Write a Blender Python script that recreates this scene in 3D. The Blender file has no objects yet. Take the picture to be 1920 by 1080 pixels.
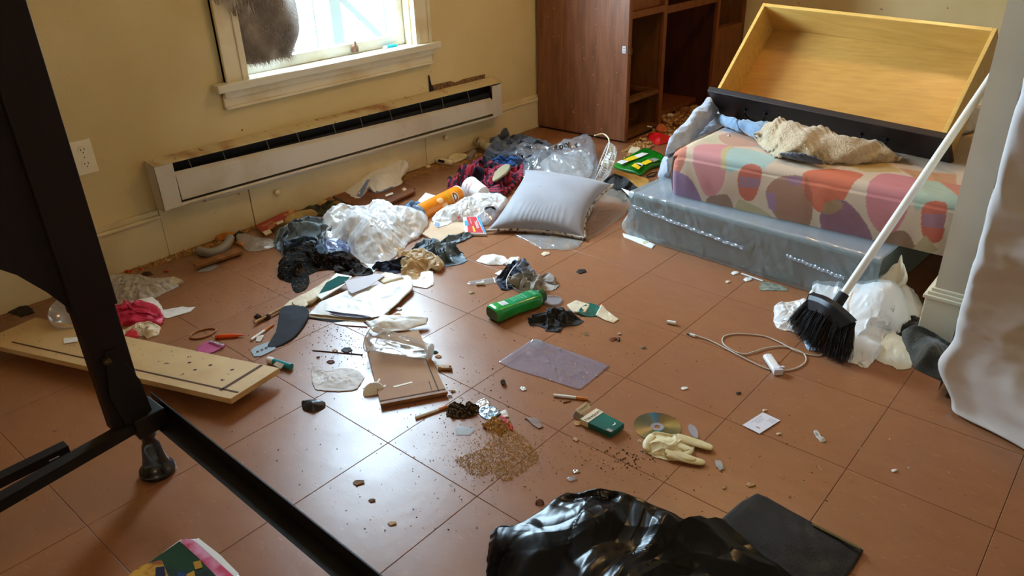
import bpy, bmesh, math, random
import numpy as np
from mathutils import Vector, Matrix
random.seed(7)
SC = bpy.context.scene
COL = SC.collection

# ------------------------------------------------------------------ camera
M = np.array([[0.7581, -0.2770, 0.5904], [0.6515, 0.3624, -0.6665], [-0.0293, 0.8899, 0.4552]])
u_, _, v_ = np.linalg.svd(M); M = u_ @ v_
FOC = 1418.83; HC = 1.2002
CAMP = np.array([0, 0, HC])
cd = bpy.data.cameras.new('camera'); cam = bpy.data.objects.new('camera', cd); COL.objects.link(cam)
mw = Matrix.Identity(4)
for i in range(3):
    for j in range(3): mw[i][j] = float(M[i, j])
mw.translation = Vector((0, 0, HC)); cam.matrix_world = mw
cd.sensor_width = 36.0; cd.lens = FOC / 1920 * 36.0; cd.clip_start = 0.02; cd.clip_end = 100
SC.camera = cam

# ------------------------------------------------------------------ light
W = bpy.data.worlds.new('world'); SC.world = W; W.use_nodes = True
wn = W.node_tree; bg = wn.nodes['Background']
bg.inputs[0].default_value = (0.66, 0.84, 1.0, 1)
# bright hazy sky, a little whiter towards the horizon
_g = wn.nodes.new('ShaderNodeTexCoord'); _s = wn.nodes.new('ShaderNodeSeparateXYZ'); wn.links.new(_g.outputs['Generated'], _s.inputs[0])
_m = wn.nodes.new('ShaderNodeMapRange'); _m.inputs[1].default_value = 0.0; _m.inputs[2].default_value = 1.0; _m.inputs[3].default_value = 70.0; _m.inputs[4].default_value = 50.0
wn.links.new(_s.outputs[2], _m.inputs[0]); wn.links.new(_m.outputs[0], bg.inputs[1])

def area(name, loc, target, sx, sy, power, col, portal=False):
    l = bpy.data.lights.new(name, 'AREA'); l.shape = 'RECTANGLE'; l.size = sx; l.size_y = sy
    l.energy = power; l.color = col
    if portal: l.cycles.is_portal = True
    o = bpy.data.objects.new(name, l); COL.objects.link(o); o.location = loc
    o.rotation_euler = (Vector(target) - Vector(loc)).to_track_quat('-Z', 'Y').to_euler()
    return o
area('window_portal', (-3.0, 2.07, 1.25), (0, 2.07, 1.25), 0.95, 1.35, 1, (1, 1, 1), True)
def point_light(name, loc, power, col, r):
    l = bpy.data.lights.new(name, 'POINT'); l.energy = power; l.color = col; l.shadow_soft_size = r
    o = bpy.data.objects.new(name, l); COL.objects.link(o); o.location = loc; return o
point_light('ceiling_bulb_light', (-1.15, 2.95, 2.30), 26, (1.0, 0.62, 0.26), 0.12)
point_light('room_fill_light', (0.6, -1.2, 2.2), 23, (1.0, 0.76, 0.52), 0.15)  # added fill lamp behind the camera, an unseen source
SC.view_settings.view_transform = 'Standard'; SC.view_settings.look = 'None'
SC.view_settings.gamma = 1.0; SC.view_settings.use_curve_mapping = False
SC.view_settings.exposure = -0.05

# ------------------------------------------------------------------ measuring helpers
def ray(px, py): return M @ np.array([(px - 960) / FOC, -(py - 540) / FOC, -1.0])
def P0(px, py, z=0.0): r = ray(px, py); return r * ((z - HC) / r[2]) + CAMP
def PX(px, py, x): r = ray(px, py); return r * (x / r[0]) + CAMP
def PY(px, py, y): r = ray(px, py); return r * (y / r[1]) + CAMP
def PA(a): return P0(*a)

# ------------------------------------------------------------------ materials
def lin(c):
    return tuple(((v / 255) / 12.92 if v / 255 <= 0.04045 else ((v / 255 + 0.055) / 1.055) ** 2.4) for v in c) + (1,)
MATS = {}
def mat(name, col, rough=0.6, col2=None, scale=12, stretch=(1, 1, 1), thr=(0.35, 0.65), bump=0.0, bscale=60,
        metal=0.0, trans=0.0, alpha=1.0, coat=0.0, sheen=0.0, sub=0.0, coords='Object', detail=4, ior=1.45, emit=0, brough=None, ridge=False,
        spots=None, bstretch=None, bdist=0.004):
    if name in MATS: return MATS[name]
    m = bpy.data.materials.new(name); m.use_nodes = True; nt = m.node_tree; N = nt.nodes; L = nt.links
    p = N['Principled BSDF']; c = lin(col)
    p.inputs['Base Color'].default_value = c; p.inputs['Roughness'].default_value = rough
    p.inputs['Metallic'].default_value = metal; p.inputs['Transmission Weight'].default_value = trans
    p.inputs['Alpha'].default_value = alpha; p.inputs['Coat Weight'].default_value = coat; p.inputs['Coat Roughness'].default_value = 0.12
    p.inputs['Sheen Weight'].default_value = sheen; p.inputs['IOR'].default_value = ior
    if emit: p.inputs['Emission Color'].default_value = c; p.inputs['Emission Strength'].default_value = emit
    if coords == 'World':
        g = N.new('ShaderNodeNewGeometry'); src = g.outputs['Position']
    else:
        g = N.new('ShaderNodeTexCoord'); src = g.outputs['Object']
    mp = N.new('ShaderNodeMapping'); mp.inputs['Scale'].default_value = stretch; L.new(src, mp.inputs[0])
    last = None
    if col2 is not None:
        n = N.new('ShaderNodeTexNoise'); n.inputs['Scale'].default_value = scale; n.inputs['Detail'].default_value = detail
        L.new(mp.outputs[0], n.inputs[0])
        r = N.new('ShaderNodeMapRange'); r.inputs[1].default_value = thr[0]; r.inputs[2].default_value = thr[1]; L.new(n.outputs[0], r.inputs[0])
        mx = N.new('ShaderNodeMix'); mx.data_type = 'RGBA'; L.new(r.outputs[0], mx.inputs[0])
        mx.inputs[6].default_value = c; mx.inputs[7].default_value = lin(col2); last = mx.outputs[2]
    if spots:
        for (sc, t0, t1, cc) in spots:
            n = N.new('ShaderNodeTexNoise'); n.inputs['Scale'].default_value = sc; n.inputs['Detail'].default_value = 3
            L.new(src, n.inputs[0])
            r = N.new('ShaderNodeMapRange'); r.inputs[1].default_value = t0; r.inputs[2].default_value = t1; L.new(n.outputs[0], r.inputs[0])
            mx = N.new('ShaderNodeMix'); mx.data_type = 'RGBA'; L.new(r.outputs[0], mx.inputs[0])
            if last: L.new(last, mx.inputs[6])
            else: mx.inputs[6].default_value = c
            mx.inputs[7].default_value = lin(cc); last = mx.outputs[2]
    if last: L.new(last, p.inputs['Base Color'])
    if bump:
        n = N.new('ShaderNodeTexNoise'); n.inputs['Scale'].default_value = bscale; n.inputs['Detail'].default_value = 4
        if ridge: n.noise_type = 'RIDGED_MULTIFRACTAL'; n.normalize = True; n.inputs['Detail'].default_value = 2
        if bstretch:
            m2 = N.new('ShaderNodeMapping'); m2.inputs['Scale'].default_value = bstretch; L.new(src, m2.inputs[0]); L.new(m2.outputs[0], n.inputs[0])
        else: L.new(mp.outputs[0], n.inputs[0])
        b = N.new('ShaderNodeBump'); b.inputs['Strength'].default_value = bump; b.inputs['Distance'].default_value = bdist
        L.new(n.outputs[0], b.inputs['Height']); L.new(b.outputs[0], p.inputs['Normal'])
    MATS[name] = m; return m

def film(name, col, clear=0.7, rough=0.15, gloss=0.5, haze=(210, 215, 220), bump=0.5, bscale=40, transl=0.3):
    """thin plastic film: see-through share, milky share and gloss"""
    if name in MATS: return MATS[name]
    m = bpy.data.materials.new(name); m.use_nodes = True; nt = m.node_tree; N = nt.nodes; L = nt.links
    N.remove(N['Principled BSDF']); out = N['Material Output']
    tr = N.new('ShaderNodeBsdfTransparent'); tr.inputs[0].default_value = lin(col)
    df = N.new('ShaderNodeBsdfDiffuse'); df.inputs[0].default_value = lin(haze)
    tl = N.new('ShaderNodeBsdfTranslucent'); tl.inputs[0].default_value = lin(haze)
    gl = N.new('ShaderNodeBsdfGlossy'); gl.inputs['Roughness'].default_value = rough
    m0 = N.new('ShaderNodeMixShader'); m0.inputs[0].default_value = transl; L.new(df.outputs[0], m0.inputs[1]); L.new(tl.outputs[0], m0.inputs[2])
    m1 = N.new('ShaderNodeMixShader'); m1.inputs[0].default_value = clear; L.new(m0.outputs[0], m1.inputs[1]); L.new(tr.outputs[0], m1.inputs[2])
    fr = N.new('ShaderNodeLayerWeight'); fr.inputs[0].default_value = 0.5
    pw_ = N.new('ShaderNodeMath'); pw_.operation = 'POWER'; pw_.inputs[1].default_value = 4.0; L.new(fr.outputs['Facing'], pw_.inputs[0])
    mu = N.new('ShaderNodeMath'); mu.operation = 'MULTIPLY_ADD'; mu.inputs[1].default_value = 0.35 * min(gloss, 1.0) + 0.05; mu.inputs[2].default_value = 0.04 + 0.05 * gloss
    L.new(pw_.outputs[0], mu.inputs[0])
    m2 = N.new('ShaderNodeMixShader'); L.new(mu.outputs[0], m2.inputs[0]); L.new(m1.outputs[0], m2.inputs[1]); L.new(gl.outputs[0], m2.inputs[2])
    L.new(m2.outputs[0], out.inputs[0])
    if bump:
        t = N.new('ShaderNodeTexCoord'); n = N.new('ShaderNodeTexNoise'); n.noise_type = 'RIDGED_MULTIFRACTAL'; n.normalize = True; n.inputs['Scale'].default_value = bscale * 0.45; n.inputs['Detail'].default_value = 3; n.inputs['Distortion'].default_value = 0.4
        L.new(t.outputs['Object'], n.inputs[0]); b = N.new('ShaderNodeBump'); b.inputs['Strength'].default_value = min(1, bump * 1.4); b.inputs['Distance'].default_value = 0.008
        L.new(n.outputs[0], b.inputs['Height'])
        for s in (df, tl, gl): L.new(b.outputs[0], s.inputs['Normal'])
        L.new(b.outputs[0], fr.inputs['Normal'])
    MATS[name] = m; return m

def attr_mat(name, rough=0.85, bump=0.3, bscale=300):
    m = bpy.data.materials.new(name); m.use_nodes = True; N = m.node_tree.nodes; L = m.node_tree.links; p = N['Principled BSDF']
    a = N.new('ShaderNodeAttribute'); a.attribute_name = 'Col'; L.new(a.outputs['Color'], p.inputs['Base Color']); p.inputs['Roughness'].default_value = rough
    t = N.new('ShaderNodeTexCoord'); n = N.new('ShaderNodeTexNoise'); n.inputs['Scale'].default_value = bscale; L.new(t.outputs['Object'], n.inputs[0])
    b = N.new('ShaderNodeBump'); b.inputs['Strength'].default_value = bump; b.inputs['Distance'].default_value = 0.002; L.new(n.outputs[0], b.inputs['Height']); L.new(b.outputs[0], p.inputs['Normal'])
    MATS[name] = m; return m

# ------------------------------------------------------------------ mesh helpers
def wpos(o):
    p = Vector((0, 0, 0))
    while o: p += o.location; o = o.parent
    return p
def link(name, V, F, m, parent=None, label=None, cat=None, group=None, kind=None, smooth=False, cols=None):
    V = np.array(V, dtype=float)
    if parent is None:
        o0 = np.array([V[:, 0].mean(), V[:, 1].mean(), V[:, 2].min()])
    else: o0 = np.array(wpos(parent)) if kind != 'own' else None
    base = o0
    me = bpy.data.meshes.new(name); me.from_pydata([tuple(v) for v in (V - base)], [], [tuple(f) for f in F]); me.update()
    if m: me.materials.append(m)
    if smooth: me.polygons.foreach_set('use_smooth', [True] * len(me.polygons))
    if cols is not None:
        a = me.color_attributes.new('Col', 'FLOAT_COLOR', 'POINT'); a.data.foreach_set('color', np.array(cols, dtype=float).ravel())
    o = bpy.data.objects.new(name, me); COL.objects.link(o)
    if parent is None: o.location = base
    else: o.parent = parent
    tag(o, label, cat, group, kind)
    return o
def tag(o, label=None, cat=None, group=None, kind=None):
    if label: o['label'] = label
    if cat: o['category'] = cat
    if group: o['group'] = group
    if kind: o['kind'] = kind
    return o
def empty(name, loc, label, cat, group=None):
    o = bpy.data.objects.new(name, None); COL.objects.link(o); o.location = Vector([float(v) for v in loc]); o.empty_display_size = 0.05
    return tag(o, label, cat, group)
def bevel(o, w, seg=2):
    b = o.modifiers.new('bevel', 'BEVEL'); b.width = w; b.segments = seg; b.limit_method = 'ANGLE'; return o

class MB:
    def __init__(s): s.V = []; s.F = []
    def add(s, V, F):
        n = len(s.V); s.V += [tuple(map(float, v)) for v in V]; s.F += [tuple(i + n for i in f) for f in F]; return s
    def box(s, x0, x1, y0, y1, z0, z1):
        V = [(x, y, z) for z in (z0, z1) for y in (y0, y1) for x in (x0, x1)]
        return s.add(V, [(0, 2, 3, 1), (4, 5, 7, 6), (0, 1, 5, 4), (2, 6, 7, 3), (0, 4, 6, 2), (1, 3, 7, 5)])
    def obox(s, o, a, b, c):
        o, a, b, c = [np.array(t, float) for t in (o, a, b, c)]
        V = [o + i * a + j * b + k * c for k in (0, 1) for j in (0, 1) for i in (0, 1)]
        return s.add(V, [(0, 2, 3, 1), (4, 5, 7, 6), (0, 1, 5, 4), (2, 6, 7, 3), (0, 4, 6, 2), (1, 3, 7, 5)])
    def prism(s, P, dz):
        n = len(P); P = [np.array(p, float) for p in P]; d = np.array(dz, float) if hasattr(dz, '__len__') else np.array([0, 0, dz])
        V = P + [p + d for p in P]
        return s.add(V, [tuple(range(n))[::-1], tuple(range(n, 2 * n))] + [(i, (i + 1) % n, (i + 1) % n + n, i + n) for i in range(n)])
    def rod(s, p, q, r0, r1=None, n=12, caps=True):
        return s.lathe(p, q, [(0, r0), (1, r0 if r1 is None else r1)], n, caps)
    def lathe(s, p, q, prof, n=24, caps=True):
        p = np.array(p, float); q = np.array(q, float); d = q - p; L = np.linalg.norm(d); d = d / L
        a = np.cross(d, [0, 0, 1.0]); a = a if np.linalg.norm(a) > 1e-3 else np.array([1.0, 0, 0]); a /= np.linalg.norm(a); b = np.cross(d, a)
        V = []
        for (t, r) in prof:
            for k in range(n):
                an = 2 * math.pi * k / n; V.append(p + d * L * t + (a * math.cos(an) + b * math.sin(an)) * r)
        F = [(i * n + k, i * n + (k + 1) % n, (i + 1) * n + (k + 1) % n, (i + 1) * n + k) for i in range(len(prof) - 1) for k in range(n)]
        if caps: F += [tuple(range(n))[::-1], tuple((len(prof) - 1) * n + k for k in range(n))]
        return s.add(V, F)
    def tube(s, path, r, n=8, r1=None):
        P = np.array(path, float); V = []; m = len(P)
        for i in range(m):
            d = P[min(i + 1, m - 1)] - P[max(i - 1, 0)]; d = d / (np.linalg.norm(d) + 1e-9)
            a = np.cross(d, [0, 0, 1.0])
            if np.linalg.norm(a) < 1e-2: a = np.array([1.0, 0, 0])
            a /= np.linalg.norm(a); b = np.cross(d, a); rr = r if r1 is None else r + (r1 - r) * i / (m - 1)
            for k in range(n):
                an = 2 * math.pi * k / n; V.append(P[i] + (a * math.cos(an) + b * math.sin(an)) * rr)
        F = [(i * n + k, i * n + (k + 1) % n, (i + 1) * n + (k + 1) % n, (i + 1) * n + k) for i in range(m - 1) for k in range(n)]
        F += [tuple(range(n))[::-1], tuple((m - 1) * n + k for k in range(n))]
        return s.add(V, F)
    def grid(s, fn, nu, nv, closed=False):
        V = [fn(i / (nu - 1), j / (nv - 1)) for j in range(nv) for i in range(nu)]
        return s.add(V, [(j * nu + i, j * nu + i + 1, (j + 1) * nu + i + 1, (j + 1) * nu + i) for j in range(nv - 1) for i in range(nu - 1)])
    def build(s, name, m, parent=None, label=None, cat=None, group=None, kind=None, smooth=False, bev=0, cols=None):
        o = link(name, s.V, s.F, m, parent, label, cat, group, kind, smooth, cols)
        if bev: bevel(o, bev)
        return o

def smooth_path(P, n=8, closed=False):
    P = [np.array(p, float) for p in P]; out = []; m = len(P)
    rng = range(m) if closed else range(m - 1)
    for i in rng:
        if closed: p0, p1, p2, p3 = P[(i - 1) % m], P[i], P[(i + 1) % m], P[(i + 2) % m]
        else: p0, p1, p2, p3 = P[max(i - 1, 0)], P[i], P[i + 1], P[min(i + 2, m - 1)]
        for k in range(n):
            t = k / n; out.append(0.5 * ((2 * p1) + (-p0 + p2) * t + (2 * p0 - 5 * p1 + 4 * p2 - p3) * t * t + (-p0 + 3 * p1 - 3 * p2 + p3) * t ** 3))
    if not closed: out.append(P[-1])
    return out

# procedural relief fields (metres in, -1..1 out)
def tri(x): return 2 * np.abs(2 * (x - np.floor(x + 0.5))) - 1
def vor(x, y, seed):
    ix = np.floor(x); iy = np.floor(y); f1 = np.full(len(x), 9.0); f2 = np.full(len(x), 9.0); tl = np.zeros(len(x))
    for dx in (-1, 0, 1):
        for dy in (-1, 0, 1):
            cx = ix + dx; cy = iy + dy
            h1 = np.modf(np.abs(np.sin(cx * 127.1 + cy * 311.7 + seed * 1.37) * 43758.5453))[0]; h2 = np.modf(np.abs(np.sin(cx * 269.5 + cy * 183.3 + seed * 2.11) * 24634.6345))[0]
            ax = x - cx - h1; ay = y - cy - h2; d = np.sqrt(ax * ax + ay * ay); t = (h1 - .5) * ax + (h2 - .5) * ay
            nw = d < f1; f2 = np.where(nw, f1, np.minimum(f2, d)); tl = np.where(nw, t, tl); f1 = np.where(nw, d, f1)
    return (f2 - f1) * 1.6 - .5 + tl * .7
def field(xy, freq, mode, seed):
    r = np.random.RandomState(seed); x = xy[:, 0] * freq; y = xy[:, 1] * freq
    wx = np.sin(1.3 * y + r.rand() * 6) + 0.6 * np.sin(2.3 * x + 1.7 * y + r.rand() * 6); wy = np.sin(1.1 * x + r.rand() * 6) + 0.6 * np.sin(2.1 * y - 1.3 * x + r.rand() * 6)
    h = np.zeros(len(xy))
    if mode == 'crumple':
        tot = 0
        for k in range(9):
            a = r.rand() * math.pi * 2; f = 0.35 * 1.42 ** k; am = 1 / (1 + 0.75 * k) 
            h += am * tri(f * (math.cos(a) * (x + 0.5 * wx) + math.sin(a) * (y + 0.5 * wy)) + r.rand()) * (0.6 + 0.4 * np.sin(0.9 * x * math.cos(a * 3) + 0.8 * y + r.rand() * 6)); tot += am
        u = x * .9 + .25 * wx; v = y * .9 + .25 * wy
        return h / tot * .7 + .75 * vor(u * .75, v * .75, seed) + .45 * vor(u * 1.9 + 3, v * 1.9, seed + 3) + .2 * vor(u * 4.1, v * 4.1 + 5, seed + 7)
    if mode == 'bigcrumple':
        tot = 0
        for k in range(5):
            a = r.rand() * math.pi * 2; f = 0.35 * 1.5 ** k; am = 1 / (1 + 0.7 * k)
            h += am * tri(f * (math.cos(a) * (x + 0.7 * wx) + math.sin(a) * (y + 0.7 * wy)) + r.rand()); tot += am
        return h / tot * 1.8
    if mode == 'fold':
        a = r.rand() * math.pi; tot = 0
        for k in range(5):
            a2 = a + (r.rand() - 0.5) * 1.5; f = 0.42 * 1.45 ** k; am = 1 / (1 + 1.2 * k)
            s = np.sin(2 * math.pi * (f * (math.cos(a2) * (x + 0.5 * wx) + math.sin(a2) * (y + 0.5 * wy)) + r.rand()))
            h += am * (1.0 - 2.0 * np.abs(s) ** 0.8); tot += am
        return h / tot * 2.2
    if mode == 'soft':
        for k in range(6):
            a = r.rand() * 6.28; f = 0.4 * 1.6 ** k
            h += np.sin(2 * math.pi * f * (math.cos(a) * (x + 0.4 * wx) + math.sin(a) * (y + 0.4 * wy)) + r.rand() * 6) / (1 + k)
        return h / 1.8
    return h
def tps(src, z, q):
    n = len(src); s = src * 10; qq = q * 10
    def K(d2): return np.where(d2 > 1e-12, d2 * np.log(d2 + 1e-12), 0.0)
    D = ((s[:, None] - s[None]) ** 2).sum(-1); A = np.zeros((n + 3, n + 3)); A[:n, :n] = K(D) + np.eye(n) * 0.02
    A[:n, n] = 1; A[:n, n + 1:] = s; A[n, :n] = 1; A[n + 1:, :n] = s.T
    w = np.linalg.solve(A, np.concatenate([z, [0, 0, 0]]))
    out = np.zeros(len(q))
    for i in range(0, len(q), 4000):
        b = qq[i:i + 4000]; out[i:i + 4000] = K(((b[:, None] - s[None]) ** 2).sum(-1)) @ w[:n] + w[n] + b @ w[n + 1:]
    return out

def heap(name, outline, m, peaks=(), amp=0.01, freq=12, mode='crumple', seed=1, R=30, N=150, sharp=False, base=0.0, center=None,
         colf=None, lat=0.8, world=False, jag=None, thick=0.0, edge=0.15, skirt=True, lump=0.0, hs=1.0, **kw):
    """a crumpled sheet over a closed outline; outline and peaks are picture-measured floor points with their height"""
    cv = (lambda p: np.array(p, float)) if world else (lambda p: P0(p[0], p[1], base + (p[2] - base) * hs if len(p) > 2 else 0.003))
    O = [cv(p) for p in outline]
    if N <= 30: sharp = True; jag = .12 if jag is None else jag
    n = max(1, N // len(O))
    if m in (whitep, ivory, kraft) and mode == 'crumple': sharp = True
    if sharp:
        O2 = []
        for i in range(len(O)):
            for k in range(n): O2.append(O[i] + (O[(i + 1) % len(O)] - O[i]) * k / n)
    else: O2 = smooth_path(O, n, True)
    O2 = np.array(O2); rs = np.random.RandomState(seed + 50)
    if mode == 'fold': amp *= 1.5
    if mode == 'crumple' and amp > .009: amp *= 1.25
    if jag is None: jag = .05 if mode == 'fold' else (.04 if mode == 'crumple' and not sharp else 0)
    if m in (whitep, ivory, kraft, cream) and mode == 'crumple': sharp = True; jag = .02
    if jag:
        ph = np.arange(len(O2)) * (110.0 / len(O2)); j = sum(np.sin(ph * f + rs.rand() * 6) for f in (0.35, 0.8, 1.7, 2.9)) / 4
        c0 = O2.mean(0); O2[:, :2] += (O2 - c0)[:, :2] * (j * jag)[:, None]
    pk = np.array([cv(p) for p in peaks]) if len(peaks) else np.zeros((0, 3))
    c = (cv(center) if center is not None else O2.mean(0))[:2]
    src = np.concatenate([O2[::max(1, len(O2) // 40)], pk]); nn = len(O2)
    V = []; S = []
    for k in range(R + 1):
        s = k / R; V.append(c + (O2[:, :2] - c) * (s if s > 0 else 0.001)); S += [s] * nn
    XY = np.concatenate(V); S = np.array(S)
    Z = tps(src[:, :2], src[:, 2], XY) if len(src) > 3 else np.full(len(XY), src[:, 2].mean())
    # exact height on the rim
    e = np.clip((1 - S) / edge, 0, 1); e = 0.30 + 0.70 * e * e * (3 - 2 * e)
    Q3 = XY + Z[:, None] * np.array([[.35, -.25]])
    h = field(Q3, freq, mode, seed); Z = Z + amp * h * e
    if lump: Z = Z + lump * field(Q3, 6.5, 'bigcrumple', seed + 5) * e
    if mode == 'crumple' and amp > .009 and R > 20: Z = Z + amp * .14 * field(Q3, freq * 4.5, 'crumple', seed + 77) * e
    if mode != 'flat' and lat:
        XY = XY + lat * amp * e[:, None] * np.stack([field(XY, freq, mode, seed + 11), field(XY, freq, mode, seed + 23)], 1)
    Z = np.maximum(Z, base + 0.0015 + 0.0008 * S)
    P = np.concatenate([XY, Z[:, None]], 1)
    F = [(k * nn + i, k * nn + (i + 1) % nn, (k + 1) * nn + (i + 1) % nn, (k + 1) * nn + i) for k in range(R) for i in range(nn)]
    F = [f[::-1] for f in F]
    if skirt:
        last = P[R * nn:(R + 1) * nn]; d = last[:, :2] - c; d /= (np.linalg.norm(d, axis=1)[:, None] + 1e-9)
        for (t, o) in ((0.66, 0.012), (0.33, 0.010), (0.0, -0.006)):
            nz = base + 0.0006 + (last[:, 2] - base - 0.0006) * t; off = o * np.clip((last[:, 2] - base) / 0.04, 0, 1.5)
            P = np.concatenate([P, np.concatenate([last[:, :2] + d * off[:, None], nz[:, None]], 1)])
        for k in range(R, R + 3):
            F += [(k * nn + i, (k + 1) * nn + i, (k + 1) * nn + (i + 1) % nn, k * nn + (i + 1) % nn) for i in range(nn)]
    # orient upwards
    a = sum(O2[i, 0] * O2[(i + 1) % nn, 1] - O2[(i + 1) % nn, 0] * O2[i, 1] for i in range(nn))
    if a > 0: F = [f[::-1] for f in F]
    cols = colf(P, S) if colf else None
    o = link(name, P, F, m, smooth=True, cols=cols, **kw)
    if thick:
        sm = o.modifiers.new('solid', 'SOLIDIFY'); sm.thickness = thick; sm.offset = -1
    return o

def flat(name, pts, m, th=0.002, z=0.002, world=False, bev=0, smooth=False, **kw):
    """a thin flat piece (card, board) over a closed outline lying at height z"""
    P = [np.array(p, float) if world else P0(p[0], p[1], p[2] if len(p) > 2 else z) for p in pts]
    a = sum(P[i][0] * P[(i + 1) % len(P)][1] - P[(i + 1) % len(P)][0] * P[i][1] for i in range(len(P)))
    if a < 0: P = P[::-1]
    return MB().prism([p - np.array([0, 0, th]) for p in P], th).build(name, m, bev=bev, smooth=smooth, **kw)

def text(s, o, ex, ey, size, m, parent, name='lettering', bold=0.0, align='CENTER', wrap=None):
    cu = bpy.data.curves.new('t', 'FONT'); cu.body = s; cu.size = 1.0; cu.align_x = align; cu.align_y = 'CENTER'; cu.offset = bold; cu.resolution_u = 2
    ob = bpy.data.objects.new('t', cu); me = bpy.data.meshes.new_from_object(ob)
    V = np.array([v.co[:] for v in me.vertices]); F = [tuple(p.vertices) for p in me.polygons]
    bpy.data.objects.remove(ob); bpy.data.curves.remove(cu); bpy.data.meshes.remove(me)
    if len(V) == 0: return None
    if wrap: W_ = [wrap(v[0] * size, v[1] * size) for v in V]
    else:
        o, ex, ey = [np.array(t, float) for t in (o, ex, ey)]; ex = ex / np.linalg.norm(ex); ey = ey - ex * (ex @ ey); ey /= np.linalg.norm(ey)
        W_ = [o + ex * v[0] * size + ey * v[1] * size for v in V]
    return link(name, W_, F, m, parent)

# palette
cream = mat('wall_cream', (218, 196, 144), 0.75, col2=(206, 182, 126), scale=2.2, thr=(0.4, 0.75), bump=0.15, bscale=180, coords='World',
            spots=[(26, 0.745, 0.77, (160, 126, 74))])
trimw = mat('trim_paint', (232, 220, 190), 0.45, col2=(206, 180, 126), scale=5, thr=(0.5, 0.8), coords='World', spots=[(45, 0.75, 0.78, (120, 86, 50))])
trimb = mat('baseboard_paint', (222, 204, 160), 0.5, col2=(192, 162, 108), scale=4, thr=(0.45, 0.8), coords='World', spots=[(40, 0.735, 0.77, (110, 76, 42))])
winw = mat('window_white', (226, 226, 222), 0.4, col2=(205, 196, 170), scale=8, thr=(0.5, 0.8))
heatw = mat('heater_enamel', (212, 202, 186), 0.38, col2=(190, 172, 140), scale=6, thr=(0.5, 0.8), coords='World', spots=[(38, 0.745, 0.77, (130, 84, 54))])
heattop = mat('heater_top_dirty', (206, 186, 140), 0.5, col2=(150, 96, 52), scale=7, thr=(0.5, 0.72), coords='World', spots=[(30, 0.66, 0.72, (92, 52, 28))])
black = mat('black_void', (14, 13, 13), 0.7)
steelb = mat('black_bed_steel', (13, 10, 9), 0.5, ior=1.35, col2=(20, 15, 12), scale=20, bump=0.1)
mahog = mat('mahogany_dark', (26, 8, 7), 0.6, ior=1.35, col2=(15, 5, 5), scale=6, stretch=(8, 8, 1), thr=(0.3, 0.7))
cabw = mat('cabinet_wood', (140, 88, 58), 0.42, col2=(112, 66, 40), scale=7, stretch=(6, 6, 0.7), thr=(0.35, 0.7), spots=[(60, 0.70, 0.74, (188, 150, 122))], coat=0.1)
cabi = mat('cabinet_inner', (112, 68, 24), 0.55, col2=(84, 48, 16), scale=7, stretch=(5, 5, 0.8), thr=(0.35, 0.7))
cabf = mat('cabinet_face_frame', (126, 68, 28), 0.45, col2=(96, 48, 18), scale=9, stretch=(5, 5, 1), thr=(0.35, 0.7))
maple = mat('drawer_maple', (216, 178, 98), 0.38, col2=(200, 158, 80), scale=6, stretch=(0.8, 7, 7), thr=(0.35, 0.7), coat=0.15)
mapleb = mat('drawer_bottom', (190, 144, 72), 0.34, col2=(172, 124, 58), scale=14, stretch=(0.7, 6, 6), thr=(0.3, 0.8), coat=0.2)
espr = mat('drawer_front_espresso', (40, 22, 18), 0.5, col2=(28, 14, 12), scale=6, stretch=(0.8, 6, 6))
whitep = mat('white_paper', (244, 244, 242), 0.42, col2=(230, 226, 216), scale=14, thr=(0.5, 0.8), bump=0.5, bscale=16, ridge=True, bdist=.006)
ivory = mat('ivory_paper', (226, 210, 180), 0.55, col2=(196, 172, 134), scale=12, thr=(0.4, 0.8), bump=0.5, bscale=16, ridge=True, bdist=.006)
kraft = mat('kraft_paper', (196, 150, 92), 0.75, col2=(170, 120, 66), scale=14, thr=(0.4, 0.8), bump=0.3, bscale=70)
whiteplas = film('white_bag_film', (244, 248, 252), 0.05, 0.2, 1.5, (252, 252, 252), 0.25, 22, 0.25)
milkplas = film('milky_bag_film', (240, 243, 245), 0.28, 0.20, 0.9, (238, 236, 230), 0.4, 35, 0.4)
clearplas = film('clear_bag_film', (244, 248, 252), 0.74, 0.16, 1.8, (226, 236, 248), 0.3, 22, 0.3)
clearplas2 = film('clear_sleeve_film', (226, 222, 240), 0.72, 0.18, 1.0, (205, 200, 222), 0.25, 24, 0.1)
dirtyclear = film('dusty_clear_film', (246, 240, 232), 0.72, 0.22, 1.2, (216, 208, 192), 0.4, 40, 0.2)
cellobrown = film('waxed_brown_film', (235, 200, 150), 0.15, 0.42, 0.05, (220, 184, 132), 0.4, 30, 0.4)
blackbag = mat('black_bag_plastic', (6, 6, 7), 0.27, bump=0.35, bscale=8, ridge=True, bdist=0.012, ior=1.38)
blackclo = mat('black_cloth', (24, 23, 24), 0.9, col2=(44, 42, 42), scale=40, thr=(0.5, 0.8), bump=0.4, bscale=300, sheen=0.2)
blackmat = mat('black_pad_cloth', (36, 31, 27), 0.85, col2=(62, 54, 42), scale=18, thr=(0.55, 0.85), bump=0.4, bscale=250)
charcoal = mat('charcoal_cloth', (76, 80, 90), 0.85, col2=(96, 102, 114), scale=22, thr=(0.45, 0.8), bump=0.3, bscale=250, sheen=0.3)
slate = mat('slate_nylon', (108, 124, 134), 0.45, col2=(80, 94, 104), scale=16, thr=(0.4, 0.8), bump=0.2, bscale=120)
bootb = mat('muddy_black_leather', (14, 11, 9), 0.9, ior=1.3, col2=(70, 52, 32), scale=40, thr=(0.54, 0.72), bump=0.9, bscale=110, spots=[(110, 0.66, 0.7, (150, 135, 105))], bdist=0.008)
navy = mat('navy_cloth', (26, 34, 56), 0.85, bump=0.3, bscale=250)
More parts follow.
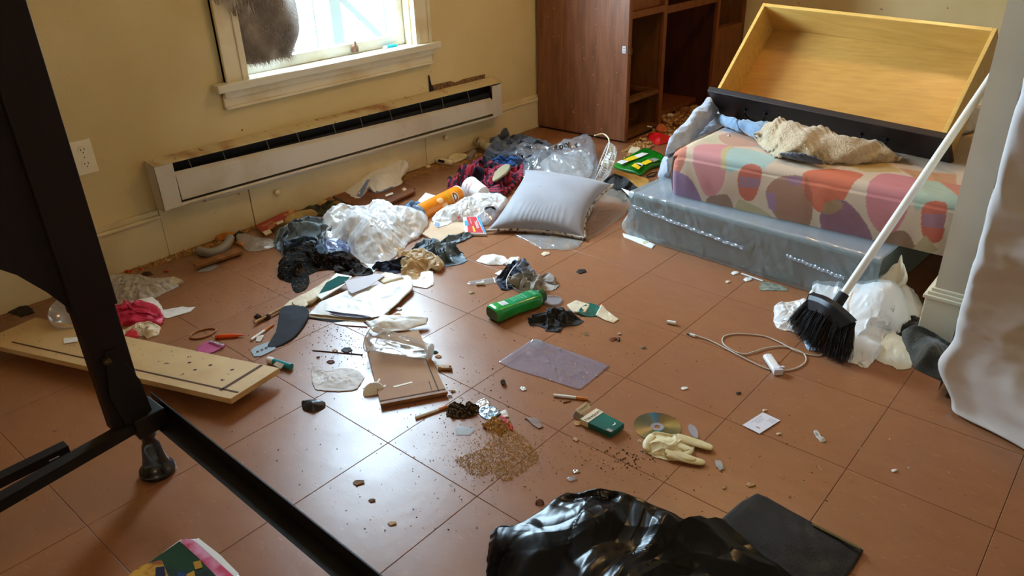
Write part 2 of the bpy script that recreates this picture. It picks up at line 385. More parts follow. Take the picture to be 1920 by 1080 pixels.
greyk = mat('heather_grey_cloth', (168, 160, 152), 0.9, col2=(140, 132, 126), scale=60, thr=(0.4, 0.8), bump=0.3, bscale=300)
bluec = mat('blue_cloth', (110, 150, 190), 0.8)
royal = mat('royal_blue_print', (26, 52, 140), 0.5)
pinkp = mat('pink_wrapper', (206, 40, 84), 0.35, col2=(186, 30, 50), scale=10, thr=(0.4, 0.7))
redp = mat('red_print', (196, 30, 40), 0.5)
redd = mat('red_card_print', (160, 62, 48), 0.7, col2=(196, 150, 90), scale=18, thr=(0.58, 0.66))
greenb = mat('green_bottle_plastic', (22, 168, 70), 0.22, col2=(12, 138, 54), scale=10, thr=(0.35, 0.7), coat=0.5)
greend = mat('dark_green_cap', (10, 70, 28), 0.3)
teal = mat('teal_print', (8, 108, 92), 0.35, col2=(6, 86, 78), scale=14)
tealc = mat('teal_cover', (8, 84, 80), 0.85, ior=1.3)
orange = mat('orange_tube_print', (240, 146, 24), 0.35, col2=(228, 122, 14), scale=16)
orangep = mat('orange_plastic', (232, 84, 20), 0.35)
yellowp = mat('yellow_print', (244, 212, 40), 0.5)
blackp = mat('black_print', (18, 18, 20), 0.6)
whiteprint = mat('white_print', (236, 236, 236), 0.6)
greyp = mat('grey_plastic', (150, 146, 140), 0.5)
silver = mat('silver_foil', (200, 200, 205), 0.25, metal=0.9, bump=0.6, bscale=120)
metal = mat('zinc_metal', (150, 150, 150), 0.35, metal=0.9)
whiteplastic = mat('white_plastic', (232, 232, 230), 0.32)
ivoryplastic = mat('ivory_plastic', (228, 214, 178), 0.35)
latex = mat('latex_glove', (226, 212, 170), 0.5, col2=(206, 188, 140), scale=20, bump=0.3, bscale=60, sub=0.1)
mdf = mat('mdf_board', (204, 170, 118), 0.6, col2=(186, 148, 96), scale=8, thr=(0.4, 0.8), spots=[(70, 0.69, 0.73, (70, 50, 34))])
mdf2 = mat('veneer_board', (166, 120, 74), 0.7, col2=(148, 100, 58), scale=8, stretch=(1, 1, 1), thr=(0.4, 0.8), spots=[(4, 0.55, 0.8, (150, 98, 50))])
brownb = mat('brown_board', (132, 78, 44), 0.55, col2=(108, 60, 32), scale=10)
woodl = mat('pale_wood', (198, 164, 116), 0.6, col2=(166, 126, 80), scale=30, stretch=(1, 1, 1))
woodm = mat('mid_wood', (150, 98, 50), 0.6, col2=(116, 72, 34), scale=30)
olive = mat('khaki_insole', (158, 146, 116), 0.85)
fleece = mat('grey_fleece', (176, 180, 192), 0.95, col2=(152, 156, 172), scale=40, thr=(0.4, 0.7), bump=0.8, bscale=140, sheen=0.4, bdist=0.006)
fleeceb = mat('blue_fleece', (130, 158, 186), 0.95, col2=(112, 140, 170), scale=30, bump=0.6, bscale=140, sheen=0.4)
fleecec = mat('cream_sherpa', (206, 184, 150), 0.97, col2=(184, 160, 124), scale=60, thr=(0.4, 0.7), bump=1.0, bscale=150, sheen=0.4, bdist=0.008)
furb = mat('brown_grey_fur', (168, 150, 136), 0.97, col2=(96, 82, 74), scale=9, thr=(0.35, 0.65), bump=1.0, bscale=160, sheen=0.5, bdist=0.01)
furw = mat('pale_fur', (196, 186, 176), 0.95, col2=(112, 98, 88), scale=14, thr=(.35, .65))
pillowm = mat('grey_sateen', (150, 148, 154), 0.6, col2=(138, 135, 140), scale=9, thr=(0.4, 0.8), sheen=0.3, spots=[(60, 0.73, 0.75, (60, 56, 60)), (5, 0.62, 0.85, (150, 136, 122))])
leopard = mat('leopard_piping', (196, 182, 168), 0.8, col2=(74, 58, 52), scale=45, thr=(0.5, 0.58))
foamg = mat('grey_foam_block', (120, 134, 138), 0.8, col2=(104, 118, 124), scale=8)
towel = mat('dark_olive_towel', (66, 64, 54), 0.97, col2=(46, 46, 40), scale=40, bump=0.9, bscale=260, sheen=0.3)
sheetw = mat('white_bed_sheet', (204, 198, 196), 0.85, col2=(186, 172, 158), scale=4, thr=(0.45, 0.8), bump=0.45, bscale=7, ridge=True, bdist=0.010)
sawdust = mat('sawdust', (214, 180, 116), 0.9, col2=(180, 140, 84), scale=200)
crumbd = mat('dark_crumb', (60, 38, 26), 0.9)
crumbw = mat('white_crumb', (214, 206, 190), 0.9)
crumbt = mat('tan_crumb', (208, 166, 100), 0.9, col2=(160, 112, 58), scale=150)
plaster = mat('broken_plaster', (96, 62, 34), 0.95, col2=(140, 108, 66), scale=60, bump=0.8, bscale=120)
glassm = film('window_glass', (245, 250, 252), 0.985, 0.03, 0.1, (230, 235, 240), 0, 10, 0.0)

# floor tile: brick-red vinyl with pale flecks; grain turned and shifted per tile
def tile_material():
    m = bpy.data.materials.new('vinyl_tile'); m.use_nodes = True; nt = m.node_tree; N = nt.nodes; L = nt.links; p = N['Principled BSDF']
    g = N.new('ShaderNodeNewGeometry'); oi = N.new('ShaderNodeObjectInfo')
    mp = N.new('ShaderNodeVectorMath'); mp.operation = 'ADD'; cb = N.new('ShaderNodeCombineXYZ'); ml = N.new('ShaderNodeMath'); ml.operation = 'MULTIPLY'; ml.inputs[1].default_value = 37.0
    L.new(oi.outputs['Random'], ml.inputs[0]); L.new(ml.outputs[0], cb.inputs[2]); L.new(g.outputs['Position'], mp.inputs[0]); L.new(cb.outputs[0], mp.inputs[1])
    def noise(scale, st, src, t0, t1, det=3):
        mm = N.new('ShaderNodeMapping'); mm.inputs['Scale'].default_value = st; mm.inputs['Rotation'].default_value = (0, 0, 0.5); L.new(src, mm.inputs[0])
        n = N.new('ShaderNodeTexNoise'); n.inputs['Scale'].default_value = scale; n.inputs['Detail'].default_value = det; L.new(mm.outputs[0], n.inputs[0])
        r = N.new('ShaderNodeMapRange'); r.inputs[1].default_value = t0; r.inputs[2].default_value = t1; L.new(n.outputs[0], r.inputs[0]); return r.outputs[0]
    def mix(f, a, b):
        x = N.new('ShaderNodeMix'); x.data_type = 'RGBA'; L.new(f, x.inputs[0])
        if isinstance(a, tuple): x.inputs[6].default_value = a
        else: L.new(a, x.inputs[6])
        x.inputs[7].default_value = b; return x.outputs[2]
    c = mix(noise(14, (1, 2, 1), mp.outputs[0], 0.25, 0.8), lin((152, 102, 68)), lin((142, 92, 60)))
    c = mix(noise(85, (0.5, 1.8, 1), mp.outputs[0], 0.64, 0.74), c, lin((168, 118, 84)))
    c = mix(noise(90, (0.6, 1.8, 1), mp.outputs[0], 0.70, 0.76), c, lin((120, 66, 42)))
    c = mix(noise(3.0, (1, 1, 1), g.outputs['Position'], 0.45, 0.95), c, lin((142, 98, 76)))
    c = mix(noise(60, (1, 1, 1), g.outputs['Position'], 0.735, 0.75), c, lin((70, 44, 34)))
    # trodden-in dirt along the left wall
    sx = N.new('ShaderNodeSeparateXYZ'); L.new(g.outputs['Position'], sx.inputs[0])
    r = N.new('ShaderNodeMapRange'); r.inputs[1].default_value = -2.45; r.inputs[2].default_value = -2.80; L.new(sx.outputs[0], r.inputs[0])
    mu = N.new('ShaderNodeMath'); mu.operation = 'MULTIPLY'; L.new(r.outputs[0], mu.inputs[0]); L.new(noise(22, (1, 1, 1), g.outputs['Position'], 0.3, 0.6), mu.inputs[1])
    c = mix(mu.outputs[0], c, lin((112, 72, 34)))
    L.new(c, p.inputs['Base Color'])
    rr = N.new('ShaderNodeMapRange'); rr.inputs[3].default_value = 0.29; rr.inputs[4].default_value = 0.35; L.new(noise(9, (1, 1, 1), g.outputs['Position'], 0.3, 0.75), rr.inputs[0]); L.new(rr.outputs[0], p.inputs['Roughness'])
    n = N.new('ShaderNodeTexNoise'); n.inputs['Scale'].default_value = 30; n.inputs['Detail'].default_value = 4; L.new(mp.outputs[0], n.inputs[0])
    b = N.new('ShaderNodeBump'); b.inputs['Strength'].default_value = 0.12; b.inputs['Distance'].default_value = 0.003; L.new(n.outputs[0], b.inputs['Height']); L.new(b.outputs[0], p.inputs['Normal'])
    p.inputs['IOR'].default_value = 1.52
    return m
tilem = tile_material()
grout = mat('floor_joint', (52, 32, 22), 0.9)

# ------------------------------------------------------------------ room shell
XW = -2.8188; YB = 4.86
GX = -0.3336; GY = 0.9212; TS = 0.3048
fl = MB().box(-3.0, 2.0, -2.2, 5.0, -0.05, -0.004)
floor = fl.build('floor', grout, kind='structure')
tm = None
nx0 = math.floor((XW - GX) / TS); k = 0
for ix in range(nx0, 3):
    for iy in range(-5, 13):
        x0 = max(GX + ix * TS, XW + 0.001); x1 = GX + (ix + 1) * TS; y0 = GY + iy * TS; y1 = min(y0 + TS, YB)
        full = abs(x1 - x0 - TS) < 1e-6 and abs(y1 - y0 - TS) < 1e-6
        if x1 - x0 < 0.02 or y1 - y0 < 0.02: continue
        g = 0.0005
        if full and tm is not None:
            o = bpy.data.objects.new('tile', tm); COL.objects.link(o); o.parent = floor; o.location = Vector((x0, y0, 0)) - floor.location
        elif full:
            b = MB().box(g, TS - g, g, TS - g, -0.004, -0.0006).add([(g, g, -0.0006), (TS - g, g, -0.0006), (TS - g, TS - g, -0.0006), (g, TS - g, -0.0006), (g + .001, g + .001, 0), (TS - g - .001, g + .001, 0), (TS - g - .001, TS - g - .001, 0), (g + .001, TS - g - .001, 0)],
                [(0, 1, 5, 4), (1, 2, 6, 5), (2, 3, 7, 6), (3, 0, 4, 7), (4, 5, 6, 7)])
            tm = bpy.data.meshes.new('tile'); tm.from_pydata(b.V, [], b.F); tm.update(); tm.materials.append(tilem)
            o = bpy.data.objects.new('tile', tm); COL.objects.link(o); o.parent = floor; o.location = Vector((x0, y0, 0)) - floor.location
        else:
            MB().box(x0 + g, x1 - g, y0 + g, y1 - g, -0.004, 0).build('tile', tilem, floor)

# walls (left wall with window opening)
WY0, WY1, WZ0, WZ1 = 1.62, 2.53, 0.60, 1.92
TH = 0.16
wl = MB()
wl.box(XW - TH, XW, -2.2, WY0, 0, 2.4).box(XW - TH, XW, WY1, 5.0, 0, 2.4).box(XW - TH, XW, WY0, WY1, 0, WZ0).box(XW - TH, XW, WY0, WY1, WZ1, 2.4)
wall_left = wl.build('wall_left', cream, kind='structure')
MB().box(XW - TH, 2.0, YB, YB + 0.12, 0, 2.4).build('wall_back', cream, kind='structure')
MB().box(2.0, 2.12, -2.2, YB + 0.12, 0, 2.4).build('wall_right', cream, kind='structure')
MB().box(XW - TH, 2.12, -2.32, -2.2, 0, 2.4).build('wall_front', cream, kind='structure')
MB().box(XW - TH, 2.12, -2.32, YB + 0.12, 2.4, 2.5).build('ceiling', mat('ceiling_white', (226, 218, 200), 0.8, bump=0.1), kind='structure')
# wall stub that ends in the pillar beside the mattresses
PYF = 2.262; PXL = -0.366
MB().box(PXL, 2.0, PYF, PYF + 0.12, 0, 2.4).build('wall_pillar', mat('pillar_paint', (200, 188, 166), 0.7, col2=(188, 174, 148), scale=3, thr=(0.4, 0.8), bump=0.1, bscale=150), kind='structure')
bp = MB().box(PXL - 0.016, 1.99, PYF - 0.016, PYF + 0.136, 0, 0.135)
bp.prism([(PXL - 0.016, PYF - 0.016, 0.135), (1.99, PYF - 0.016, 0.135), (1.99, PYF, 0.135), (PXL - 0.016, PYF, 0.135)], 0.004)
bpo = bp.build('baseboard_pillar', mat('pillar_base_paint', (212, 202, 176), 0.5), kind='structure', bev=0.002)
for k, (o_, z0, z1) in enumerate([(0.022, 0.137, 0.148), (0.014, 0.148, 0.158), (0.007, 0.158, 0.168)]):
    MB().box(PXL - o_, 1.99, PYF - o_, PYF + 0.12 + o_, z0, z1).build('moulding', MATS['pillar_base_paint'], bpo, bev=0.002)

# left baseboard and heater panel pieces with seams
bb = MB().box(XW, XW + 0.014, -2.2, 1.15, 0, 0.158)
bbo = bb.build('baseboard_left', trimb, kind='structure', bev=0.001)
MB().box(XW, XW + 0.022, -2.2, 1.15, 0.158, 0.172).build('moulding', trimb, bbo, bev=0.004)
MB().box(XW, XW + 0.012, -2.2, 1.15, 0.172, 0.192).build('moulding', trimb, bbo, bev=0.003)
for (a, b, n) in ((1.15, 1.530, 0), (1.5345, 2.536, 0), (2.5405, 3.06, 0)):
    MB().box(XW, XW + 0.016, a, b, 0.002, 0.20).build('panel', trimb, bbo, bev=0.0015)
MB().box(XW, XW + 0.014, 3.062, 3.46, 0, 0.158).build('panel', trimb, bbo, bev=0.001)
MB().box(XW, XW + 0.022, 3.10, 3.46, 0.158, 0.172).build('moulding', trimb, bbo, bev=0.004)
MB().box(XW, XW + 0.012, 3.10, 3.46, 0.172, 0.192).build('moulding', trimb, bbo, bev=0.003)
for py_ in (1.655, 2.672):
    MB().lathe((XW + 0.016, py_, 0.118), (XW + 0.034, py_, 0.118), [(0, 0.008), (0.3, 0.007), (0.45, 0.012), (0.8, 0.014), (1, 0.010)], 16).build('knob', trimb, bbo, smooth=True)

# ------------------------------------------------------------------ window
win = MB()
win.box(XW - 0.10, XW - 0.005, WY0 - 0.001, WY0 + 0.012, WZ0, WZ1).box(XW - 0.10, XW - 0.005, WY1 - 0.012, WY1, WZ0, WZ1).box(XW - 0.10, XW - 0.005, WY0, WY1, WZ1 - 0.015, WZ1)
w1 = win.build('window_1', trimw, kind='structure')
cz = MB().box(XW, XW + 0.020, 1.525, WY0 + 0.005, 0.60, 2.0).box(XW, XW + 0.030, 1.525, 1.542, 0.60, 2.0).box(XW, XW + 0.027, 1.597, WY0 + 0.004, 0.60, 2.0)
cz.build('casing', trimw, w1, bev=0.003)
cz = MB().box(XW, XW + 0.020, WY1 - 0.005, 2.628, 0.60, 2.0).box(XW, XW + 0.030, 2.611, 2.628, 0.60, 2.0).box(XW, XW + 0.027, WY1 - 0.004, 2.556, 0.60, 2.0)
cz.build('casing', trimw, w1, bev=0.003)
MB().box(XW, XW + 0.022, 1.525, 2.628, WZ1 - 0.005, 2.03).build('casing', trimw, w1, bev=0.003)
MB().box(XW - 0.10, XW + 0.052, 1.470, 2.665, 0.572, 0.604).build('window_sill', mat('sill_paint', (222, 214, 190), 0.3, col2=(206, 186, 140), scale=5, thr=(0.5, 0.85), coat=0.2), w1, bev=0.005)
ap = MB().box(XW, XW + 0.016, 1.505, 2.63, 0.500, 0.572).box(XW, XW + 0.030, 1.505, 2.63, 0.545, 0.572).box(XW, XW + 0.024, 1.505, 2.63, 0.500, 0.512)
ap.build('apron', trimw, w1, bev=0.004)
sx0, sx1 = XW - 0.085, XW - 0.045
s = MB().box(sx0, sx1, WY0 + 0.012, WY1 - 0.012, 0.604, 0.650).box(sx0, sx1, WY0 + 0.012, WY0 + 0.040, 0.65, 1.25).box(sx0, sx1, WY1 - 0.045, WY1 - 0.012, 0.65, 1.25).box(sx0, sx1, WY0 + 0.012, WY1 - 0.012, 1.25, 1.29)
sash = s.build('window_frame', winw, w1, bev=0.003)
MB().box(sx0 + 0.018, sx0 + 0.021, WY0 + 0.040, WY1 - 0.045, 0.65, 1.25).build('pane', glassm, sash)
s = MB().box(sx0 - 0.035, sx0 - 0.002, WY0 + 0.012, WY0 + 0.045, 1.25, 1.905).box(sx0 - 0.035, sx0 - 0.002, WY1 - 0.045, WY1 - 0.012, 1.25, 1.905).box(sx0 - 0.035, sx0 - 0.002, WY0 + 0.012, WY1 - 0.012, 1.86, 1.905)
sash2 = s.build('window_frame', winw, w1)
MB().box(sx0 - 0.02, sx0 - 0.017, WY0 + 0.045, WY1 - 0.045, 1.29, 1.86).build('pane', glassm, sash2)
lt = MB().box(sx1, sx1 + 0.012, 2.19, 2.225, 0.612, 0.640).box(sx1 + 0.004, sx1 + 0.018, 2.20, 2.212, 0.640, 0.660)
lt.build('latch', mat('rusty_latch', (150, 120, 96), 0.5, col2=(90, 50, 30), scale=60), w1)
# teal lighter on the sill
q = PX(733, 84, -2.845)
lg = empty('lighter', (-2.845, q[1] - 0.03, 0.600), 'turquoise and white lighter lying on the window sill at its right end', 'lighter')
MB().lathe((-2.845, q[1] - 0.028, 0.609), (-2.843, q[1] + 0.030, 0.609), [(0, .008), (1, .008)], 12).build('body', mat('turq', (20, 170, 196), 0.3), lg, smooth=False)
MB().lathe((-2.845, q[1] - 0.046, 0.609), (-2.845, q[1] - 0.028, 0.609), [(0, .007), (1, .008)], 12).build('head', whiteplastic, lg)

# outdoors: railing, pale ground with leaf litter, bright yard behind
FXp = -3.75
rl = empty('garden_railing', (FXp, 2.6, -0.5), 'blue grey metal railing with a thick post outside the window', 'railing')
railm = mat('railing_paint', (36, 46, 54), 0.6)
for (a, b, w) in (((540, 30), (553, 98), .008), ((585, 0), (597, 90), .008), ((505, 0), (520, 98), .008), ((720, 0), (722, 60), .008)):
    p, q = PX(*a, FXp), PX(*b, FXp); y_ = (p[1] + q[1]) / 2
    MB().box(FXp - w / 2, FXp + w / 2, y_ - w / 2, y_ + w / 2, -0.5, 1.6).build('bar', railm, rl)
p, q = PX(616, 40, FXp), PX(636, 40, FXp)
MB().box(FXp - .03, FXp + .03, p[1], q[1], -0.5, 1.7).build('post', railm, rl)
a, b = PX(634, 0, FXp), PX(703, 66, FXp); d = (b - a); a = a - d * 2
MB().obox(a, d * 4, (0.012, 0, 0), (0, 0.0, 0.045)).build('brace', railm, rl)
MB().box(FXp - .02, FXp + .02, 1.0, 4.6, 1.55, 1.60).build('rail', railm, rl)
gm = mat('pale_leafy_ground', (150, 150, 148), 0.9, col2=(46, 38, 30), scale=9, thr=(0.58, 0.66), coords='World', stretch=(1, 2.2, 1), detail=6)
MB().box(-14, -2.99, -8, 14, -0.7, -0.5).build('ground', gm, kind='structure')

# furry blanket hanging at the left of the window
def fur_surface(u, v):
    y = 1.632 + (0.27 - .13 * max(0, min(1, (v - .3) / .35))) * u + 0.03 * math.sin(v * 5) * u ; z = 0.652 + 0.75 * v
    x = XW - 0.040 + 0.030 * math.sin(math.pi * u) + 0.010 * math.sin(u * 9 + v * 7) + 0.008 * math.sin(v * 17 + u * 5)
    if v < 0.08: x -= 0.01 * (0.08 - v) / 0.08
    return (x, y - 0.05 * max(0, 0.12 - v) * u * 5, z)
bl = MB().grid(fur_surface, 40, 60)
hang = empty('hanging_blanket', (XW - 0.04, 1.76, 0.652), 'brown and grey furry blanket hanging over the left side of the window', 'blanket')
b_ = bl.build('blanket_body', furb, hang, smooth=True); sm = b_.modifiers.new('s', 'SOLIDIFY'); sm.thickness = 0.012; sm.offset = 1
rs = random.Random(3); hb = MB()
for i in range(9000):
    u, v = rs.random(), rs.random() ** 1.2; p = np.array(fur_surface(u, v)) + np.array([0.006, 0, 0]); L_ = rs.uniform(.015, .045)
    d = np.array([rs.uniform(.1, .6), rs.uniform(-.5, .7), -rs.uniform(.2, 1)]); d /= np.linalg.norm(d)
    hb.add([p + (0, .0012, 0), p - (0, .0012, 0), p + d * L_], [(0, 1, 2)])
hb.build('fur', furw, hang, kind='stuff')
fr = MB()
for i in range(34):
    y0 = 1.535 + i * 0.0045; zt = 1.05; zb = 0.86 - 0.045 * max(0, (i - 17)) / 17 * 1.3 - 0.02 * rs.random()
    if i < 12: zb = 0.885 + 0.01 * rs.random()
    fr.tube([(XW + 0.036 + 0.004 * rs.random(), y0 + 0.01 * math.sin(k * 1.1 + i), zt + (zb - zt) * k / 6) for k in range(7)], .0045, 5, .0018)
fr.build('fringe', furw, hang, kind='stuff')

# ------------------------------------------------------------------ baseboard heater
ht = empty('baseboard_heater', (XW + 0.03, 2.1, 0.16), 'long white baseboard heater with rusty top under the window', 'heater')
hy0, hy1 = 1.150, 3.075
def zl(y, z0, z1): return z0 + (z1 - z0) * (y - hy0) / (hy1 - hy0)
XF = -2.757
def strip(name, pa, pb, m, par, bev=0.0015):   # extrude a cross-section (x,z) list from left end to right end
    A = [np.array([x, pa[0], z]) for x, z in pa[1]]; B = [np.array([x, pb[0], z]) for x, z in pb[1]]; n = len(A)
    F = [tuple(range(n))[::-1], tuple(range(n, 2 * n))] + [(i, (i + 1) % n, (i + 1) % n + n, i + n) for i in range(n)]
    return MB().add(A + B, F).build(name, m, par, bev=bev)
strip('back_plate', (hy0, [(XW, .19), (XW + .004, .19), (XW + .004, .383), (XW, .383)]), (hy1 - .02, [(XW, .15), (XW + .004, .15), (XW + .004, .358), (XW, .358)]), black, ht)
strip('top_cover', (hy0, [(XW, .378), (XF, .368), (XF - .0, .373), (XW, .385)]), (hy1 + .01, [(XW, .352), (XF, .330), (XF, .335), (XW, .358)]), heattop, ht)
strip('heating_element', (hy0 + .06, [(XW + .012, .28), (XF - .018, .28), (XF - .018, .325), (XW + .012, .325)]), (hy1 - .05, [(XW + .012, .25), (XF - .018, .25), (XF - .018, .29), (XW + .012, .29)]), black, ht)
n = 11
for k in range(n):
    y = hy0 + 0.14 + k * (hy1 - hy0 - .22) / (n - 1) + rs.uniform(-.02, .02); z1 = zl(y, .366, .328); z0 = z1 - 0.06
    MB().obox((XF - .012, y, z0), (.003, 0, 0), (0, .0022, 0), (0, -0.012, z1 - z0 - 0.002)).build('bracket', mat('bracket_metal', (120, 112, 100), 0.5), ht)
strip('front_cover', (hy0 + .075, [(XF + .006, .222), (XF + .010, .222), (XF + .004, .318), (XF - .012, .330), (XF - .016, .328), (XF, .316)]),
      (hy1 - .075, [(XF + .006, .182), (XF + .010, .182), (XF + .004, .252), (XF - .012, .264), (XF - .016, .262), (XF, .250)]), heatw, ht)
strip('bottom_tray', (hy0 + .07, [(XW, .198), (XF + .004, .196), (XF + .008, .204), (XF + .002, .212), (XW, .206)]), (hy1 - .03, [(XW, .156), (XF + .004, .152), (XF + .008, .160), (XF + .002, .166), (XW, .162)]), heatw, ht)
strip('lower_trim', (hy0 + .18, [(XW + .016, .170), (XF - .020, .178), (XF - .018, .186), (XW + .016, .19)]), (hy1 - .05, [(XW + .016, .140), (XF - .020, .144), (XF - .018, .150), (XW + .016, .15)]), heatw, ht)
MB().box(XW, XF + .008, hy0, hy0 + .003, .196, .376).box(XF + .004, XF + .008, hy0, hy0 + .072, .200, .370).build('end_cap', heatw, ht, bev=0.001)
MB().box(XW, XF + .006, hy1 - .003, hy1, .155, .330).box(XF + .002, XF + .006, hy1 - .075, hy1, .160, .326).build('end_cap', heatw, ht, bev=0.001)
# torn wall above the heater's right end
tr = MB()
pts = [PX(*p, XW + .0015) for p in ((803, 140), (809, 160), (845, 152), (853, 155), (870, 148), (909, 139), (909, 152), (820, 171), (806, 172))]
tr.prism(pts, (.0025, 0, 0)).build('torn_patch', plaster, wall_left)
fp = [PX(*p, XW + .004) for p in ((804, 142), (812, 160), (840, 152), (842, 168), (810, 173))]
MB().prism([PX(*p, XW + .002) for p in ((803, 141), (807, 158), (812, 168), (805, 172))], (.008, 0, 0)).build('torn_paint_flap', black, wall_left)
for (px, py, w) in ((454, 244, 7), (732, 190, 6), (760, 183, 9), (725, 186, 3), (788, 170, 3), (793, 165, 4)):
    p = PX(px, py, XW); w_ = w * 0.0013
    MB().lathe((XW - .001, p[1], p[2]), (XW + .0012, p[1], p[2]), [(0, w_ / 2), (1, w_ / 2.4)], 7).build('paint_chip', plaster, wall_left)
# outlet
ol = empty('wall_outlet', (XW, .952, .388), 'ivory double wall outlet left of the heater', 'outlet')
MB().box(XW, XW + .006, .917, .987, .388, .508).build('cover_plate', mat('outlet_ivory', (240, 228, 196), 0.35), ol, bev=.003)
for zc in (.474, .424):
    MB().lathe((XW + .005, .952, zc), (XW + .008, .952, zc), [(0, .0165), (1, .0160)], 20).build('socket', MATS['outlet_ivory'], ol)
    sk = MB()
    for dy in (-.006, .006): sk.box(XW + .0075, XW + .0085, .952 + dy - .001, .952 + dy + .001, zc - .001, zc + .007)
    sk.lathe((XW + .0075, .952, zc - .008), (XW + .0085, .952, zc - .008), [(0, .0022), (1, .0022)], 8); sk.build('slot', blackp, ol)
MB().lathe((XW + .005, .952, .449), (XW + .0075, .952, .449), [(0, .003), (1, .0025)], 10).build('screw', metal, ol)

# ------------------------------------------------------------------ cabinet
cb = empty('built_in_cabinet', (-2.5, 4.1, 0), 'tall brown wooden cabinet with missing doors and drawers beside the left wall', 'cabinet')
cx0, cx1 = XW + 0.02, -2.196; y0c, y1c = 3.444, 4.80; HT = 1.55
MB().box(cx0, cx1, y0c, y0c + .018, 0.012, HT).build('side_panel', cabw, cb, bev=.0015)
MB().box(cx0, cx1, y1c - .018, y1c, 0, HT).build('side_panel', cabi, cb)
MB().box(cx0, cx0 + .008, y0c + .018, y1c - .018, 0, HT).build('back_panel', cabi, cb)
MB().box(cx0, cx1, y0c, y1c, HT, HT + .02).build('top', cabw, cb)
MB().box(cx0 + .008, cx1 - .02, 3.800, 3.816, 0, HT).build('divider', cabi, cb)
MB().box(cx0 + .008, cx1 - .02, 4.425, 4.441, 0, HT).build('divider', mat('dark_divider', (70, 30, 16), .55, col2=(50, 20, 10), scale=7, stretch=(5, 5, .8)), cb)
MB().box(cx1 - .02, cx1, y0c + .018, y0c + .034, 0, HT).build('stile', cabf, cb, bev=.001)
MB().box(cx1 - .02, cx1, 3.792, 3.826, 0, HT).build('stile', cabf, cb, bev=.001)
MB().box(cx1 - .02, cx1, 4.415, 4.447, 0, HT).build('stile', cabf, cb, bev=.001)
MB().box(cx1 - .02, cx1, y1c - .03, y1c - .018, 0, HT).build('stile', cabf, cb, bev=.001)
z_r = PX(1200, 28, cx1)[2]
MB().box(cx1 - .02, cx1, y0c + .034, 3.792, z_r - .012, z_r + .02).build('rail', cabf, cb, bev=.001)
MB().box(cx1 - .05, cx1 - .022, y0c + .03, 3.795, z_r + .02, z_r + .17).build('drawer_front', cabf, cb, bev=.002)
z_d = PX(1300, 8, cx1)[2]
MB().box(cx1 - .02, cx1, 3.826, 4.415, z_d - .018, z_d + .02).build('rail', cabf, cb, bev=.001)
# drawer runners: two open frames in the left bay
for zz in (PX(1215, 172, cx1 - .02)[2], PX(1215, 245, cx1)[2] + .02):
    f_ = MB().box(cx1 - .05, cx1 - .004, y0c + .02, 3.795, zz - .022, zz).box(cx1 - .36, cx1 - .05, y0c + .02, y0c + .06, zz - .02, zz).box(cx1 - .36, cx1 - .05, 3.76, 3.798, zz - .02, zz).box(cx0 + .01, cx1 - .34, y0c + .02, 3.798, zz - .02, zz).box(cx1 - .22, cx1 - .19, y0c + .05, 3.77, zz - .02, zz - .003)
    f_.build('drawer_runner_frame', cabi, cb, bev=.001)
MB().box(cx0, cx1 - .03, y0c + .018, 3.80, 0.004, .03).build('bottom_board', cabi, cb)
zt = PX(1370, 48, cx1)[2]
MB().box(cx1 - .02, cx1, 4.447, y1c - .03, 0, zt - .02).build('lower_panel', cabf, cb, bev=.001)
MB().box(cx1 - .06, cx1, 4.447, y1c - .02, zt - .02, zt).build('shelf_edge', cabf, cb, bev=.001)
MB().box(cx0 + .01, cx1 - .1, 3.82, 4.42, 0.02, .05).build('toe_board', cabf, cb)
ct = MB().obox((-2.207, y0c - .004, PX(1178, 94, cx1)[2] - .018), (-.022, 0, 0), (0, .004, 0), (0, 0, .036))
cto = ct.build('catch_plate', mat('bright_zinc', (206, 208, 212), .35), cb, bev=.002)
sc = MB()
for dz in (.008, -.008): sc.lathe((-2.217, y0c - .007, PX(1178, 94, cx1)[2] + dz), (-2.217, y0c - .004, PX(1178, 94, cx1)[2] + dz), [(0, .0025), (1, .0025)], 8)
sc.build('screw', blackp, cto)
MB().box(-2.196, -2.190, y0c + .005, y0c + .035, PX(1190, 94, cx1)[2] - .016, PX(1190, 94, cx1)[2] + .016).build('hinge_cup', MATS['cabinet_inner'], cb)

# ------------------------------------------------------------------ mattresses
# box spring under plastic film
c1 = np.array([-1.492, 2.395]); c2 = np.array([-0.535, 2.330]); ex = (c2 - c1) / np.linalg.norm(c2 - c1); ey = np.array([-ex[1], ex[0]])
Wm = np.linalg.norm(c2 - c1)
def bs(u, v, z): p = c1 + ex * u + ey * v; return np.array([p[0], p[1], z])
bsp = empty('box_spring', bs(Wm / 2, 1, 0), 'grey box spring wrapped in clear plastic, lowest of the stack by the broom', 'mattress')
MB().add([bs(u, v, z) for z in (.004, .174) for v in (.008, 1.85) for u in (.008, Wm - .008)], [(0, 2, 3, 1), (4, 5, 7, 6), (0, 1, 5, 4), (2, 6, 7, 3), (0, 4, 6, 2), (1, 3, 7, 5)]).build('core', mat('boxspring_cloth', (112, 122, 118), 0.7, col2=(96, 108, 106), scale=6), bsp, bev=.012)
MB().add([bs(u, v, z) for z in (.172, .176) for v in (.014, 1.84) for u in (.014, Wm - .014)], [(0, 2, 3, 1), (4, 5, 7, 6), (0, 1, 5, 4), (2, 6, 7, 3), (0, 4, 6, 2), (1, 3, 7, 5)]).build('top_cloth', mat('boxspring_top', (170, 160, 168), 0.8), bsp)
def relief_grid(fn, nu, nv):
    """relief heights for a whole grid at once"""
    U, V_ = np.meshgrid(np.arange(nu) / (nu - 1), np.arange(nv) / (nv - 1)); return fn(U.ravel(), V_.ravel()).reshape(nv, nu)
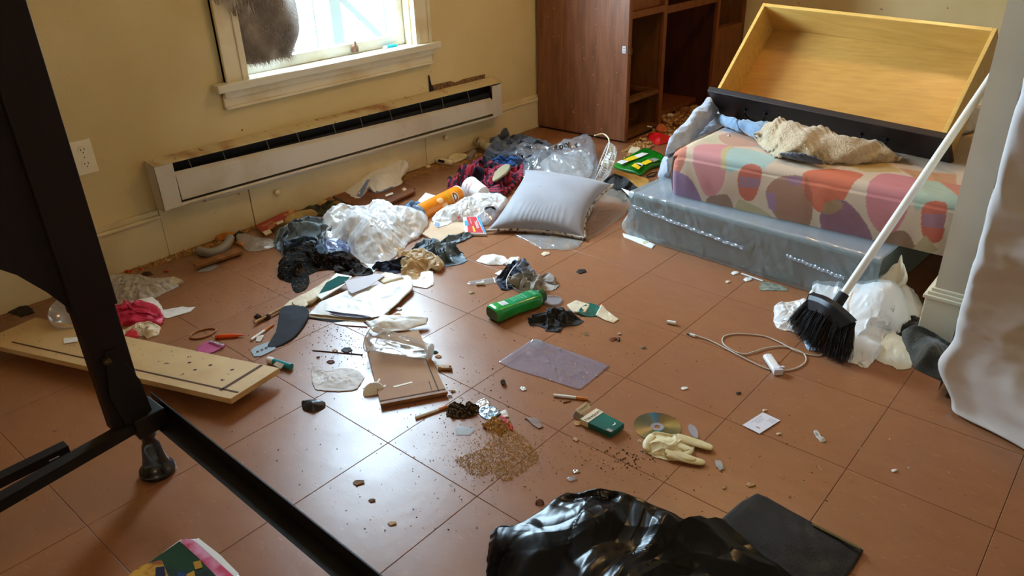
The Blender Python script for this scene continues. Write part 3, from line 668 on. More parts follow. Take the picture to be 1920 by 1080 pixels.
RA = relief_grid(lambda u, v: field(np.stack([u * Wm + v * .62 * .9, v * .62 * .28 - u * Wm * .1], 1), 34, 'crumple', 5), 220, 70)
RB = relief_grid(lambda u, v: field(np.stack([u * Wm, v * .62], 1), 14, 'crumple', 8), 220, 70)
RC_ = relief_grid(lambda u, v: field(np.stack([u * 1.85, .002 + v * .178], 1), 20, 'crumple', 15), 60, 12)
def wrapf(u, v):
    iu, iv = int(round(u * 219)), int(round(v * 69))
    # around the front from floor, over the top; u along x
    s_ = v * 0.62; U = u * Wm
    if s_ < .176: P = bs(U, 0, s_ + .002); nrm = np.array([-ey[0], -ey[1], .15])
    else: P = bs(U, s_ - .176, .180); nrm = np.array([0, 0, 1.0])
    uv = np.array([[U + .9 * min(s_, .18), s_]])
    h = RA[iv, iu] * .0030 + .006
    if s_ > .2: h = .004 + abs(RB[iv, iu]) * .002
    return P + nrm * h
MB().grid(wrapf, 220, 70).build('plastic_wrap', film('mattress_film', (225, 235, 242), 0.66, 0.17, 1.1, (196, 206, 206), 0.4, 30, 0.1), bsp, smooth=True)
def wrapside(u, v):
    V_ = u * 1.85; z_ = .002 + v * .178; h = RC_[int(round(v * 11)), int(round(u * 59))] * .004
    return bs(-.005 + h, V_, z_)
MB().grid(wrapside, 60, 12).build('plastic_wrap', MATS['mattress_film'], bsp, smooth=True)
for (a, b, z0, z1) in ((.02, .50, .125, .085), (.66, .86, .105, .085)):
    rb = MB()
    for k in range(14):
        t0, t1 = k / 14, (k + 1) / 14
        p = bs(a + (b - a) * t0, -.013, z0 + (z1 - z0) * t0 + .002 * math.sin(k * 2)); q = bs(a + (b - a) * t1, -.013, z0 + (z1 - z0) * t1 + .002 * math.sin(k * 2 + 2))
        rb.obox(p, q - p, (0, .003, 0), (0, 0, .011))
    rb.build('tape_seam', clearplas, bsp, smooth=True)
heap('plastic_flap', [(1178, 395, .10), (1195, 398, .10), (1200, 430, .02), (1208, 447, .003), (1190, 442, .003), (1174, 430, .02)], milkplas, [(1185, 420, .05)], amp=.006, freq=25, N=60, R=10, seed=4, parent=bsp)
heap('torn_paper', [(1168, 437), (1200, 446), (1228, 458), (1222, 466), (1190, 452), (1170, 444)], whitep, amp=.004, freq=60, N=60, R=6, seed=4, label='torn cream paper scraps at the near left corner of the box spring', cat='paper scraps')

# patterned mattress
MT = .185; TT = .368
f1 = np.array([-1.352, 2.455]); f2 = np.array([-0.20, 2.462])
Wp = f2[0] - f1[0]; Dp = 1.25
TT0 = TT
def mz_top(u): return TT0 + .004 * math.sin(u * 9)
def pm(u, s_):
    """u along x, s_ arc length up the front then over the top, rounded edge"""
    r = .035; x = f1[0] + u; y = f1[1] + (f2[1] - f1[1]) * u / Wp
    Hh = TT - MT
    if s_ < Hh - r: yy, z = -.010 * math.sin(math.pi * s_ / Hh), MT + s_
    elif s_ < Hh - r + r * 1.5708:
        a = (s_ - (Hh - r)) / r; yy, z = r - r * math.cos(a), MT + Hh - r + r * math.sin(a)
    else: yy, z = r + s_ - (Hh - r + r * 1.5708), MT + Hh
    return np.array([x, y + yy, z])
def pat_uv(px, py):
    a = PY(px, py, f1[1])
    if a[2] <= TT: return (a[0] - f1[0], a[2] - MT)
    b = P0(px, py, TT); return (b[0] - f1[0], (b[1] - f1[1] - .035) + (TT - MT - .035) + .070)
BASEC = np.array(lin((198, 174, 150)))
blobs = [  # outline in picture pixels, colour
    ([(1262, 275), (1283, 274), (1286, 295), (1278, 320), (1262, 335), (1254, 330), (1252, 300)], (196, 110, 84)),
    ([(1256, 322), (1285, 325), (1304, 345), (1316, 385), (1290, 378), (1254, 360)], (136, 104, 140)),
    ([(1303, 275), (1335, 272), (1373, 278), (1362, 320), (1350, 358), (1325, 366), (1306, 320), (1298, 290)], (206, 134, 136)),
    ([(1352, 280), (1374, 276), (1368, 305), (1355, 318), (1350, 300)], (190, 170, 122)),
    ([(1368, 280), (1410, 284), (1452, 300), (1430, 318), (1400, 312), (1370, 322), (1362, 310)], (160, 186, 180)),
    ([(1345, 365), (1366, 366), (1374, 395), (1350, 396), (1328, 388), (1326, 372)], (146, 112, 92)),
    ([(1392, 312), (1410, 308), (1427, 318), (1426, 345), (1415, 372), (1400, 376), (1388, 362), (1385, 335)], (192, 92, 66)),
    ([(1387, 330), (1426, 334), (1424, 352), (1388, 350)], (150, 104, 124)),
    ([(1385, 375), (1400, 378), (1440, 400), (1455, 420), (1420, 415), (1378, 402)], (176, 160, 118)),
    ([(1440, 350), (1460, 333), (1495, 330), (1518, 345), (1525, 390), (1515, 425), (1492, 432), (1465, 420), (1448, 395), (1438, 370)], (160, 112, 86)),
    ([(1470, 332), (1500, 330), (1505, 345), (1485, 348)], (150, 104, 124)),
    ([(1438, 360), (1456, 362), (1455, 398), (1442, 390)], (150, 110, 140)),
    ([(1508, 322), (1560, 320), (1615, 330), (1585, 372), (1560, 398), (1530, 392), (1508, 355), (1504, 335)], (204, 96, 60)),
    ([(1508, 325), (1524, 360), (1526, 388), (1510, 365)], (170, 84, 56)),
    ([(1540, 400), (1560, 376), (1590, 378), (1625, 420), (1632, 455), (1590, 450), (1545, 436), (1538, 420)], (140, 92, 110)),
    ([(1548, 380), (1572, 374), (1582, 385), (1568, 398), (1545, 400)], (160, 126, 90)),
    ([(1625, 352), (1650, 328), (1700, 334), (1735, 345), (1700, 400), (1672, 440), (1645, 432), (1628, 400)], (200, 118, 124)),
    ([(1712, 345), (1765, 338), (1800, 360), (1790, 392), (1750, 385), (1715, 390)], (164, 180, 160)),
    ([(1732, 385), (1750, 378), (1774, 385), (1772, 420), (1765, 450), (1745, 455), (1730, 440), (1728, 405)], (190, 84, 60)),
    ([(1732, 400), (1774, 402), (1770, 428), (1730, 424)], (150, 100, 118)),
    ([(1640, 470), (1665, 440), (1695, 432), (1712, 455), (1710, 470), (1650, 462)], (138, 100, 74)),
    ([(1708, 470), (1735, 440), (1760, 470), (1740, 478)], (176, 156, 116)),
    ([(1290, 258), (1330, 250), (1360, 262), (1330, 270)], (196, 184, 150)),
    ([(1345, 256), (1400, 250), (1440, 270), (1425, 275), (1365, 275)], (190, 144, 120)),
    ([(1330, 245), (1400, 238), (1440, 250), (1380, 252)], (150, 160, 180)),
    ([(1426, 282), (1470, 290), (1450, 300)], (196, 140, 120)),
    ([(1560, 308), (1650, 304), (1690, 325), (1620, 325)], (192, 158, 96)),
    ([(1680, 318), (1790, 330), (1790, 350), (1710, 336)], (196, 140, 96)),
    ([(1760, 345), (1800, 350), (1800, 380), (1785, 365)], (200, 120, 96)),
]
def in_poly(x, y, P):
    c = np.zeros(len(x), bool); n = len(P)
    for i in range(n):
        x1, y1 = P[i]; x2, y2 = P[(i + 1) % n]
        m_ = ((y1 > y) != (y2 > y)) & (x < (x2 - x1) * (y - y1) / (y2 - y1 + 1e-12) + x1); c ^= m_
    return c
nu, nv = 360, 200; SL = .185 + Dp
us = np.linspace(0, Wp, nu); vs = np.concatenate([np.linspace(0, .60, 170), np.linspace(.61, SL, 30)])
Vp = []; UU = []; VV = []
for s_ in vs:
    for u in us:
        p = pm(u, s_)
        # rounded vertical left corner
        if u < .03: p[1] += .03 - math.sqrt(max(0, .03 ** 2 - (.03 - u) ** 2)) if s_ < .16 else 0; 
        if u < .05 and s_ > .12: p[2] -= .02 * (1 - u / .05) ** 2
        Vp.append(p); UU.append(u); VV.append(s_)
Vp = np.array(Vp); UU = np.array(UU); VV = np.array(VV)
hh = field(np.stack([UU, VV], 1), 6, 'soft', 3); Vp[:, 2] += hh * .0022 * (VV > .2); Vp[:, 1] += hh * .002 * (VV < .15)
colr = np.tile(BASEC, (len(Vp), 1))
for (P, cc) in blobs:
    Q = smooth_path([np.array(list(pat_uv(*p)) + [0]) for p in P], 1 if len(P) < 5 else 6, True); Q = [(q[0], q[1]) for q in Q]
    colr[in_poly(UU, VV, Q)] = .80 * np.array(lin(cc)) + .10 * BASEC
F = [(j * nu + i, j * nu + i + 1, (j + 1) * nu + i + 1, (j + 1) * nu + i) for j in range(len(vs) - 1) for i in range(nu - 1)]
pat = attr_mat('patterned_sheet', 0.85)
pmo = empty('mattress', (f1[0] + Wp / 2, f1[1] + Dp / 2, MT), 'mattress in a cream sheet printed with large pink orange and purple blobs', 'mattress')
link('fitted_sheet', Vp, F, pat, pmo, smooth=True, cols=colr)
y0_ = f1[1]
MB().box(f1[0] + .012, f2[0] - .01, y0_ + .014, y0_ + Dp, MT + .002, TT - .010).build('core', mat('sheet_plain', (206, 184, 160), .85), pmo, bev=.02)
def left_end(u, v): s_ = v; return (f1[0] - .012 * math.sin(math.pi * v), y0_ + .02 + u * (Dp - .03), MT + v * (TT - MT - .012))
MB().grid(left_end, 30, 10).build('fitted_sheet', MATS['sheet_plain'], pmo, smooth=True)
MB().lathe((P0(1367, 256, TT)[0], P0(1367, 256, TT)[1], TT), (P0(1367, 256, TT)[0], P0(1367, 256, TT)[1], TT + .008), [(0, .006), (1, .004)], 10).build('silver_stud', silver, label='tiny silver cap lying on top of the patterned mattress', cat='cap')

# fleece blankets
def HB(name, pts, m, **kw): return heap(name, pts, m, **kw)
def blanket_strip(name, A, B, m, w=.05, n=60, k=20, parent=None, bulge=.03, seed=1, **kw):
    """thick soft roll whose outline runs along two edge lines A and B"""
    A = np.array(smooth_path(A, n // max(1, len(A) - 1))); B = np.array(smooth_path(B, n // max(1, len(B) - 1)))
    q = min(len(A), len(B)); ia = np.linspace(0, len(A) - 1, q).astype(int); ib = np.linspace(0, len(B) - 1, q).astype(int); A = A[ia]; B = B[ib]
    V = []
    for i in range(q):
        c = (A[i] + B[i]) / 2; a = (A[i] - B[i]) / 2; t = A[min(i + 1, q - 1)] - A[max(i - 1, 0)]; nn = np.cross(a, t); nn /= (np.linalg.norm(nn) + 1e-9)
        if nn[2] < 0: nn = -nn
        for j in range(k):
            an = 2 * math.pi * j / k; rr = 1 + .10 * math.sin(i * .45 + j * .9 + seed) + .06 * math.sin(i * 1.1 - j * 1.7)
            V.append(c + a * math.cos(an) * rr + nn * bulge * math.sin(an) * rr * (math.sin(math.pi * (i + .6) / (q + .2)) ** .3))
    F = [(i * k + j, i * k + (j + 1) % k, (i + 1) * k + (j + 1) % k, (i + 1) * k + j) for i in range(q - 1) for j in range(k)] + [tuple(range(k)), tuple((q - 1) * k + j for j in range(k))]
    return link(name, V, F, m, parent, smooth=True, **kw)
flb = empty('fleece_blanket', P0(1236, 328, .18), 'pale grey fleece blanket falling from the drawer down the left of the mattresses', 'blanket')
A = [P0(1234, 332, .17), PY(1255, 290, 2.60), PY(1280, 240, 2.72), PY(1308, 205, 2.85), PY(1328, 183, 2.95)]
B = [P0(1247, 330, .17), PY(1272, 282, 2.60), PY(1306, 250, 2.72), PY(1336, 222, 2.85), PY(1346, 208, 2.95)]
blanket_strip('blanket_fold', A, B, fleece, parent=flb, bulge=.05)
A = [PY(1262, 296, 2.72), PY(1290, 262, 2.86), PY(1325, 226, 2.95), PY(1345, 208, 3.02)]
B = [PY(1275, 285, 2.80), PY(1325, 258, 2.92), PY(1350, 240, 3.0), PY(1362, 222, 3.06)]
blanket_strip('blanket_fold', A, B, fleece, parent=flb, bulge=.03, seed=5)
A = [PY(1338, 210, 2.95), P0(1365, 222, TT + .05), P0(1400, 226, TT + .06), P0(1450, 232, TT + .06)]
B = [PY(1345, 232, 2.9), P0(1378, 240, TT + .01), P0(1412, 258, TT + .01), P0(1438, 276, TT + .01)]
blanket_strip('blanket_fold', A, B, fleeceb, parent=flb, bulge=.02, seed=2)
A = [P0(1418, 250, TT + .05), P0(1440, 232, TT + .075), P0(1466, 226, TT + .08), P0(1500, 240, TT + .07), P0(1545, 244, TT + .07), P0(1590, 262, TT + .06), P0(1640, 268, TT + .04), P0(1690, 296, TT + .02)]
B = [P0(1420, 262, TT + .02), P0(1440, 282, TT + .012), P0(1462, 290, TT + .02), P0(1510, 290, TT + .035), P0(1540, 300, TT + .014), P0(1590, 305, TT + .01), P0(1640, 302, TT + .008), P0(1690, 300, TT + .01)]
bk2 = empty('sherpa_blanket', P0(1560, 300, TT), 'cream sherpa throw bunched under the big drawer on the patterned mattress', 'blanket')
blanket_strip('sherpa_body', A, B, fleecec, parent=bk2, bulge=.035, k=28, n=90, seed=3)
A = [P0(1462, 288, TT + .03), P0(1500, 288, TT + .045), P0(1540, 300, TT + .03)]
B = [P0(1466, 292, TT + .014), P0(1505, 302, TT + .012), P0(1545, 308, TT + .008)]
blanket_strip('dark_lining', A, B, charcoal, parent=bk2, bulge=.008, seed=4)
heap('folded_blankets', [(-1.2, 3.14, TT + .02), (-.6, 3.14, TT + .02), (-.6, 3.6, TT + .02), (-1.2, 3.6, TT + .02)], fleece, [(-.9, 3.36, TT + .15)], world=True, base=TT, amp=.01, freq=6, mode='soft', N=80, R=12, seed=2,
     label='grey blankets stuffed under the back of the big drawer', cat='blanket')

# ------------------------------------------------------------------ big drawer leaning on the mattress
sD = 2.46
rr_ = [ray(*p) for p in ((1345, 165), (1422, 5), (1858, 52), (1775, 250))]
l_ = np.linalg.solve(np.stack([rr_[0], -rr_[1], rr_[2]], 1), rr_[3]); l_ = list(l_) + [1]
FLd, BLd, BRd, FRd = [rr_[i] * l_[i] * sD + CAMP for i in range(4)]
w_ = FRd - FLd; Wd = np.linalg.norm(w_); w_ /= Wd; d_ = BLd - FLd; Dd = np.linalg.norm(d_); d_ = d_ / Dd
d_ = d_ - 0.5 * w_ * (w_ @ d_); d_ /= np.linalg.norm(d_); nD = np.cross(w_, d_); nD /= np.linalg.norm(nD)
if nD[2] < 0: nD = -nD
DEP = .155; t_ = .014
dr = empty('large_drawer', FLd - nD * DEP, 'big empty drawer with golden inside and dark front, tipped up on the mattress', 'drawer')
def DO(a, b, c): return FLd + w_ * a + d_ * b - nD * c
def dbox(name, a0, a1, b0, b1, c0, c1, m, bev=.0015, par=None):
    return MB().obox(DO(a0, b0, c0), w_ * (a1 - a0), d_ * (b1 - b0), -nD * (c1 - c0)).build(name, m, par or dr, bev=bev)
dbox('side', 0, t_, 0, Dd, 0, DEP, maple); dbox('side', Wd - t_, Wd, 0, Dd, 0, DEP, maple)
dbox('back', t_, Wd - t_, Dd - t_, Dd, 0, DEP, maple)
dbox('inner_front', t_, Wd - t_, 0, t_ * .7, 0.02, DEP, maple)
dbox('bottom', t_, Wd - t_, t_, Dd - t_, DEP - .018, DEP - .008, mapleb)
df = dbox('drawer_front', -.035, Wd + .012, -.024, 0, -.004, DEP + .03, espr, .003)
for cx_ in (.16, Wd - .24):
    hp = []
    for k in range(15):
        a = math.pi * k / 14; hp.append(DO(cx_ - .045 * math.cos(a), -.026 - .022 * math.sin(a) ** .5 if 0 < k < 14 else -.026, .075 + .035 * math.sin(a)))
    hd = MB().tube(hp, .0032, 8).build('handle', mat('handle_black', (12, 11, 11), .3, metal=.6), dr, smooth=True)
    for sg in (-1, 1):
        c_ = DO(cx_ + sg * .045, -.024, .075); MB().lathe(c_, c_ - d_ * .006, [(0, .009), (.5, .008), (1, .004)], 12).build('mount', MATS['handle_black'], hd, smooth=True)

# ------------------------------------------------------------------ sheet-covered furniture on the right
cov = empty('sheet_covered_bed', (.4, 2.05, 0), 'white sheet hanging to the floor over furniture at the right edge', 'bed')
MB().box(-.22, 1.6, 1.99, 2.235, 0.01, 1.22).build('mattress', mat('ticking', (200, 196, 190), .8), cov, bev=.03)
_sx = lambda u: -.252 + 1.9 * u ** 1.2
_sz = lambda v: 1.26 * np.minimum(1, v / .85)
FA = relief_grid(lambda u, v: field(np.stack([_sx(u) * .55 - _sz(v) * .5, _sz(v) * 1.5 + _sx(u) * .7], 1), 5.5, 'fold', 12), 150, 130)
FB = relief_grid(lambda u, v: field(np.stack([_sx(u) * .35 + _sz(v) * .25, _sz(v) * 1.0 - _sx(u) * .3], 1), 7, 'soft', 31), 150, 130)
def ku0(u): return min(1, u / .08 + .08)
def sheetf(u, v):
    # v 0..1: hem -> top edge -> back over the top
    x = -.252 + 1.9 * u ** 1.2
    z = 1.26 * min(1, v / .85)
    y = 1.955
    iu, iv = int(round(u * 149)), int(round(v * 129)); fold = FA[iv, iu]; fold2 = FB[iv, iu]
    y -= ku0(u) * (.007 * fold + .012 * fold2)
    fl_ = max(0, 1 - z / .30)
    ku = min(1, u / .05 + .1)
    y -= .10 * fl_ ** 1.6 * (.8 + .4 * math.sin(x * 7 + 1))
    if u < .03: y += .02 * (1 - u / .03) ** 2
    x2 = x + .010 * fold * ku + .035 * fl_ ** 2 * math.sin(z * 40) * (1 if u < .2 else .2)
    if z < .06: x2 += .045 * (1 - z / .06) ** 2 * (1 - u)
    if v > .85: y = 1.955 + (v - .85) / .15 * .30; z = 1.26
    return (x2, y, max(z, .004 + .006 * abs(math.sin(x * 9))))
so = MB().grid(sheetf, 150, 130).build('sheet', sheetw, cov, smooth=True); sm = so.modifiers.new('s', 'SOLIDIFY'); sm.thickness = .004; sm.offset = -1
def sheets(u, v):
    z = .01 + 1.25 * v; return (-.252, 1.973 + .25 * u, z)
MB().grid(sheets, 12, 30).build('sheet', sheetw, cov, smooth=True)

# ------------------------------------------------------------------ bed frame in the left foreground
bf = empty('bed_frame', P0(297, 890), 'dark mahogany headboard and black steel bed frame in the left foreground', 'bed frame')
hx0, hx1 = -1.625, -1.585
MB().box(hx0, hx1, .432, .512, .165, .46).box(hx0 - .004, hx1 + .004, .430, .517, .46, 1.35).build('headboard_post', mahog, bf, bev=.003)
# headboard panel with the curved lower edge
lowedge = [(.432, .474), (.40, .53), (.36, .585), (.33, .612), (.27, .635), (.15, .665), (0, .69), (-.3, .71)]
pp = [np.array([hx0 + .008, y, z]) for y, z in lowedge] + [np.array([hx0 + .008, -.3, 1.32]), np.array([hx0 + .008, .432, 1.25])]
MB().prism(pp, (.022, 0, 0)).build('headboard_panel', mahog, bf)
MB().box(hx0, hx1, -1.05, -.97, 0.0, 1.30).build('headboard_post', mahog, bf, bev=.003)
MB().box(hx0 + .008, hx0 + .03, -.97, -.3, .71, 1.32).build('headboard_panel', mahog, bf)
# side rail: vertical flange and bottom flange
A_ = np.array([-1.66, .556, .178]); B_ = np.array([.45, .520, .178]); dd = B_ - A_
rl_ = MB().obox(A_, dd, (0, -.003, 0), (0, 0, -.040)).obox(A_ + (0, -.040, -.040), dd, (0, .040, 0), (0, 0, .003))
rail = rl_.build('side_rail', steelb, bf)
for (px, py) in ((420, 884), (608, 1046), (288, 769)):
    slot = MB(); p = PY(px, py, .545); slot.obox((p[0], .5445, p[2]), (.022, -.0003, 0.004), (0, .001, 0), (0, 0, .006))
    slot.build('slot', whiteprint, rail)
# head plate and bolt
MB().prism([PX(*p, hx1 + .006) for p in ((195, 660), (215, 655), (262, 712), (285, 770), (262, 800), (235, 795), (205, 745))], (.004, 0, 0)).build('mounting_plate', steelb, bf, bev=.001)
c_ = PX(202, 679, hx1 + .012)
MB().lathe(c_ - np.array([.012, 0, 0]), c_ + np.array([.008, 0, 0]), [(0, .011), (.6, .010), (1, .005)], 14).build('bolt', mat('old_brass', (70, 60, 40), .4, metal=.8), bf, smooth=True)
cr = MB().obox((-1.600, .470, .148), (.030, 0, 0), (.165, -1.35, 0), (0, 0, .026)); cr.build('cross_rail', steelb, bf, bev=.001)
cr = MB().obox((-1.640, .345, .150), (.028, 0, 0), (.02, -1.2, 0), (0, 0, .022)); cro = cr.build('cross_rail', steelb, bf, bev=.001)
MB().obox(P0(92, 864, .1725), (.004, 0, 0), (0, .02, 0), (0, 0, .001)).build('slot', metal, cro)
lp = P0(297, 886)
MB().lathe((lp[0] - .005, lp[1] + .005, .19), (lp[0], lp[1], 0), [(0, .020), (.42, .021), (.45, .016), (.52, .0155), (.56, .020), (.78, .027), (.90, .033), (.91, .040), (.97, .042), (1, .038)], 24).build('glide_leg', mat('black_leg_plastic', (16, 15, 18), .25, coat=.3), bf, smooth=True)
MB().box(-1.64, -1.56, .47, .54, .135, .185).build('corner_bracket', steelb, bf, bev=.003)
MB().lathe((-1.60, -1.0, .14), (-1.60, -1.0, 0), [(0, .02), (.6, .02), (1, .04)], 16).build('glide_leg', MATS['black_leg_plastic'], bf)
MB().lathe((.35, .52, .15), (.35, .52, 0), [(0, .02), (.6, .02), (1, .04)], 16).build('glide_leg', MATS['black_leg_plastic'], bf)


# ================================================================== clutter
def rods(name, a, b, r, m, label, cat, z=None, n=10, **kw):
    z = r if z is None else z
    return MB().rod(P0(*a, z), P0(*b, z), r, n=n).build(name, m, label=label, cat=cat, **kw)
def wpx(px, py): return float(np.linalg.norm(P0(px + 1, py) - P0(px, py)))
def tg(name, a, label, cat, group=None): return empty(name, P0(*a), label, cat, group)

# ---- long MDF plank lower left, propped on its far edge
pl = tg('long_board', (300, 690), 'long pale fibreboard plank with a groove, lying behind the bed leg', 'board')
a, b, c, d = P0(525, 695, .052), P0(432, 752, .052), P0(-60, 628, .040), P0(-30, 575, .028)
a, b = P0(524, 690, .050), P0(432, 748, .050); c = P0(-40, 641, .050); d = c + (a - b) * 1.02
MB().prism([a, b, c, d][::-1], (0, 0, -.017)).build('plank', mdf, pl, bev=.001)
def onp(t, s_, dz=.0006): q = (a * (1 - t) + d * t) * (1 - s_) + (b * (1 - t) + c * t) * s_; return q + np.array([0, 0, dz])
MB().prism([onp(.006, .80), onp(.006, .83), onp(.9, .83), onp(.9, .80)], .0004).build('groove', mat('groove_dark', (80, 48, 26), .8), pl)
MB().prism([onp(.055, .02), onp(.065, .02), onp(.065, .86), onp(.055, .86)], .0004).build('groove', MATS['groove_dark'], pl)
for k, (t, s_) in enumerate([(.2, .3), (.22, .5), (.27, .35), (.33, .5), (.12, .3), (.30, .2), (.5, .6), (.62, .5), (.70, .4), (.1, .6)]):
    heap('dirt_smudge', [tuple(onp(t + .006 * math.cos(i), s_ + .03 * math.sin(i), .0002)) for i in (0, 1, 2, 3, 4, 5)], crumbd, world=True, base=float(onp(t, s_)[2]) - .0028, amp=.0006, freq=80, N=18, R=3, seed=k, parent=pl, skirt=False)
for (t, s_, z0) in ((.12, .5, 0), (.8, .5, 0)):
    q = onp(t, s_); MB().box(q[0] - .04, q[0] + .04, q[1] - .03, q[1] + .03, 0.0, q[2] - .018).build('block', brownb, pl)

# ---- things beyond the plank, far left
heap('crumpled_bag', [(196, 520, .05), (240, 512, .05), (285, 520, .03), (330, 520, .02), (336, 535, .004), (310, 548, .003), (285, 560, .003), (240, 572, .003), (205, 570, .004), (192, 545, .02)], milkplas,
     [(240, 540, .05), (290, 540, .03)], amp=.012, freq=16, seed=21, hs=0.7, label='crumpled translucent bag against the wall behind the bed post', cat='plastic bag')
heap('pink_wrapper', [(208, 575), (240, 565, .02), (283, 568, .025), (302, 582, .02), (304, 602, .01), (278, 612), (240, 610), (212, 610)], pinkp,
     [(250, 588, .03), (290, 590, .03)], amp=.008, freq=14, mode='fold', seed=22, label='shiny pink and red wrapper between the long plank and the wall', cat='wrapper')
heap('torn_paper', [(238, 566, .02), (285, 556, .02), (298, 566), (305, 585), (330, 578), (366, 575), (356, 584), (315, 596), (300, 594), (292, 575, .02), (270, 570, .02)], whitep, amp=.005, freq=30, seed=23, R=10,
     label='torn white paper strip reaching right from the pink wrapper', cat='paper')
heap('crumpled_paper', [(222, 622), (258, 605, .02), (280, 602, .025), (300, 612, .012), (296, 628), (276, 634), (268, 628), (240, 634)], ivory, [(275, 615, .03)], amp=.008, freq=25, seed=24,
     label='crumpled cream paper with red print in front of the pink wrapper', cat='paper')
heap('red_scrap', [(236, 625, .012), (252, 615, .014), (258, 628, .008), (245, 634, .005)], redp, amp=.002, freq=30, seed=25, R=6, N=40, label='small red scrap on the cream paper behind the plank', cat='scrap')
# round clear lid seen behind the post
def ring(name, px, py, rad, m, label, cat, h=.01, z=0.0, lip=.004, par=None):
    c = P0(px, py, z); t = empty(name, c, label, cat)
    MB().lathe(c, c + np.array([0, 0, h]), [(0, rad), (.7, rad), (1, rad - .001), (1, rad - lip), (.45, rad - lip - .001), (.4, .001)], 40).build('rim', m, t, smooth=False)
    return t
clearrim = film('clear_rigid_plastic', (235, 235, 238), .66, .12, 1.0, (228, 224, 232), .15, 20, .1)
c = P0(140, 592, .055); t = empty('clear_tub', c - np.array([0, 0, .02]), 'round clear plastic tub lid standing behind the bed post', 'lid')
MB().lathe(c + (0, 0, -.015), c + np.array([.02, -.01, .03]), [(0, .060), (.3, .066), (1, .068), (1, .064), (.3, .058), (.25, .001)], 36).build('tub', clearrim, t, smooth=True)
heap('twisted_wrapper', [(118, 634, .053), (145, 632, .053), (145, 640, .053), (120, 644, .053)], whitep, base=.051, amp=.003, freq=60, seed=26, R=6, N=40, label='twist of pale wrapper lying on the long plank by the post', cat='wrapper')
for k, (x, y, w, m_, lb) in enumerate([(275, 514, 22, crumbd, 'dark flake by the baseboard left of the heater'), (262, 505, 10, redp, 'tiny red bottle cap by the baseboard near the bed post'), (240, 509, 14, redp, 'small red scrap touching the translucent bag by the wall'), (311, 508, 8, pinkp, 'tiny pink peg at the edge of the wall dirt'),
        (292, 532, 24, kraft, 'curled tan paper bit beside the translucent bag'), (315, 487, 9, ivory, 'pale chip under the baseboard near the bed post'), (40, 585, 50, MATS['black_bag_plastic'], 'dark red cloth scrap in the corner behind the plank')]):
    heap('scrap', [(x - w / 2, y), (x - w / 4, y - w / 5, .008), (x + w / 4, y - w / 4, .01), (x + w / 2, y), (x, y + w / 6)], m_, amp=.002, freq=60, seed=30 + k, R=5, N=30, label=lb, cat='scrap')
heap('paper_curl', [(295, 527), (325, 518, .02), (340, 524, .02), (325, 535), (300, 540)], ivory, amp=.003, freq=20, seed=41, R=5, N=40, label='thin curl of cream paper at the right end of the translucent bag', cat='paper')

# curved grey pipe, orange peel, strip, bubble wrap
pp_ = smooth_path([P0(372, 470, .018), P0(390, 474, .018), P0(408, 470, .02), P0(424, 460, .022), P0(432, 446, .028)], 6)
MB().tube(pp_, .017, 14).build('curved_pipe', greyp, smooth=True, label='curved grey plastic pipe on a wood strip by the wall', cat='pipe')
MB().prism([P0(362, 494, .02), P0(368, 500, .02), P0(455, 471, .02), P0(448, 462, .02)][::-1], -.010).build('wood_strip', woodm, bev=.001, label='flat brown wood strip under the grey pipe', cat='wood strip')
heap('orange_peel', [(405, 443, .02), (420, 436, .03), (440, 436, .03), (455, 445, .02), (452, 458, .01), (438, 452, .01), (420, 447, .01)], mat('orange_peel', (206, 128, 48), .7), [(430, 442, .035)], amp=.006, freq=24, seed=42, R=10, N=60, label='crumpled orange paper between the pipe and the bubble wrap', cat='paper')
heap('bubble_wrap', [(443, 440, .03), (462, 438, .03), (482, 444, .02), (520, 450, .008), (523, 458, .004), (500, 467), (468, 470), (455, 462)], film('bubble_film', (235, 230, 225), .45, .18, 1.0, (214, 206, 200), 1.0, 110, .2), [(480, 455, .022)], amp=.006, freq=18, seed=43, R=16, N=90, label='sheet of bubble wrap beside the dark clothes', cat='bubble wrap')
MB().box(*[0, 0, 0, 0, 0, 0]) if False else None
flat('grey_card', [(370, 510), (382, 500), (404, 495), (408, 500), (395, 508)], greyp, .001, label='thin grey card in front of the wood strip', cat='card')
heap('black_scrap', [(436, 441, .03), (448, 432, .035), (458, 438, .03), (450, 446, .02)], blackclo, amp=.004, freq=30, seed=44, R=5, N=30, label='black scrap behind the orange paper at the wall', cat='scrap')

# red cards against baseboard
rc = tg('card_stack', (520, 420), 'battered red and cream printed cardboard against the baseboard', 'cardboard')
P_ = [P0(480, 422, .02), P0(492, 437, .016), P0(562, 398, .03), P0(548, 390, .045)]
MB().prism(P_, (0, 0, -.006)).build('card', redd, rc)
MB().prism([P0(493, 436, .021), P0(498, 442, .018), P0(510, 437, .018), P0(506, 431, .021)], .004).build('patch', ivory, rc)
MB().prism([P0(518, 418, .032), P0(520, 422, .030), P0(532, 417, .030), P0(530, 413, .032)], .002).build('patch', ivory, rc)
heap('yellow_paper', [(535, 410, .03), (550, 398, .04), (575, 393, .04), (590, 396, .03), (560, 408, .02), (545, 415, .02)], mat('khaki_card', (170, 140, 80), .7), amp=.006, freq=20, seed=46, R=8, N=60, label='folded khaki paper on top of the red cards', cat='paper')
heap('white_card', [(533, 424, .03), (562, 408, .035), (568, 412, .03), (540, 430, .02)], whitep, amp=.002, freq=20, seed=47, R=5, N=40, label='narrow white card between the red cards and dark clothes', cat='card')
heap('olive_cloth', [(570, 392, .03), (600, 380, .035), (640, 372, .03), (640, 388, .02), (600, 400, .02)], mat('olive_cloth', (74, 72, 52), .9), amp=.008, freq=16, mode='fold', seed=48, hs=0.7, R=10, N=60, label='dark olive cloth along the wall behind the white bag', cat='cloth')
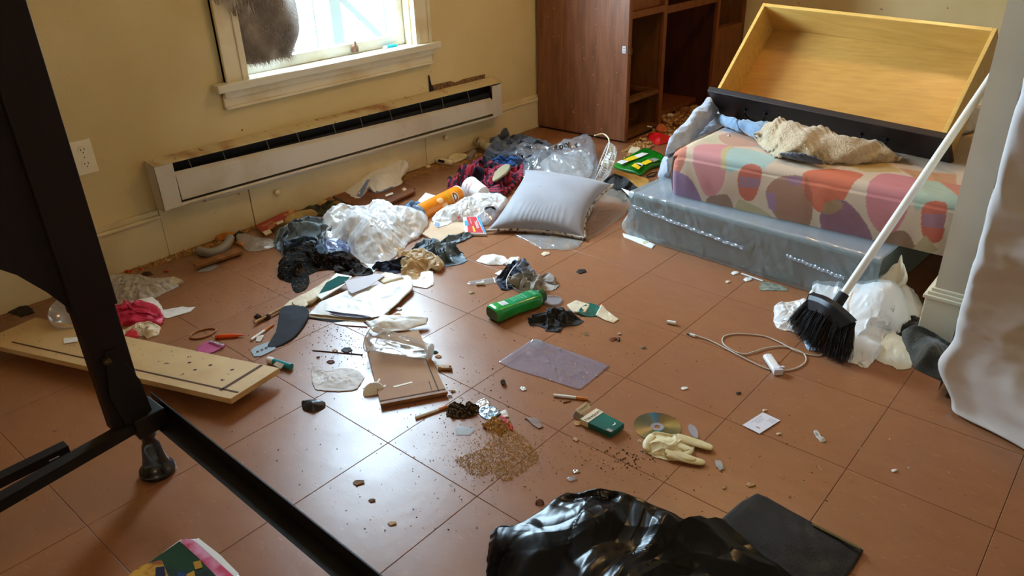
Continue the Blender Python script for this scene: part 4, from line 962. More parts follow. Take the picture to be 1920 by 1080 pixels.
MB().prism([P0(594, 383, .035), P0(600, 386, .035), P0(614, 377, .035), P0(608, 374, .035)], .004).build('wood_chip', woodl, label='pale wood chip on the olive cloth by the baseboard', cat='wood chip')

# ---- brown board with torn white paper bag on it
bb1 = tg('brown_board', (700, 370), 'flat brown board on the floor under the window heater', 'board')
MB().prism([P0(618, 366, .014), P0(682, 392, .014), P0(778, 352, .014), P0(720, 322, .014)], -.012).build('board', brownb, bb1, bev=.001)
MB().prism([P0(718, 377, .024), P0(722, 384, .022), P0(778, 358, .022), P0(774, 350, .024)], -.010).build('edge_strip', brownb, bb1, bev=.001)
MB().prism([P0(606, 371, .014), P0(640, 388, .014), P0(648, 383, .014), P0(616, 368, .014)], -.012).build('broken_strip', woodm, bb1, bev=.001)
wb = tg('paper_bag', (700, 360), 'opened white paper bag with a blue inside fold lying on the brown board', 'paper bag')
heap('bag_body', [(645, 355, .018), (662, 340, .045), (690, 318, .085), (708, 303, .105), (730, 298, .11), (760, 301, .10), (756, 315, .07), (750, 328, .05), (752, 342, .028), (738, 350, .020), (705, 360, .018), (690, 345, .055), (675, 371, .018), (658, 366, .018)], mat('thin_white_paper', (240, 238, 234), .5, col2=(226, 220, 210), scale=10, bump=.3, bscale=40),
     [(715, 330, .085), (735, 325, .07), (685, 338, .06)], base=.014, amp=.008, freq=16, seed=49, hs=0.72, parent=wb, N=170)
MB().prism([P0(668, 367, .022), P0(677, 371, .017), P0(694, 336, .066), P0(688, 337, .066)], (.001, -.001, .0)).build('blue_fold', mat('blue_fold', (112, 128, 168), .6), wb)
heap('blue_fold', [(690, 340, .06), (700, 352, .026), (720, 352, .022), (738, 347, .024), (722, 358, .017), (700, 361, .017), (692, 350, .02)], MATS['blue_fold'], base=.014, amp=.002, freq=20, seed=50, hs=0.72, R=8, N=60, parent=wb)
heap('white_chip', [(753, 354, .016), (758, 351, .02), (763, 355, .016), (757, 358, .016)], ivory, base=.014, amp=.001, seed=51, R=4, N=24, label='white chip on the corner of the brown board', cat='chip')
MB().prism([P0(722, 366, .017), P0(736, 361, .017), P0(738, 364, .017), P0(724, 369, .017)], .002).build('white_card', whitep, label='strip of white card on the brown board', cat='card')

# ---- dark clothes pile around the big white bag
heap('dark_trousers', [(522, 436, .05), (545, 420, .085), (562, 410, .10), (590, 405, .10), (620, 405, .08), (640, 420, .06), (650, 460, .02), (620, 490), (570, 488), (538, 482), (522, 466, .01)], slate,
     [(560, 425, .10), (545, 450, .07), (590, 430, .10), (600, 465, .05)], amp=.014, freq=10, lump=.012, mode='fold', seed=61, hs=0.66, R=50, N=220, label='shiny dark grey trousers heaped left of the big white bag', cat='trousers')
heap('blue_jeans', [(540, 462, .05), (556, 445, .075), (580, 437, .085), (600, 450, .07), (615, 470, .05), (600, 485, .03), (565, 478, .03)], mat('denim_dark', (44, 62, 84), .7, col2=(28, 38, 56), scale=14, thr=(.4, .8), bump=.3, bscale=300), [(575, 455, .085)], amp=.014, freq=12, mode='fold', seed=62, hs=0.62, R=30, N=140, label='dark blue jeans leg folded over the grey trousers', cat='jeans')
heap('muddy_boot', [(524, 520), (528, 490, .05), (540, 470, .075), (560, 462, .09), (585, 452, .10), (592, 470, .08), (610, 475, .07), (640, 470, .07), (662, 480, .06), (675, 495, .03), (660, 510), (610, 505), (585, 512), (550, 528)], bootb,
     [(560, 485, .09), (600, 490, .06), (640, 488, .05)], amp=.014, freq=13, seed=63, hs=0.68, R=40, N=200, label='muddy black leather boot or bag crushed in front of the clothes', cat='boot')
heap('muddy_strap', [(548, 515, .01), (576, 512, .01), (578, 535), (565, 546), (552, 545)], bootb, amp=.004, freq=30, seed=64, R=8, N=50, label='black muddy tongue of leather pointing at the green booklet', cat='leather')
heap('blue_bag', [(612, 450, .06), (632, 446, .06), (652, 460, .05), (650, 474, .02), (630, 478, .02), (615, 470, .03)], film('blueish_film', (170, 190, 235), .25, .25, .6, (150, 165, 205), .4, 40, .3), amp=.008, freq=20, seed=65, hs=0.6, R=12, N=70, label='blue and clear plastic under the left of the white bag', cat='plastic bag')
heap('royal_cloth', [(616, 458, .04), (632, 452, .05), (640, 468, .03), (628, 474, .02)], royal, amp=.005, freq=30, seed=66, hs=0.6, R=8, N=40, label='bright blue scrap under the white bag beside the boot', cat='cloth')
big = heap('white_shopping_bag', [(610, 408, .10), (618, 392, .12), (640, 386, .14), (665, 385, .15), (690, 383, .155), (700, 373, .165), (722, 373, .165), (738, 384, .15), (755, 386, .14), (778, 392, .11), (795, 402, .08), (790, 425, .05), (782, 440, .03), (768, 450, .02), (755, 465, .012), (735, 485, .008), (712, 502), (700, 509), (688, 498), (668, 485, .004), (655, 470, .012), (650, 450, .03), (622, 446, .05), (612, 430, .07)],
     whiteplas, [(700, 410, .165), (660, 410, .15), (740, 410, .14), (700, 440, .125), (665, 440, .10), (740, 440, .09), (715, 470, .055)], amp=.010, freq=9, lump=.020, seed=67, hs=0.62, R=60, N=300, label='big crumpled white shopping bag in the middle of the clutter', cat='plastic bag')
heap('navy_cloth', [(700, 495, .02), (740, 485, .03), (760, 480, .03), (765, 505), (740, 512), (715, 508)], navy, amp=.006, freq=20, mode='fold', seed=68, R=12, N=70, label='navy cloth between the white bag and the brown paper', cat='cloth')
heap('black_cloth', [(655, 490, .02), (690, 500, .02), (700, 512), (680, 516), (640, 512), (630, 500, .02)], blackclo, amp=.006, freq=20, mode='fold', seed=69, R=12, N=70, label='black cloth lying under the front corner of the white bag', cat='cloth')
heap('rain_jacket', [(778, 462, .03), (790, 446, .06), (808, 443, .07), (830, 452, .06), (850, 462, .05), (870, 470, .04), (878, 486, .01), (862, 496), (832, 499), (812, 490, .01), (795, 478, .02)], slate, [(808, 460, .065), (845, 478, .05)], amp=.016, freq=13, mode='fold', seed=70, hs=0.62, R=36, N=170, label='dark teal grey nylon garment with sharp folds beside the brown paper', cat='jacket')
heap('jacket_sleeve', [(826, 452, .03), (850, 440, .03), (878, 434, .03), (886, 440, .015), (868, 450, .01), (842, 460, .01)], slate, amp=.006, freq=16, mode='fold', seed=71, hs=0.7, R=14, N=80, label='grey nylon sleeve pointing at the medicine box', cat='sleeve')
br = tg('brown_wrapper', (785, 515), 'crumpled brown waxed paper wrapper standing open', 'wrapper')
heap('wrapper_body', [(748, 462, .07), (760, 470, .06), (790, 466, .07), (805, 470, .07), (825, 486, .05), (822, 498, .04), (806, 490, .04), (808, 508, .004), (795, 522), (770, 523), (755, 515), (752, 495, .02)], cellobrown, [(780, 485, .075), (780, 505, .03)], amp=.014, freq=16, seed=72, hs=0.66, R=30, N=150, parent=br)
heap('paper_corner', [(753, 512, .004), (812, 508, .004), (813, 533), (800, 540), (775, 536), (755, 522)], whitep, amp=.003, freq=20, seed=73, R=8, N=60, parent=br)
heap('torn_paper', [(820, 478, .05), (828, 490, .03), (822, 500, .02), (810, 492, .03)], ivory, amp=.003, freq=30, seed=74, R=6, N=40, label='pale torn paper tip between the brown wrapper and the nylon garment', cat='paper')

# ---- papers and booklet group
pb = tg('paper_stack', (680, 570), 'stack of white papers with curled torn edges', 'papers')
heap('paper', [(580, 588, .012), (600, 566, .02), (650, 545, .025), (700, 535, .025), (760, 520, .024), (772, 528, .022), (772, 540, .02), (745, 568, .016), (718, 592, .012), (690, 596, .012), (640, 594, .012)], whitep, [(680, 560, .028)], base=.010, amp=.005, freq=10, mode='crumple', seed=80, R=26, N=140, parent=pb)
heap('paper', [(578, 592, .008), (600, 575, .012), (660, 560, .014), (740, 566, .012), (720, 598, .005), (690, 604, .004), (640, 600, .004), (600, 597, .004)], ivory, base=.003, amp=.002, freq=10, seed=81, R=10, N=80, parent=pb)
heap('purple_page', [(610, 582, .019), (640, 586, .019), (690, 592, .018), (688, 598, .012), (640, 594, .012), (612, 588, .012)], mat('purple_print', (62, 40, 66), .5), base=.012, amp=.001, seed=82, R=4, N=40, parent=pb)
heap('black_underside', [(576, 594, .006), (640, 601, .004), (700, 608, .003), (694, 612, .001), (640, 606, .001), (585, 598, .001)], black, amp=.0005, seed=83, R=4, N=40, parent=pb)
flat('grey_sheet', [(646, 527, .036), (705, 513, .036), (722, 516, .036), (690, 538, .034), (660, 550, .034), (654, 546, .034), (650, 536, .034)], mat('lilac_paper', (206, 198, 204), .7), .001, label='pale grey notepaper on top of the white papers', cat='paper')
heap('cream_paper', [(705, 520, .03), (722, 510, .035), (735, 512, .03), (755, 520, .03), (720, 530, .03)], ivory, base=.02, amp=.003, seed=84, R=6, N=50, label='curled cream page at the far edge of the paper stack', cat='paper')
gb = tg('green_booklet', (625, 545), 'teal covered booklet with white border leaning on papers', 'booklet')
q = [P0(598, 551, .020), P0(636, 514, .034), P0(662, 520, .034), P0(646, 530, .030), P0(625, 548, .022)]
q = [P0(594, 554, .022), P0(630, 512, .036), P0(660, 518, .036), P0(648, 532, .030), P0(602, 560, .020)]
MB().prism(q, -.004).build('page', whitep, gb)
q = [P0(598, 551, .0226), P0(612, 530, .030), P0(634, 518, .0365), P0(656, 519.5, .0365), P0(645, 530, .0325), P0(620, 543, .027)]
MB().prism(q, .0006).build('cover', tealc, gb)
text('SAMBO', P0(647, 518, .0370), P0(657, 520, .037) - P0(641, 515, .037), P0(641, 510, .037) - P0(647, 520, .037), .012, blackp, gb) if False else None
heap('cream_strip', [(524, 580, .01), (545, 562, .02), (580, 545, .022), (615, 525, .022), (628, 515, .02), (600, 548, .02), (585, 562, .02), (560, 572, .014)], ivory, amp=.004, freq=18, seed=85, R=10, N=80, label='long torn cream paper left of the teal booklet', cat='paper')
heap('torn_paper', [(548, 566, .02), (570, 560, .024), (577, 570, .018), (568, 578, .014), (556, 576, .014)], ivory, base=.012, amp=.003, freq=30, seed=86, R=6, N=40, label='small cream paper flap on the black strap', cat='paper')
rods('wood_stick', (477, 605), (530, 577), .005, woodl, 'pale broken stick pointing left of the black sock', 'stick', z=.010)
heap('brown_leaf', [(478, 594, .01), (482, 585, .03), (490, 592, .02), (505, 588, .015), (500, 598, .006)], crumbd, amp=.005, freq=40, seed=87, R=6, N=40, label='dry brown leaf beside the broken stick', cat='leaf')
heap('black_sock', [(526, 580, .016), (545, 572, .018), (572, 575, .016), (577, 590, .012), (562, 618, .008), (545, 636, .006), (522, 648, .004), (502, 650, .004), (508, 636, .008), (520, 615, .012)], mat('black_sock_cloth', (30, 32, 40), .85, bump=.3, bscale=260), [(548, 600, .016)], amp=.002, freq=14, mode='soft', seed=88, R=14, N=100, label='flat black sock beside the paper stack', cat='sock')
bp_ = tg('price_label', (495, 652), 'clear size sticker with tiny print at the toe of the black sock', 'sticker')
flat('sticker_film', [(470, 657), (478, 650), (505, 640), (518, 646), (515, 655), (490, 667), (476, 668)], film('sticker_film', (220, 235, 245), .3, .2, .8, (196, 210, 222), .2, 20, .1), .001, z=.003, parent=bp_)
for k in range(4):
    o_ = P0(484 + k * 8, 659 - k * 3.6, .0035); text(('XL', 'M L', 'SIZE', '9-11')[k], o_, P0(500, 651) - P0(480, 660), P0(480, 652) - P0(484, 660), .010, blackp, bp_) if False else MB().prism([P0(480 + k * 8, 659 - k * 3.5, .0033), P0(485 + k * 8, 657 - k * 3.5, .0033), P0(486 + k * 8, 660 - k * 3.5, .0033), P0(481 + k * 8, 662 - k * 3.5, .0033)], .0004).build('print', blackp, bp_)

# cigarette left, marker, band, packet
def cig(name, a, b, split, label, r=.0042, bend=0):
    A, B = P0(*a, r), P0(*b, r); t = empty(name, A - (0, 0, r), label, 'cigarette')
    C = A + (B - A) * split; MB().rod(A, C, r, n=12).build('paper_tube', whiteprint, t, smooth=False); MB().rod(C, B, r * 1.02, n=12).build('filter', mat('filter_orange', (206, 128, 66), .7), t, smooth=False)
    return t
cig('cigarette', (471, 637), (512, 609), .6, 'bent cigarette on the floor left of the black sock')
heap('torn_paper', [(482, 630, .01), (492, 628, .012), (488, 640), (480, 639)], whitep, amp=.002, seed=89, R=4, N=24, label='tiny torn white paper against the bent cigarette', cat='paper')
mk = tg('marker', (430, 631), 'orange felt-tip pen pointing right on the floor', 'pen')
A, B = P0(404, 632, .006), P0(458, 628, .006)
MB().lathe(A, B, [(0, .0065), (.55, .0070), (.75, .0050), (.93, .0022), (1, .0012)], 14).build('barrel', orangep, mk, smooth=True)
MB().lathe(A + (B - A) * .94, A + (B - A) * 1.01, [(0, .002), (1, .001)], 8).build('tip', mat('tip_red', (120, 20, 20), .5), mk)
rbp = smooth_path([P0(356, 632, .003), P0(368, 622, .003), P0(392, 616, .003), P0(405, 619, .003), (P0(392, 629, .003)), P0(370, 635, .003)], 8, True); rbp.append(rbp[0])
MB().tube(rbp, .0030, 8).build('rubber_band', mat('band_brown', (150, 92, 40), .5), smooth=True, label='brown rubber hair band left of the orange pen', cat='hair band')
pk = tg('pink_packet', (392, 652), 'small flat pink packet behind the long plank', 'packet')
heap('packet', [(368, 656, .004), (388, 640, .010), (415, 645, .008), (420, 648, .006), (398, 660, .004), (385, 662, .003)], mat('pink_foil', (188, 88, 138), .35), amp=.001, seed=90, R=6, N=50, parent=pk)
MB().prism([P0(390, 640, .013), P0(393, 638, .013), P0(421, 645, .012), P0(419, 648, .012)], .0006).build('seam', silver, pk)
gl = tg('glue_stick', (525, 682), 'teal glue stick with white label by the plank corner', 'glue stick')
A, B = P0(503, 674, .010), P0(546, 688, .010)
MB().lathe(A, A + (B - A) * .25, [(0, .0095), (1, .0100)], 16).build('cap', whiteplastic, gl, smooth=False)
MB().lathe(A + (B - A) * .25, B, [(0, .0095), (.85, .0095), (.86, .0105), (1, .0100)], 16).build('tube', mat('teal_tube', (20, 134, 144), .3, coat=.3), gl, smooth=False)
MB().prism([P0(512, 684, .012), P0(519, 678, .020), P0(533, 683, .0205), P0(527, 692, .010)], .0006).build('label_flap', whiteprint, gl)

# ---- centre: board with paper, bottle film, crushed card
sb = tg('drawer_panel', (755, 700), 'small brown veneer panel with a grooved lip, under the clear cup', 'panel')
a1, b1, c1_, d1 = P0(682, 632, .012), P0(714, 758, .012), P0(838, 735, .012), P0(784, 618, .012)
MB().prism([a1, b1, c1_, d1], -.010).build('panel', mdf2, sb, bev=.0008)
def on2(u, v, dz=.0004): return (a1 * (1 - u) + d1 * u) * (1 - v) + (b1 * (1 - u) + c1_ * u) * v + np.array([0, 0, dz])
MB().prism([on2(.90, .30), on2(.92, .30), on2(.90, .985), on2(.88, .985)], .0004).build('groove', MATS['groove_dark'], sb)
MB().prism([on2(0, .955), on2(0, .965), on2(1.0, .965), on2(1.0, .955)], .0004).build('groove', MATS['groove_dark'], sb)
MB().prism([on2(-.005, .985, .003), on2(-.005, 1.01, .003), on2(1.01, 1.01, .003), on2(1.01, .985, .003)], -.008).build('lip', woodm, sb)
MB().prism([on2(.80, .82), on2(.815, .82), on2(.80, .94), on2(.79, .94)], .0004).build('dark_nick', MATS['groove_dark'], sb)
for (u0, v0, u1, v1) in ((.02, .80, .14, .76), (.25, .80, .55, .78), (.03, .70, .08, .66)):
    MB().prism([on2(u0, v0), on2(u0 + .01, v0 + .02), on2(u1 + .01, v1 + .018), on2(u1, v1)], .0003).build('scratch', ivory, sb)
# crushed clear plastic cup lying on panel
cp = empty('clear_cup', P0(740, 645, .014), 'crushed clear plastic cup with faint red print lying on the veneer panel', 'cup')
A, B = P0(696, 634, .048), P0(806, 660, .030); ax = (B - A); L_ = np.linalg.norm(ax); ax /= L_; up = np.array([0, 0, 1.0]); sd = np.cross(up, ax); sd /= np.linalg.norm(sd); up2 = np.cross(ax, sd)
CU = relief_grid(lambda u, v: field(np.stack([np.cos(u * 6.2832) * .5 + 2, v * .6 + np.sin(u * 6.2832) * .4], 1), 6, 'crumple', 9), 64, 40)
def cupf(u, v):
    an = 2 * math.pi * u; r = .046 - .020 * v; s_ = np.array([[u * 6 + 3, v * 4]]); h = CU[int(round(v * 39)), int(round(u * 63))] * .8
    rr = r * (1 + .16 * h * math.sin(math.pi * v) ** .5); p = A + ax * L_ * v + sd * math.cos(an) * rr * 1.05 + up2 * math.sin(an) * rr * .78
    if v > .86: p = A + ax * L_ * .86 + sd * math.cos(an) * rr * 1.02 + up2 * math.sin(an) * rr * .8 + ax * (v - .86) * .12
    p[2] = max(p[2], .0135); return p
MB().grid(cupf, 64, 40).build('cup_wall', film('cup_film', (248, 246, 244), .80, .08, 2.0, (226, 220, 214), .4, 50, .2), cp, smooth=True)
MB().lathe(B, B + ax * .004, [(0, .0255), (1, .024)], 30).build('base', milkplas, cp, smooth=False)
rg = [A + sd * math.cos(t) * .049 + up2 * math.sin(t) * .037 for t in np.linspace(0, 2 * math.pi, 40)]
for r_ in rg: r_[2] = max(r_[2], .0145)
MB().tube(rg, .0016, 6).build('rim', milkplas, cp, smooth=True)
for k in range(4):
    q = A + ax * (.030 + .004 * k) ; 
    text('LLLL', None, None, None, .009, redp, cp, wrap=lambda x, y, k=k: A + ax * (.035 + .007 * k + y * .7) + (lambda an, r: sd * math.cos(an) * r * 1.06 + up2 * math.sin(an) * r * .80)(2.35 + x / .045, .0425)) if k < 3 else None
heap('cup_tear', [(700, 608, .045), (714, 590, .04), (800, 594, .03), (798, 606, .02), (760, 618, .018), (705, 622, .02), (688, 600, .03)], whitep, [(740, 602, .035)], base=.014, amp=.006, freq=16, seed=91, R=14, N=90, label='white paper with curled edge behind the clear cup', cat='paper')
heap('dirty_bag', [(690, 632, .016), (740, 640, .02), (800, 655, .02), (808, 662, .016), (790, 672, .014), (765, 668, .014), (740, 655, .014), (700, 650, .0135)], clearplas, base=.013, amp=.003, freq=20, seed=92, R=8, N=70, parent=cp)
heap('crumpled_card', [(583, 695), (590, 686, .008), (600, 690, .008), (612, 696, .006), (640, 690, .006), (668, 694, .006), (680, 704, .006), (678, 716, .004), (660, 731), (600, 731), (588, 720)], mat('creased_card', (206, 196, 190), .6), [(640, 705, .010)], amp=.0035, freq=30, seed=93, R=24, N=140, label='creased flattened white box left of the veneer panel', cat='box')
flat('blue_film', [(663, 693), (690, 692), (702, 712), (700, 720), (680, 728), (676, 712)], film('pale_blue_film', (200, 230, 238), .4, .2, .8, (176, 210, 220), .4, 30, .1), .001, z=.002, label='pale blue film tucked under the veneer panel', cat='film')
MB().lathe(P0(702, 737, 0), P0(702, 737, .004), [(0, .031), (.6, .031), (1, .029)], 40).build('white_disc', whiteplastic, label='round white lid half under the veneer panel', cat='lid')
rods('thin_stick', (586, 657), (680, 665), .0016, crumbd, 'thin dark stick left of the veneer panel', 'stick')
heap('dark_stone', [(566, 755), (570, 751, .012), (590, 749, .014), (607, 753, .010), (605, 765), (588, 771), (570, 768)], mat('black_stone', (26, 26, 32), .35, col2=(50, 50, 58), scale=30), [(585, 757, .022)], amp=.002, freq=20, mode='soft', seed=94, R=10, N=50, label='black lump of plastic in front of the plank corner', cat='lump')
flat('silver_strip', [(676, 600, .004), (690, 612, .004), (640, 609, .003), (625, 605, .003)], whitep, .001, label='thin white strip under the front of the paper stack', cat='paper')
for k, (x, y, w, m_, lb) in enumerate([(596, 669, 6, crumbd, 'dark red bead near the thin stick'), (620, 678, 15, mat('brown_leather_bit', (96, 58, 44), .6), 'brown oval bit below the thin stick'), (628, 657, 10, ivory, 'pale pebble touching the thin stick'), (650, 656, 22, charcoal, 'grey crumpled foil on the thin stick'), (505, 674, 6, ivory, 'pale crumb behind the glue stick')]):
    heap('bit', [(x - w / 2, y), (x - w / 4, y - w / 5, .006), (x + w / 4, y - w / 4, .007), (x + w / 2, y), (x, y + w / 5)], m_, amp=.0015, freq=70, seed=130 + k, R=5, N=30, label=lb, cat='scrap')
# wood pegs to the right of the panel
pg = tg('wooden_peg', (840, 686), 'small pale wooden hinge piece right of the veneer panel', 'wood piece')
MB().prism([P0(820, 684, .010), P0(823, 690, .010), P0(848, 690, .010), P0(846, 683, .010)], -.008).build('plate', woodl, pg, bev=.001)
MB().lathe(P0(844, 687, .009), P0(844, 687, .012), [(0, .003), (1, .003)], 10).build('hole_rim', woodm, pg)
MB().lathe(P0(825, 691, 0), P0(825, 691, .008), [(0, .006), (.5, .007), (1, .005)], 12).build('wooden_bead', woodl, label='round pale wooden bead beside the wooden hinge piece', cat='bead')
for k, (x, y, w, m_, lb) in enumerate([(815, 660, 12, tealc, 'teal scrap at the cup base'), (822, 668, 12, woodl, 'pale splinter between cup and wooden piece'), (849, 733, 9, woodl, 'tan crumb beside the panel lip'), (844, 742, 7, woodl, 'smaller tan crumb below the panel lip'), (745, 590, 14, kraft, 'tan torn bit behind the cup'), (748, 579, 12, whitep, 'white shell shaped bit beside the paper stack')]):
    heap('bit', [(x - w / 2, y), (x - w / 4, y - w / 5, .006), (x + w / 4, y - w / 4, .007), (x + w / 2, y), (x, y + w / 5)], m_, amp=.0015, freq=70, seed=140 + k, R=5, N=30, label=lb, cat='scrap')

# ---- rubbish line: cigarette, ash clump, foil, crumbs
cig('cigarette', (779, 783), (842, 761), .68, 'long rolled cigarette beside the black ash clump')
heap('ash_clump', [(838, 778), (842, 762, .012), (852, 753, .016), (866, 758, .012), (880, 762, .016), (894, 758, .014), (896, 772, .006), (880, 782), (855, 783)], mat('ash', (44, 32, 22), .95, col2=(120, 92, 56), scale=160, thr=(.5, .6), bump=1, bscale=200, bdist=.006), [(865, 768, .018)], amp=.010, freq=60, seed=101, R=20, N=90, label='clump of black and brown ash on the floor', cat='ash')
fo = tg('foil_packet', (915, 770), 'crumpled silver foil packet beside the ash clump', 'foil')
heap('foil', [(893, 756, .008), (908, 747, .012), (918, 756, .008), (904, 767, .004)], silver, amp=.002, freq=60, seed=102, R=8, N=50, parent=fo)
heap('foil', [(896, 770, .004), (914, 760, .010), (938, 771, .006), (915, 786, .003)], mat('blue_foil', (150, 176, 200), .25, metal=.8, bump=.6, bscale=100), amp=.003, freq=60, seed=103, R=8, N=50, parent=fo)
heap('white_wrapper', [(938, 772, .006), (948, 768, .010), (953, 780, .004), (944, 782)], whitep, amp=.002, freq=60, seed=104, R=6, N=30, label='tiny white wrapper right of the silver foil', cat='wrapper')
heap('red_twist', [(938, 780, .006), (943, 779, .01), (961, 798, .008), (960, 806, .003), (952, 803, .003)], redp, amp=.002, freq=60, seed=105, R=6, N=30, label='red twist of plastic above the sawdust', cat='wrapper')
flat('clear_scrap', [(855, 798), (868, 799), (892, 804), (880, 815), (855, 815)], clearplas, .001, z=.002, label='clear square of film left of the sawdust', cat='film')
heap('brown_chip', [(986, 783, .004), (1008, 784, .006), (1018, 799), (1010, 803), (1000, 796)], mat('taupe_chip', (136, 108, 94), .6), amp=.001, seed=106, R=5, N=30, label='flat taupe chip right of the sawdust', cat='chip')
MB().lathe(P0(943, 716, 0), P0(943, 716, .011), [(0, .0068), (.9, .0072), (1, .0065), (1, .004), (.5, .004)], 16).build('bottle_stopper', blackbag, label='tiny black bottle cap left of the clear sleeve', cat='cap')
heap('white_wad', [(975, 728), (978, 724, .006), (984, 725, .006), (987, 730), (980, 732)], whitep, amp=.002, freq=80, seed=107, R=6, N=30, label='small white wad right of the black cap', cat='wad')
cig('cigarette', (1038, 741), (1102, 748), .66, 'whole cigarette below the clear sleeve')
rods('splinter', (1056, 755), (1070, 751), .0018, woodm, 'thin splinter under the whole cigarette', 'splinter')

def stuffcloud(name, n, region, size, m, label, zmax=.006, seed=1, dens=None):
    rs = np.random.RandomState(seed); b = MB(); cnt = 0; V = []; F = []
    while cnt < n:
        if isinstance(region, tuple): x = rs.normal(region[0], region[2]); y = rs.normal(region[1], region[3])
        else:
            xs = [p[0] for p in region]; ys = [p[1] for p in region]; x = rs.uniform(min(xs), max(xs)); y = rs.uniform(min(ys), max(ys))
            if not in_poly(np.array([x]), np.array([y]), region)[0]: continue
        p = P0(x, y, 0); s_ = size * rs.uniform(.5, 1.5) ** 2; p = p + (0, 0, rs.rand() ** 3 * zmax + s_ * .2)
        base = len(V); a0 = rs.rand() * 6.28
        for k in range(3): V.append(p + np.array([math.cos(a0 + k * 2.1) * s_ * rs.uniform(.5, 1.2), math.sin(a0 + k * 2.1) * s_ * rs.uniform(.5, 1.2), -s_ * .2]))
        V.append(p + (0, 0, s_ * .6)); F += [(base, base + 1, base + 3), (base + 1, base + 2, base + 3), (base + 2, base, base + 3)]; cnt += 1
    return link(name, V, F, m, label=label, cat='debris', kind='stuff')
stuffcloud('sawdust', 4200, [(848, 862), (905, 842), (925, 818), (905, 812), (925, 800), (960, 805), (985, 820), (1005, 845), (1010, 862), (985, 885), (945, 905), (925, 888), (890, 895), (870, 880)], .0013, sawdust, 'patch of tan sawdust and crumbs on the floor', seed=1)
stuffcloud('crumbs', 260, [(905, 800), (920, 786), (955, 790), (960, 805), (935, 815)], .004, crumbt, 'larger yellow brown crumbs above the sawdust', .008, seed=2)
stuffcloud('crumbs', 1200, (935, 850, 52, 34), .0011, sawdust, 'thin scatter of sawdust around the tan patch', .001, seed=3)
stuffcloud('crumbs', 130, (1175, 862, 30, 14), .0018, crumbd, 'scatter of dark brown crumbs left of the glove', .001, seed=4)
stuffcloud('crumbs', 60, (1095, 840, 30, 18), .0018, crumbt, 'tan crumbs below the green pack', .001, seed=5)
stuffcloud('specks', 700, [(520, 520), (900, 470), (1200, 560), (1500, 700), (1560, 960), (1100, 1000), (600, 1000), (300, 700), (350, 520)], .0013, crumbd, 'fine dark specks over the whole floor', .001, seed=6)
stuffcloud('specks', 260, [(520, 520), (900, 470), (1200, 560), (1700, 720), (1800, 900), (1100, 1000), (600, 1000), (420, 700), (350, 520)], .0016, crumbw, 'fine pale specks over the whole floor', .001, seed=7)
stuffcloud('specks', 420, (660, 640, 50, 28), .0015, crumbd, 'dark ash specks between the papers and the veneer panel', .001, seed=8)
stuffcloud('specks', 200, (850, 740, 60, 40), .0016, crumbd, 'dark specks right of the veneer panel', .001, seed=9)
stuffcloud('wall_dirt', 2200, [(180, 512), (470, 420), (480, 428), (380, 470), (200, 530)], .003, crumbt, 'brown dirt line along the left baseboard', .004, seed=10)
stuffcloud('wall_dirt', 1200, [(800, 312), (880, 285), (910, 290), (880, 305), (800, 325), (700, 360), (690, 352)], .003, crumbt, 'brown dirt line under the right end of the heater', .004, seed=11)
stuffcloud('plank_dirt', 300, (500, 540, 60, 40), .0013, crumbd, 'dark specks left of the boot', .001, seed=12)
stuffcloud('cabinet_dirt', 900, [(1232, 240), (1262, 195), (1330, 195), (1300, 245), (1240, 265), (1170, 300), (1165, 285)], .006, crumbt, 'litter of tan crumbs on the floor in front of the cabinet', .01, seed=13)

# ---- upper middle: chips can, foam cup, bags, medicine box, board
cn = empty('snack_tube', P0(820, 385, 0), 'orange crisps tube with yellow lettering lying on its side', 'snack tube')
A, B = P0(783, 396, .038), P0(848, 368, .038); axn = (B - A); Lc = .235; mid = (A + B) / 2; axn /= np.linalg.norm(axn); RC = .0375
A = P0(785, 401, .038); B = P0(858, 364, .038); axn = (B - A); Lc = np.linalg.norm(axn); axn /= Lc
MB().lathe(A, B, [(0, RC), (1, RC)], 40).build('tube', orange, cn, smooth=False)
MB().lathe(A - axn * .012, A + axn * .002, [(0, RC + .001), (.2, RC + .0022), (1, RC + .0015)], 40).build('plastic_lid', mat('grey_lid', (128, 140, 160), .3), cn)
MB().lathe(B - axn * .004, B + axn * .003, [(0, RC + .0005), (1, RC + .0012)], 40).build('metal_rim', whiteplastic, cn)
sdn = np.cross([0, 0, 1.0], axn); sdn /= np.linalg.norm(sdn); upn = np.cross(axn, sdn)
if upn[2] < 0: upn = -upn
camd = (CAMP - (A + B) / 2); camd -= axn * (axn @ camd); camd /= np.linalg.norm(camd); tang = np.cross(axn, camd)
def onc(x, y, r=RC + .0006, off=.15, a0=0.15):
    x = (x + .0375) / .235 * Lc - Lc * off; an = a0 + y / r; return A + axn * (Lc * off + x) + (camd * math.cos(an) + tang * math.sin(an)) * r
def cyl_patch(x0, x1, y0, y1, m, name, r, nx=6, ny=8, shape=None):
    V = []; 
    if shape == 'ellipse':
        V = [onc((x0 + x1) / 2, (y0 + y1) / 2, r)] + [onc((x0 + x1) / 2 + (x1 - x0) / 2 * math.cos(t), (y0 + y1) / 2 + (y1 - y0) / 2 * math.sin(t), r) for t in np.linspace(0, 2 * math.pi, 25)[:-1]]
        return link(name, V, [(0, 1 + k, 1 + (k + 1) % 24) for k in range(24)], m, cn)
    return MB().grid(lambda u, v: onc(x0 + (x1 - x0) * u, y0 + (y1 - y0) * v, r), nx, ny).build(name, m, cn)
cyl_patch(.128, .162, -.026, .030, whiteprint, 'oval_mark', RC + .0006, shape='ellipse')
cyl_patch(.133, .157, -.020, .024, mat('brown_print', (96, 52, 26), .5), 'oval_mark', RC + .0009, shape='ellipse')
cyl_patch(.138, .150, -.010, .012, whiteprint, 'oval_mark', RC + .0012, shape='ellipse')
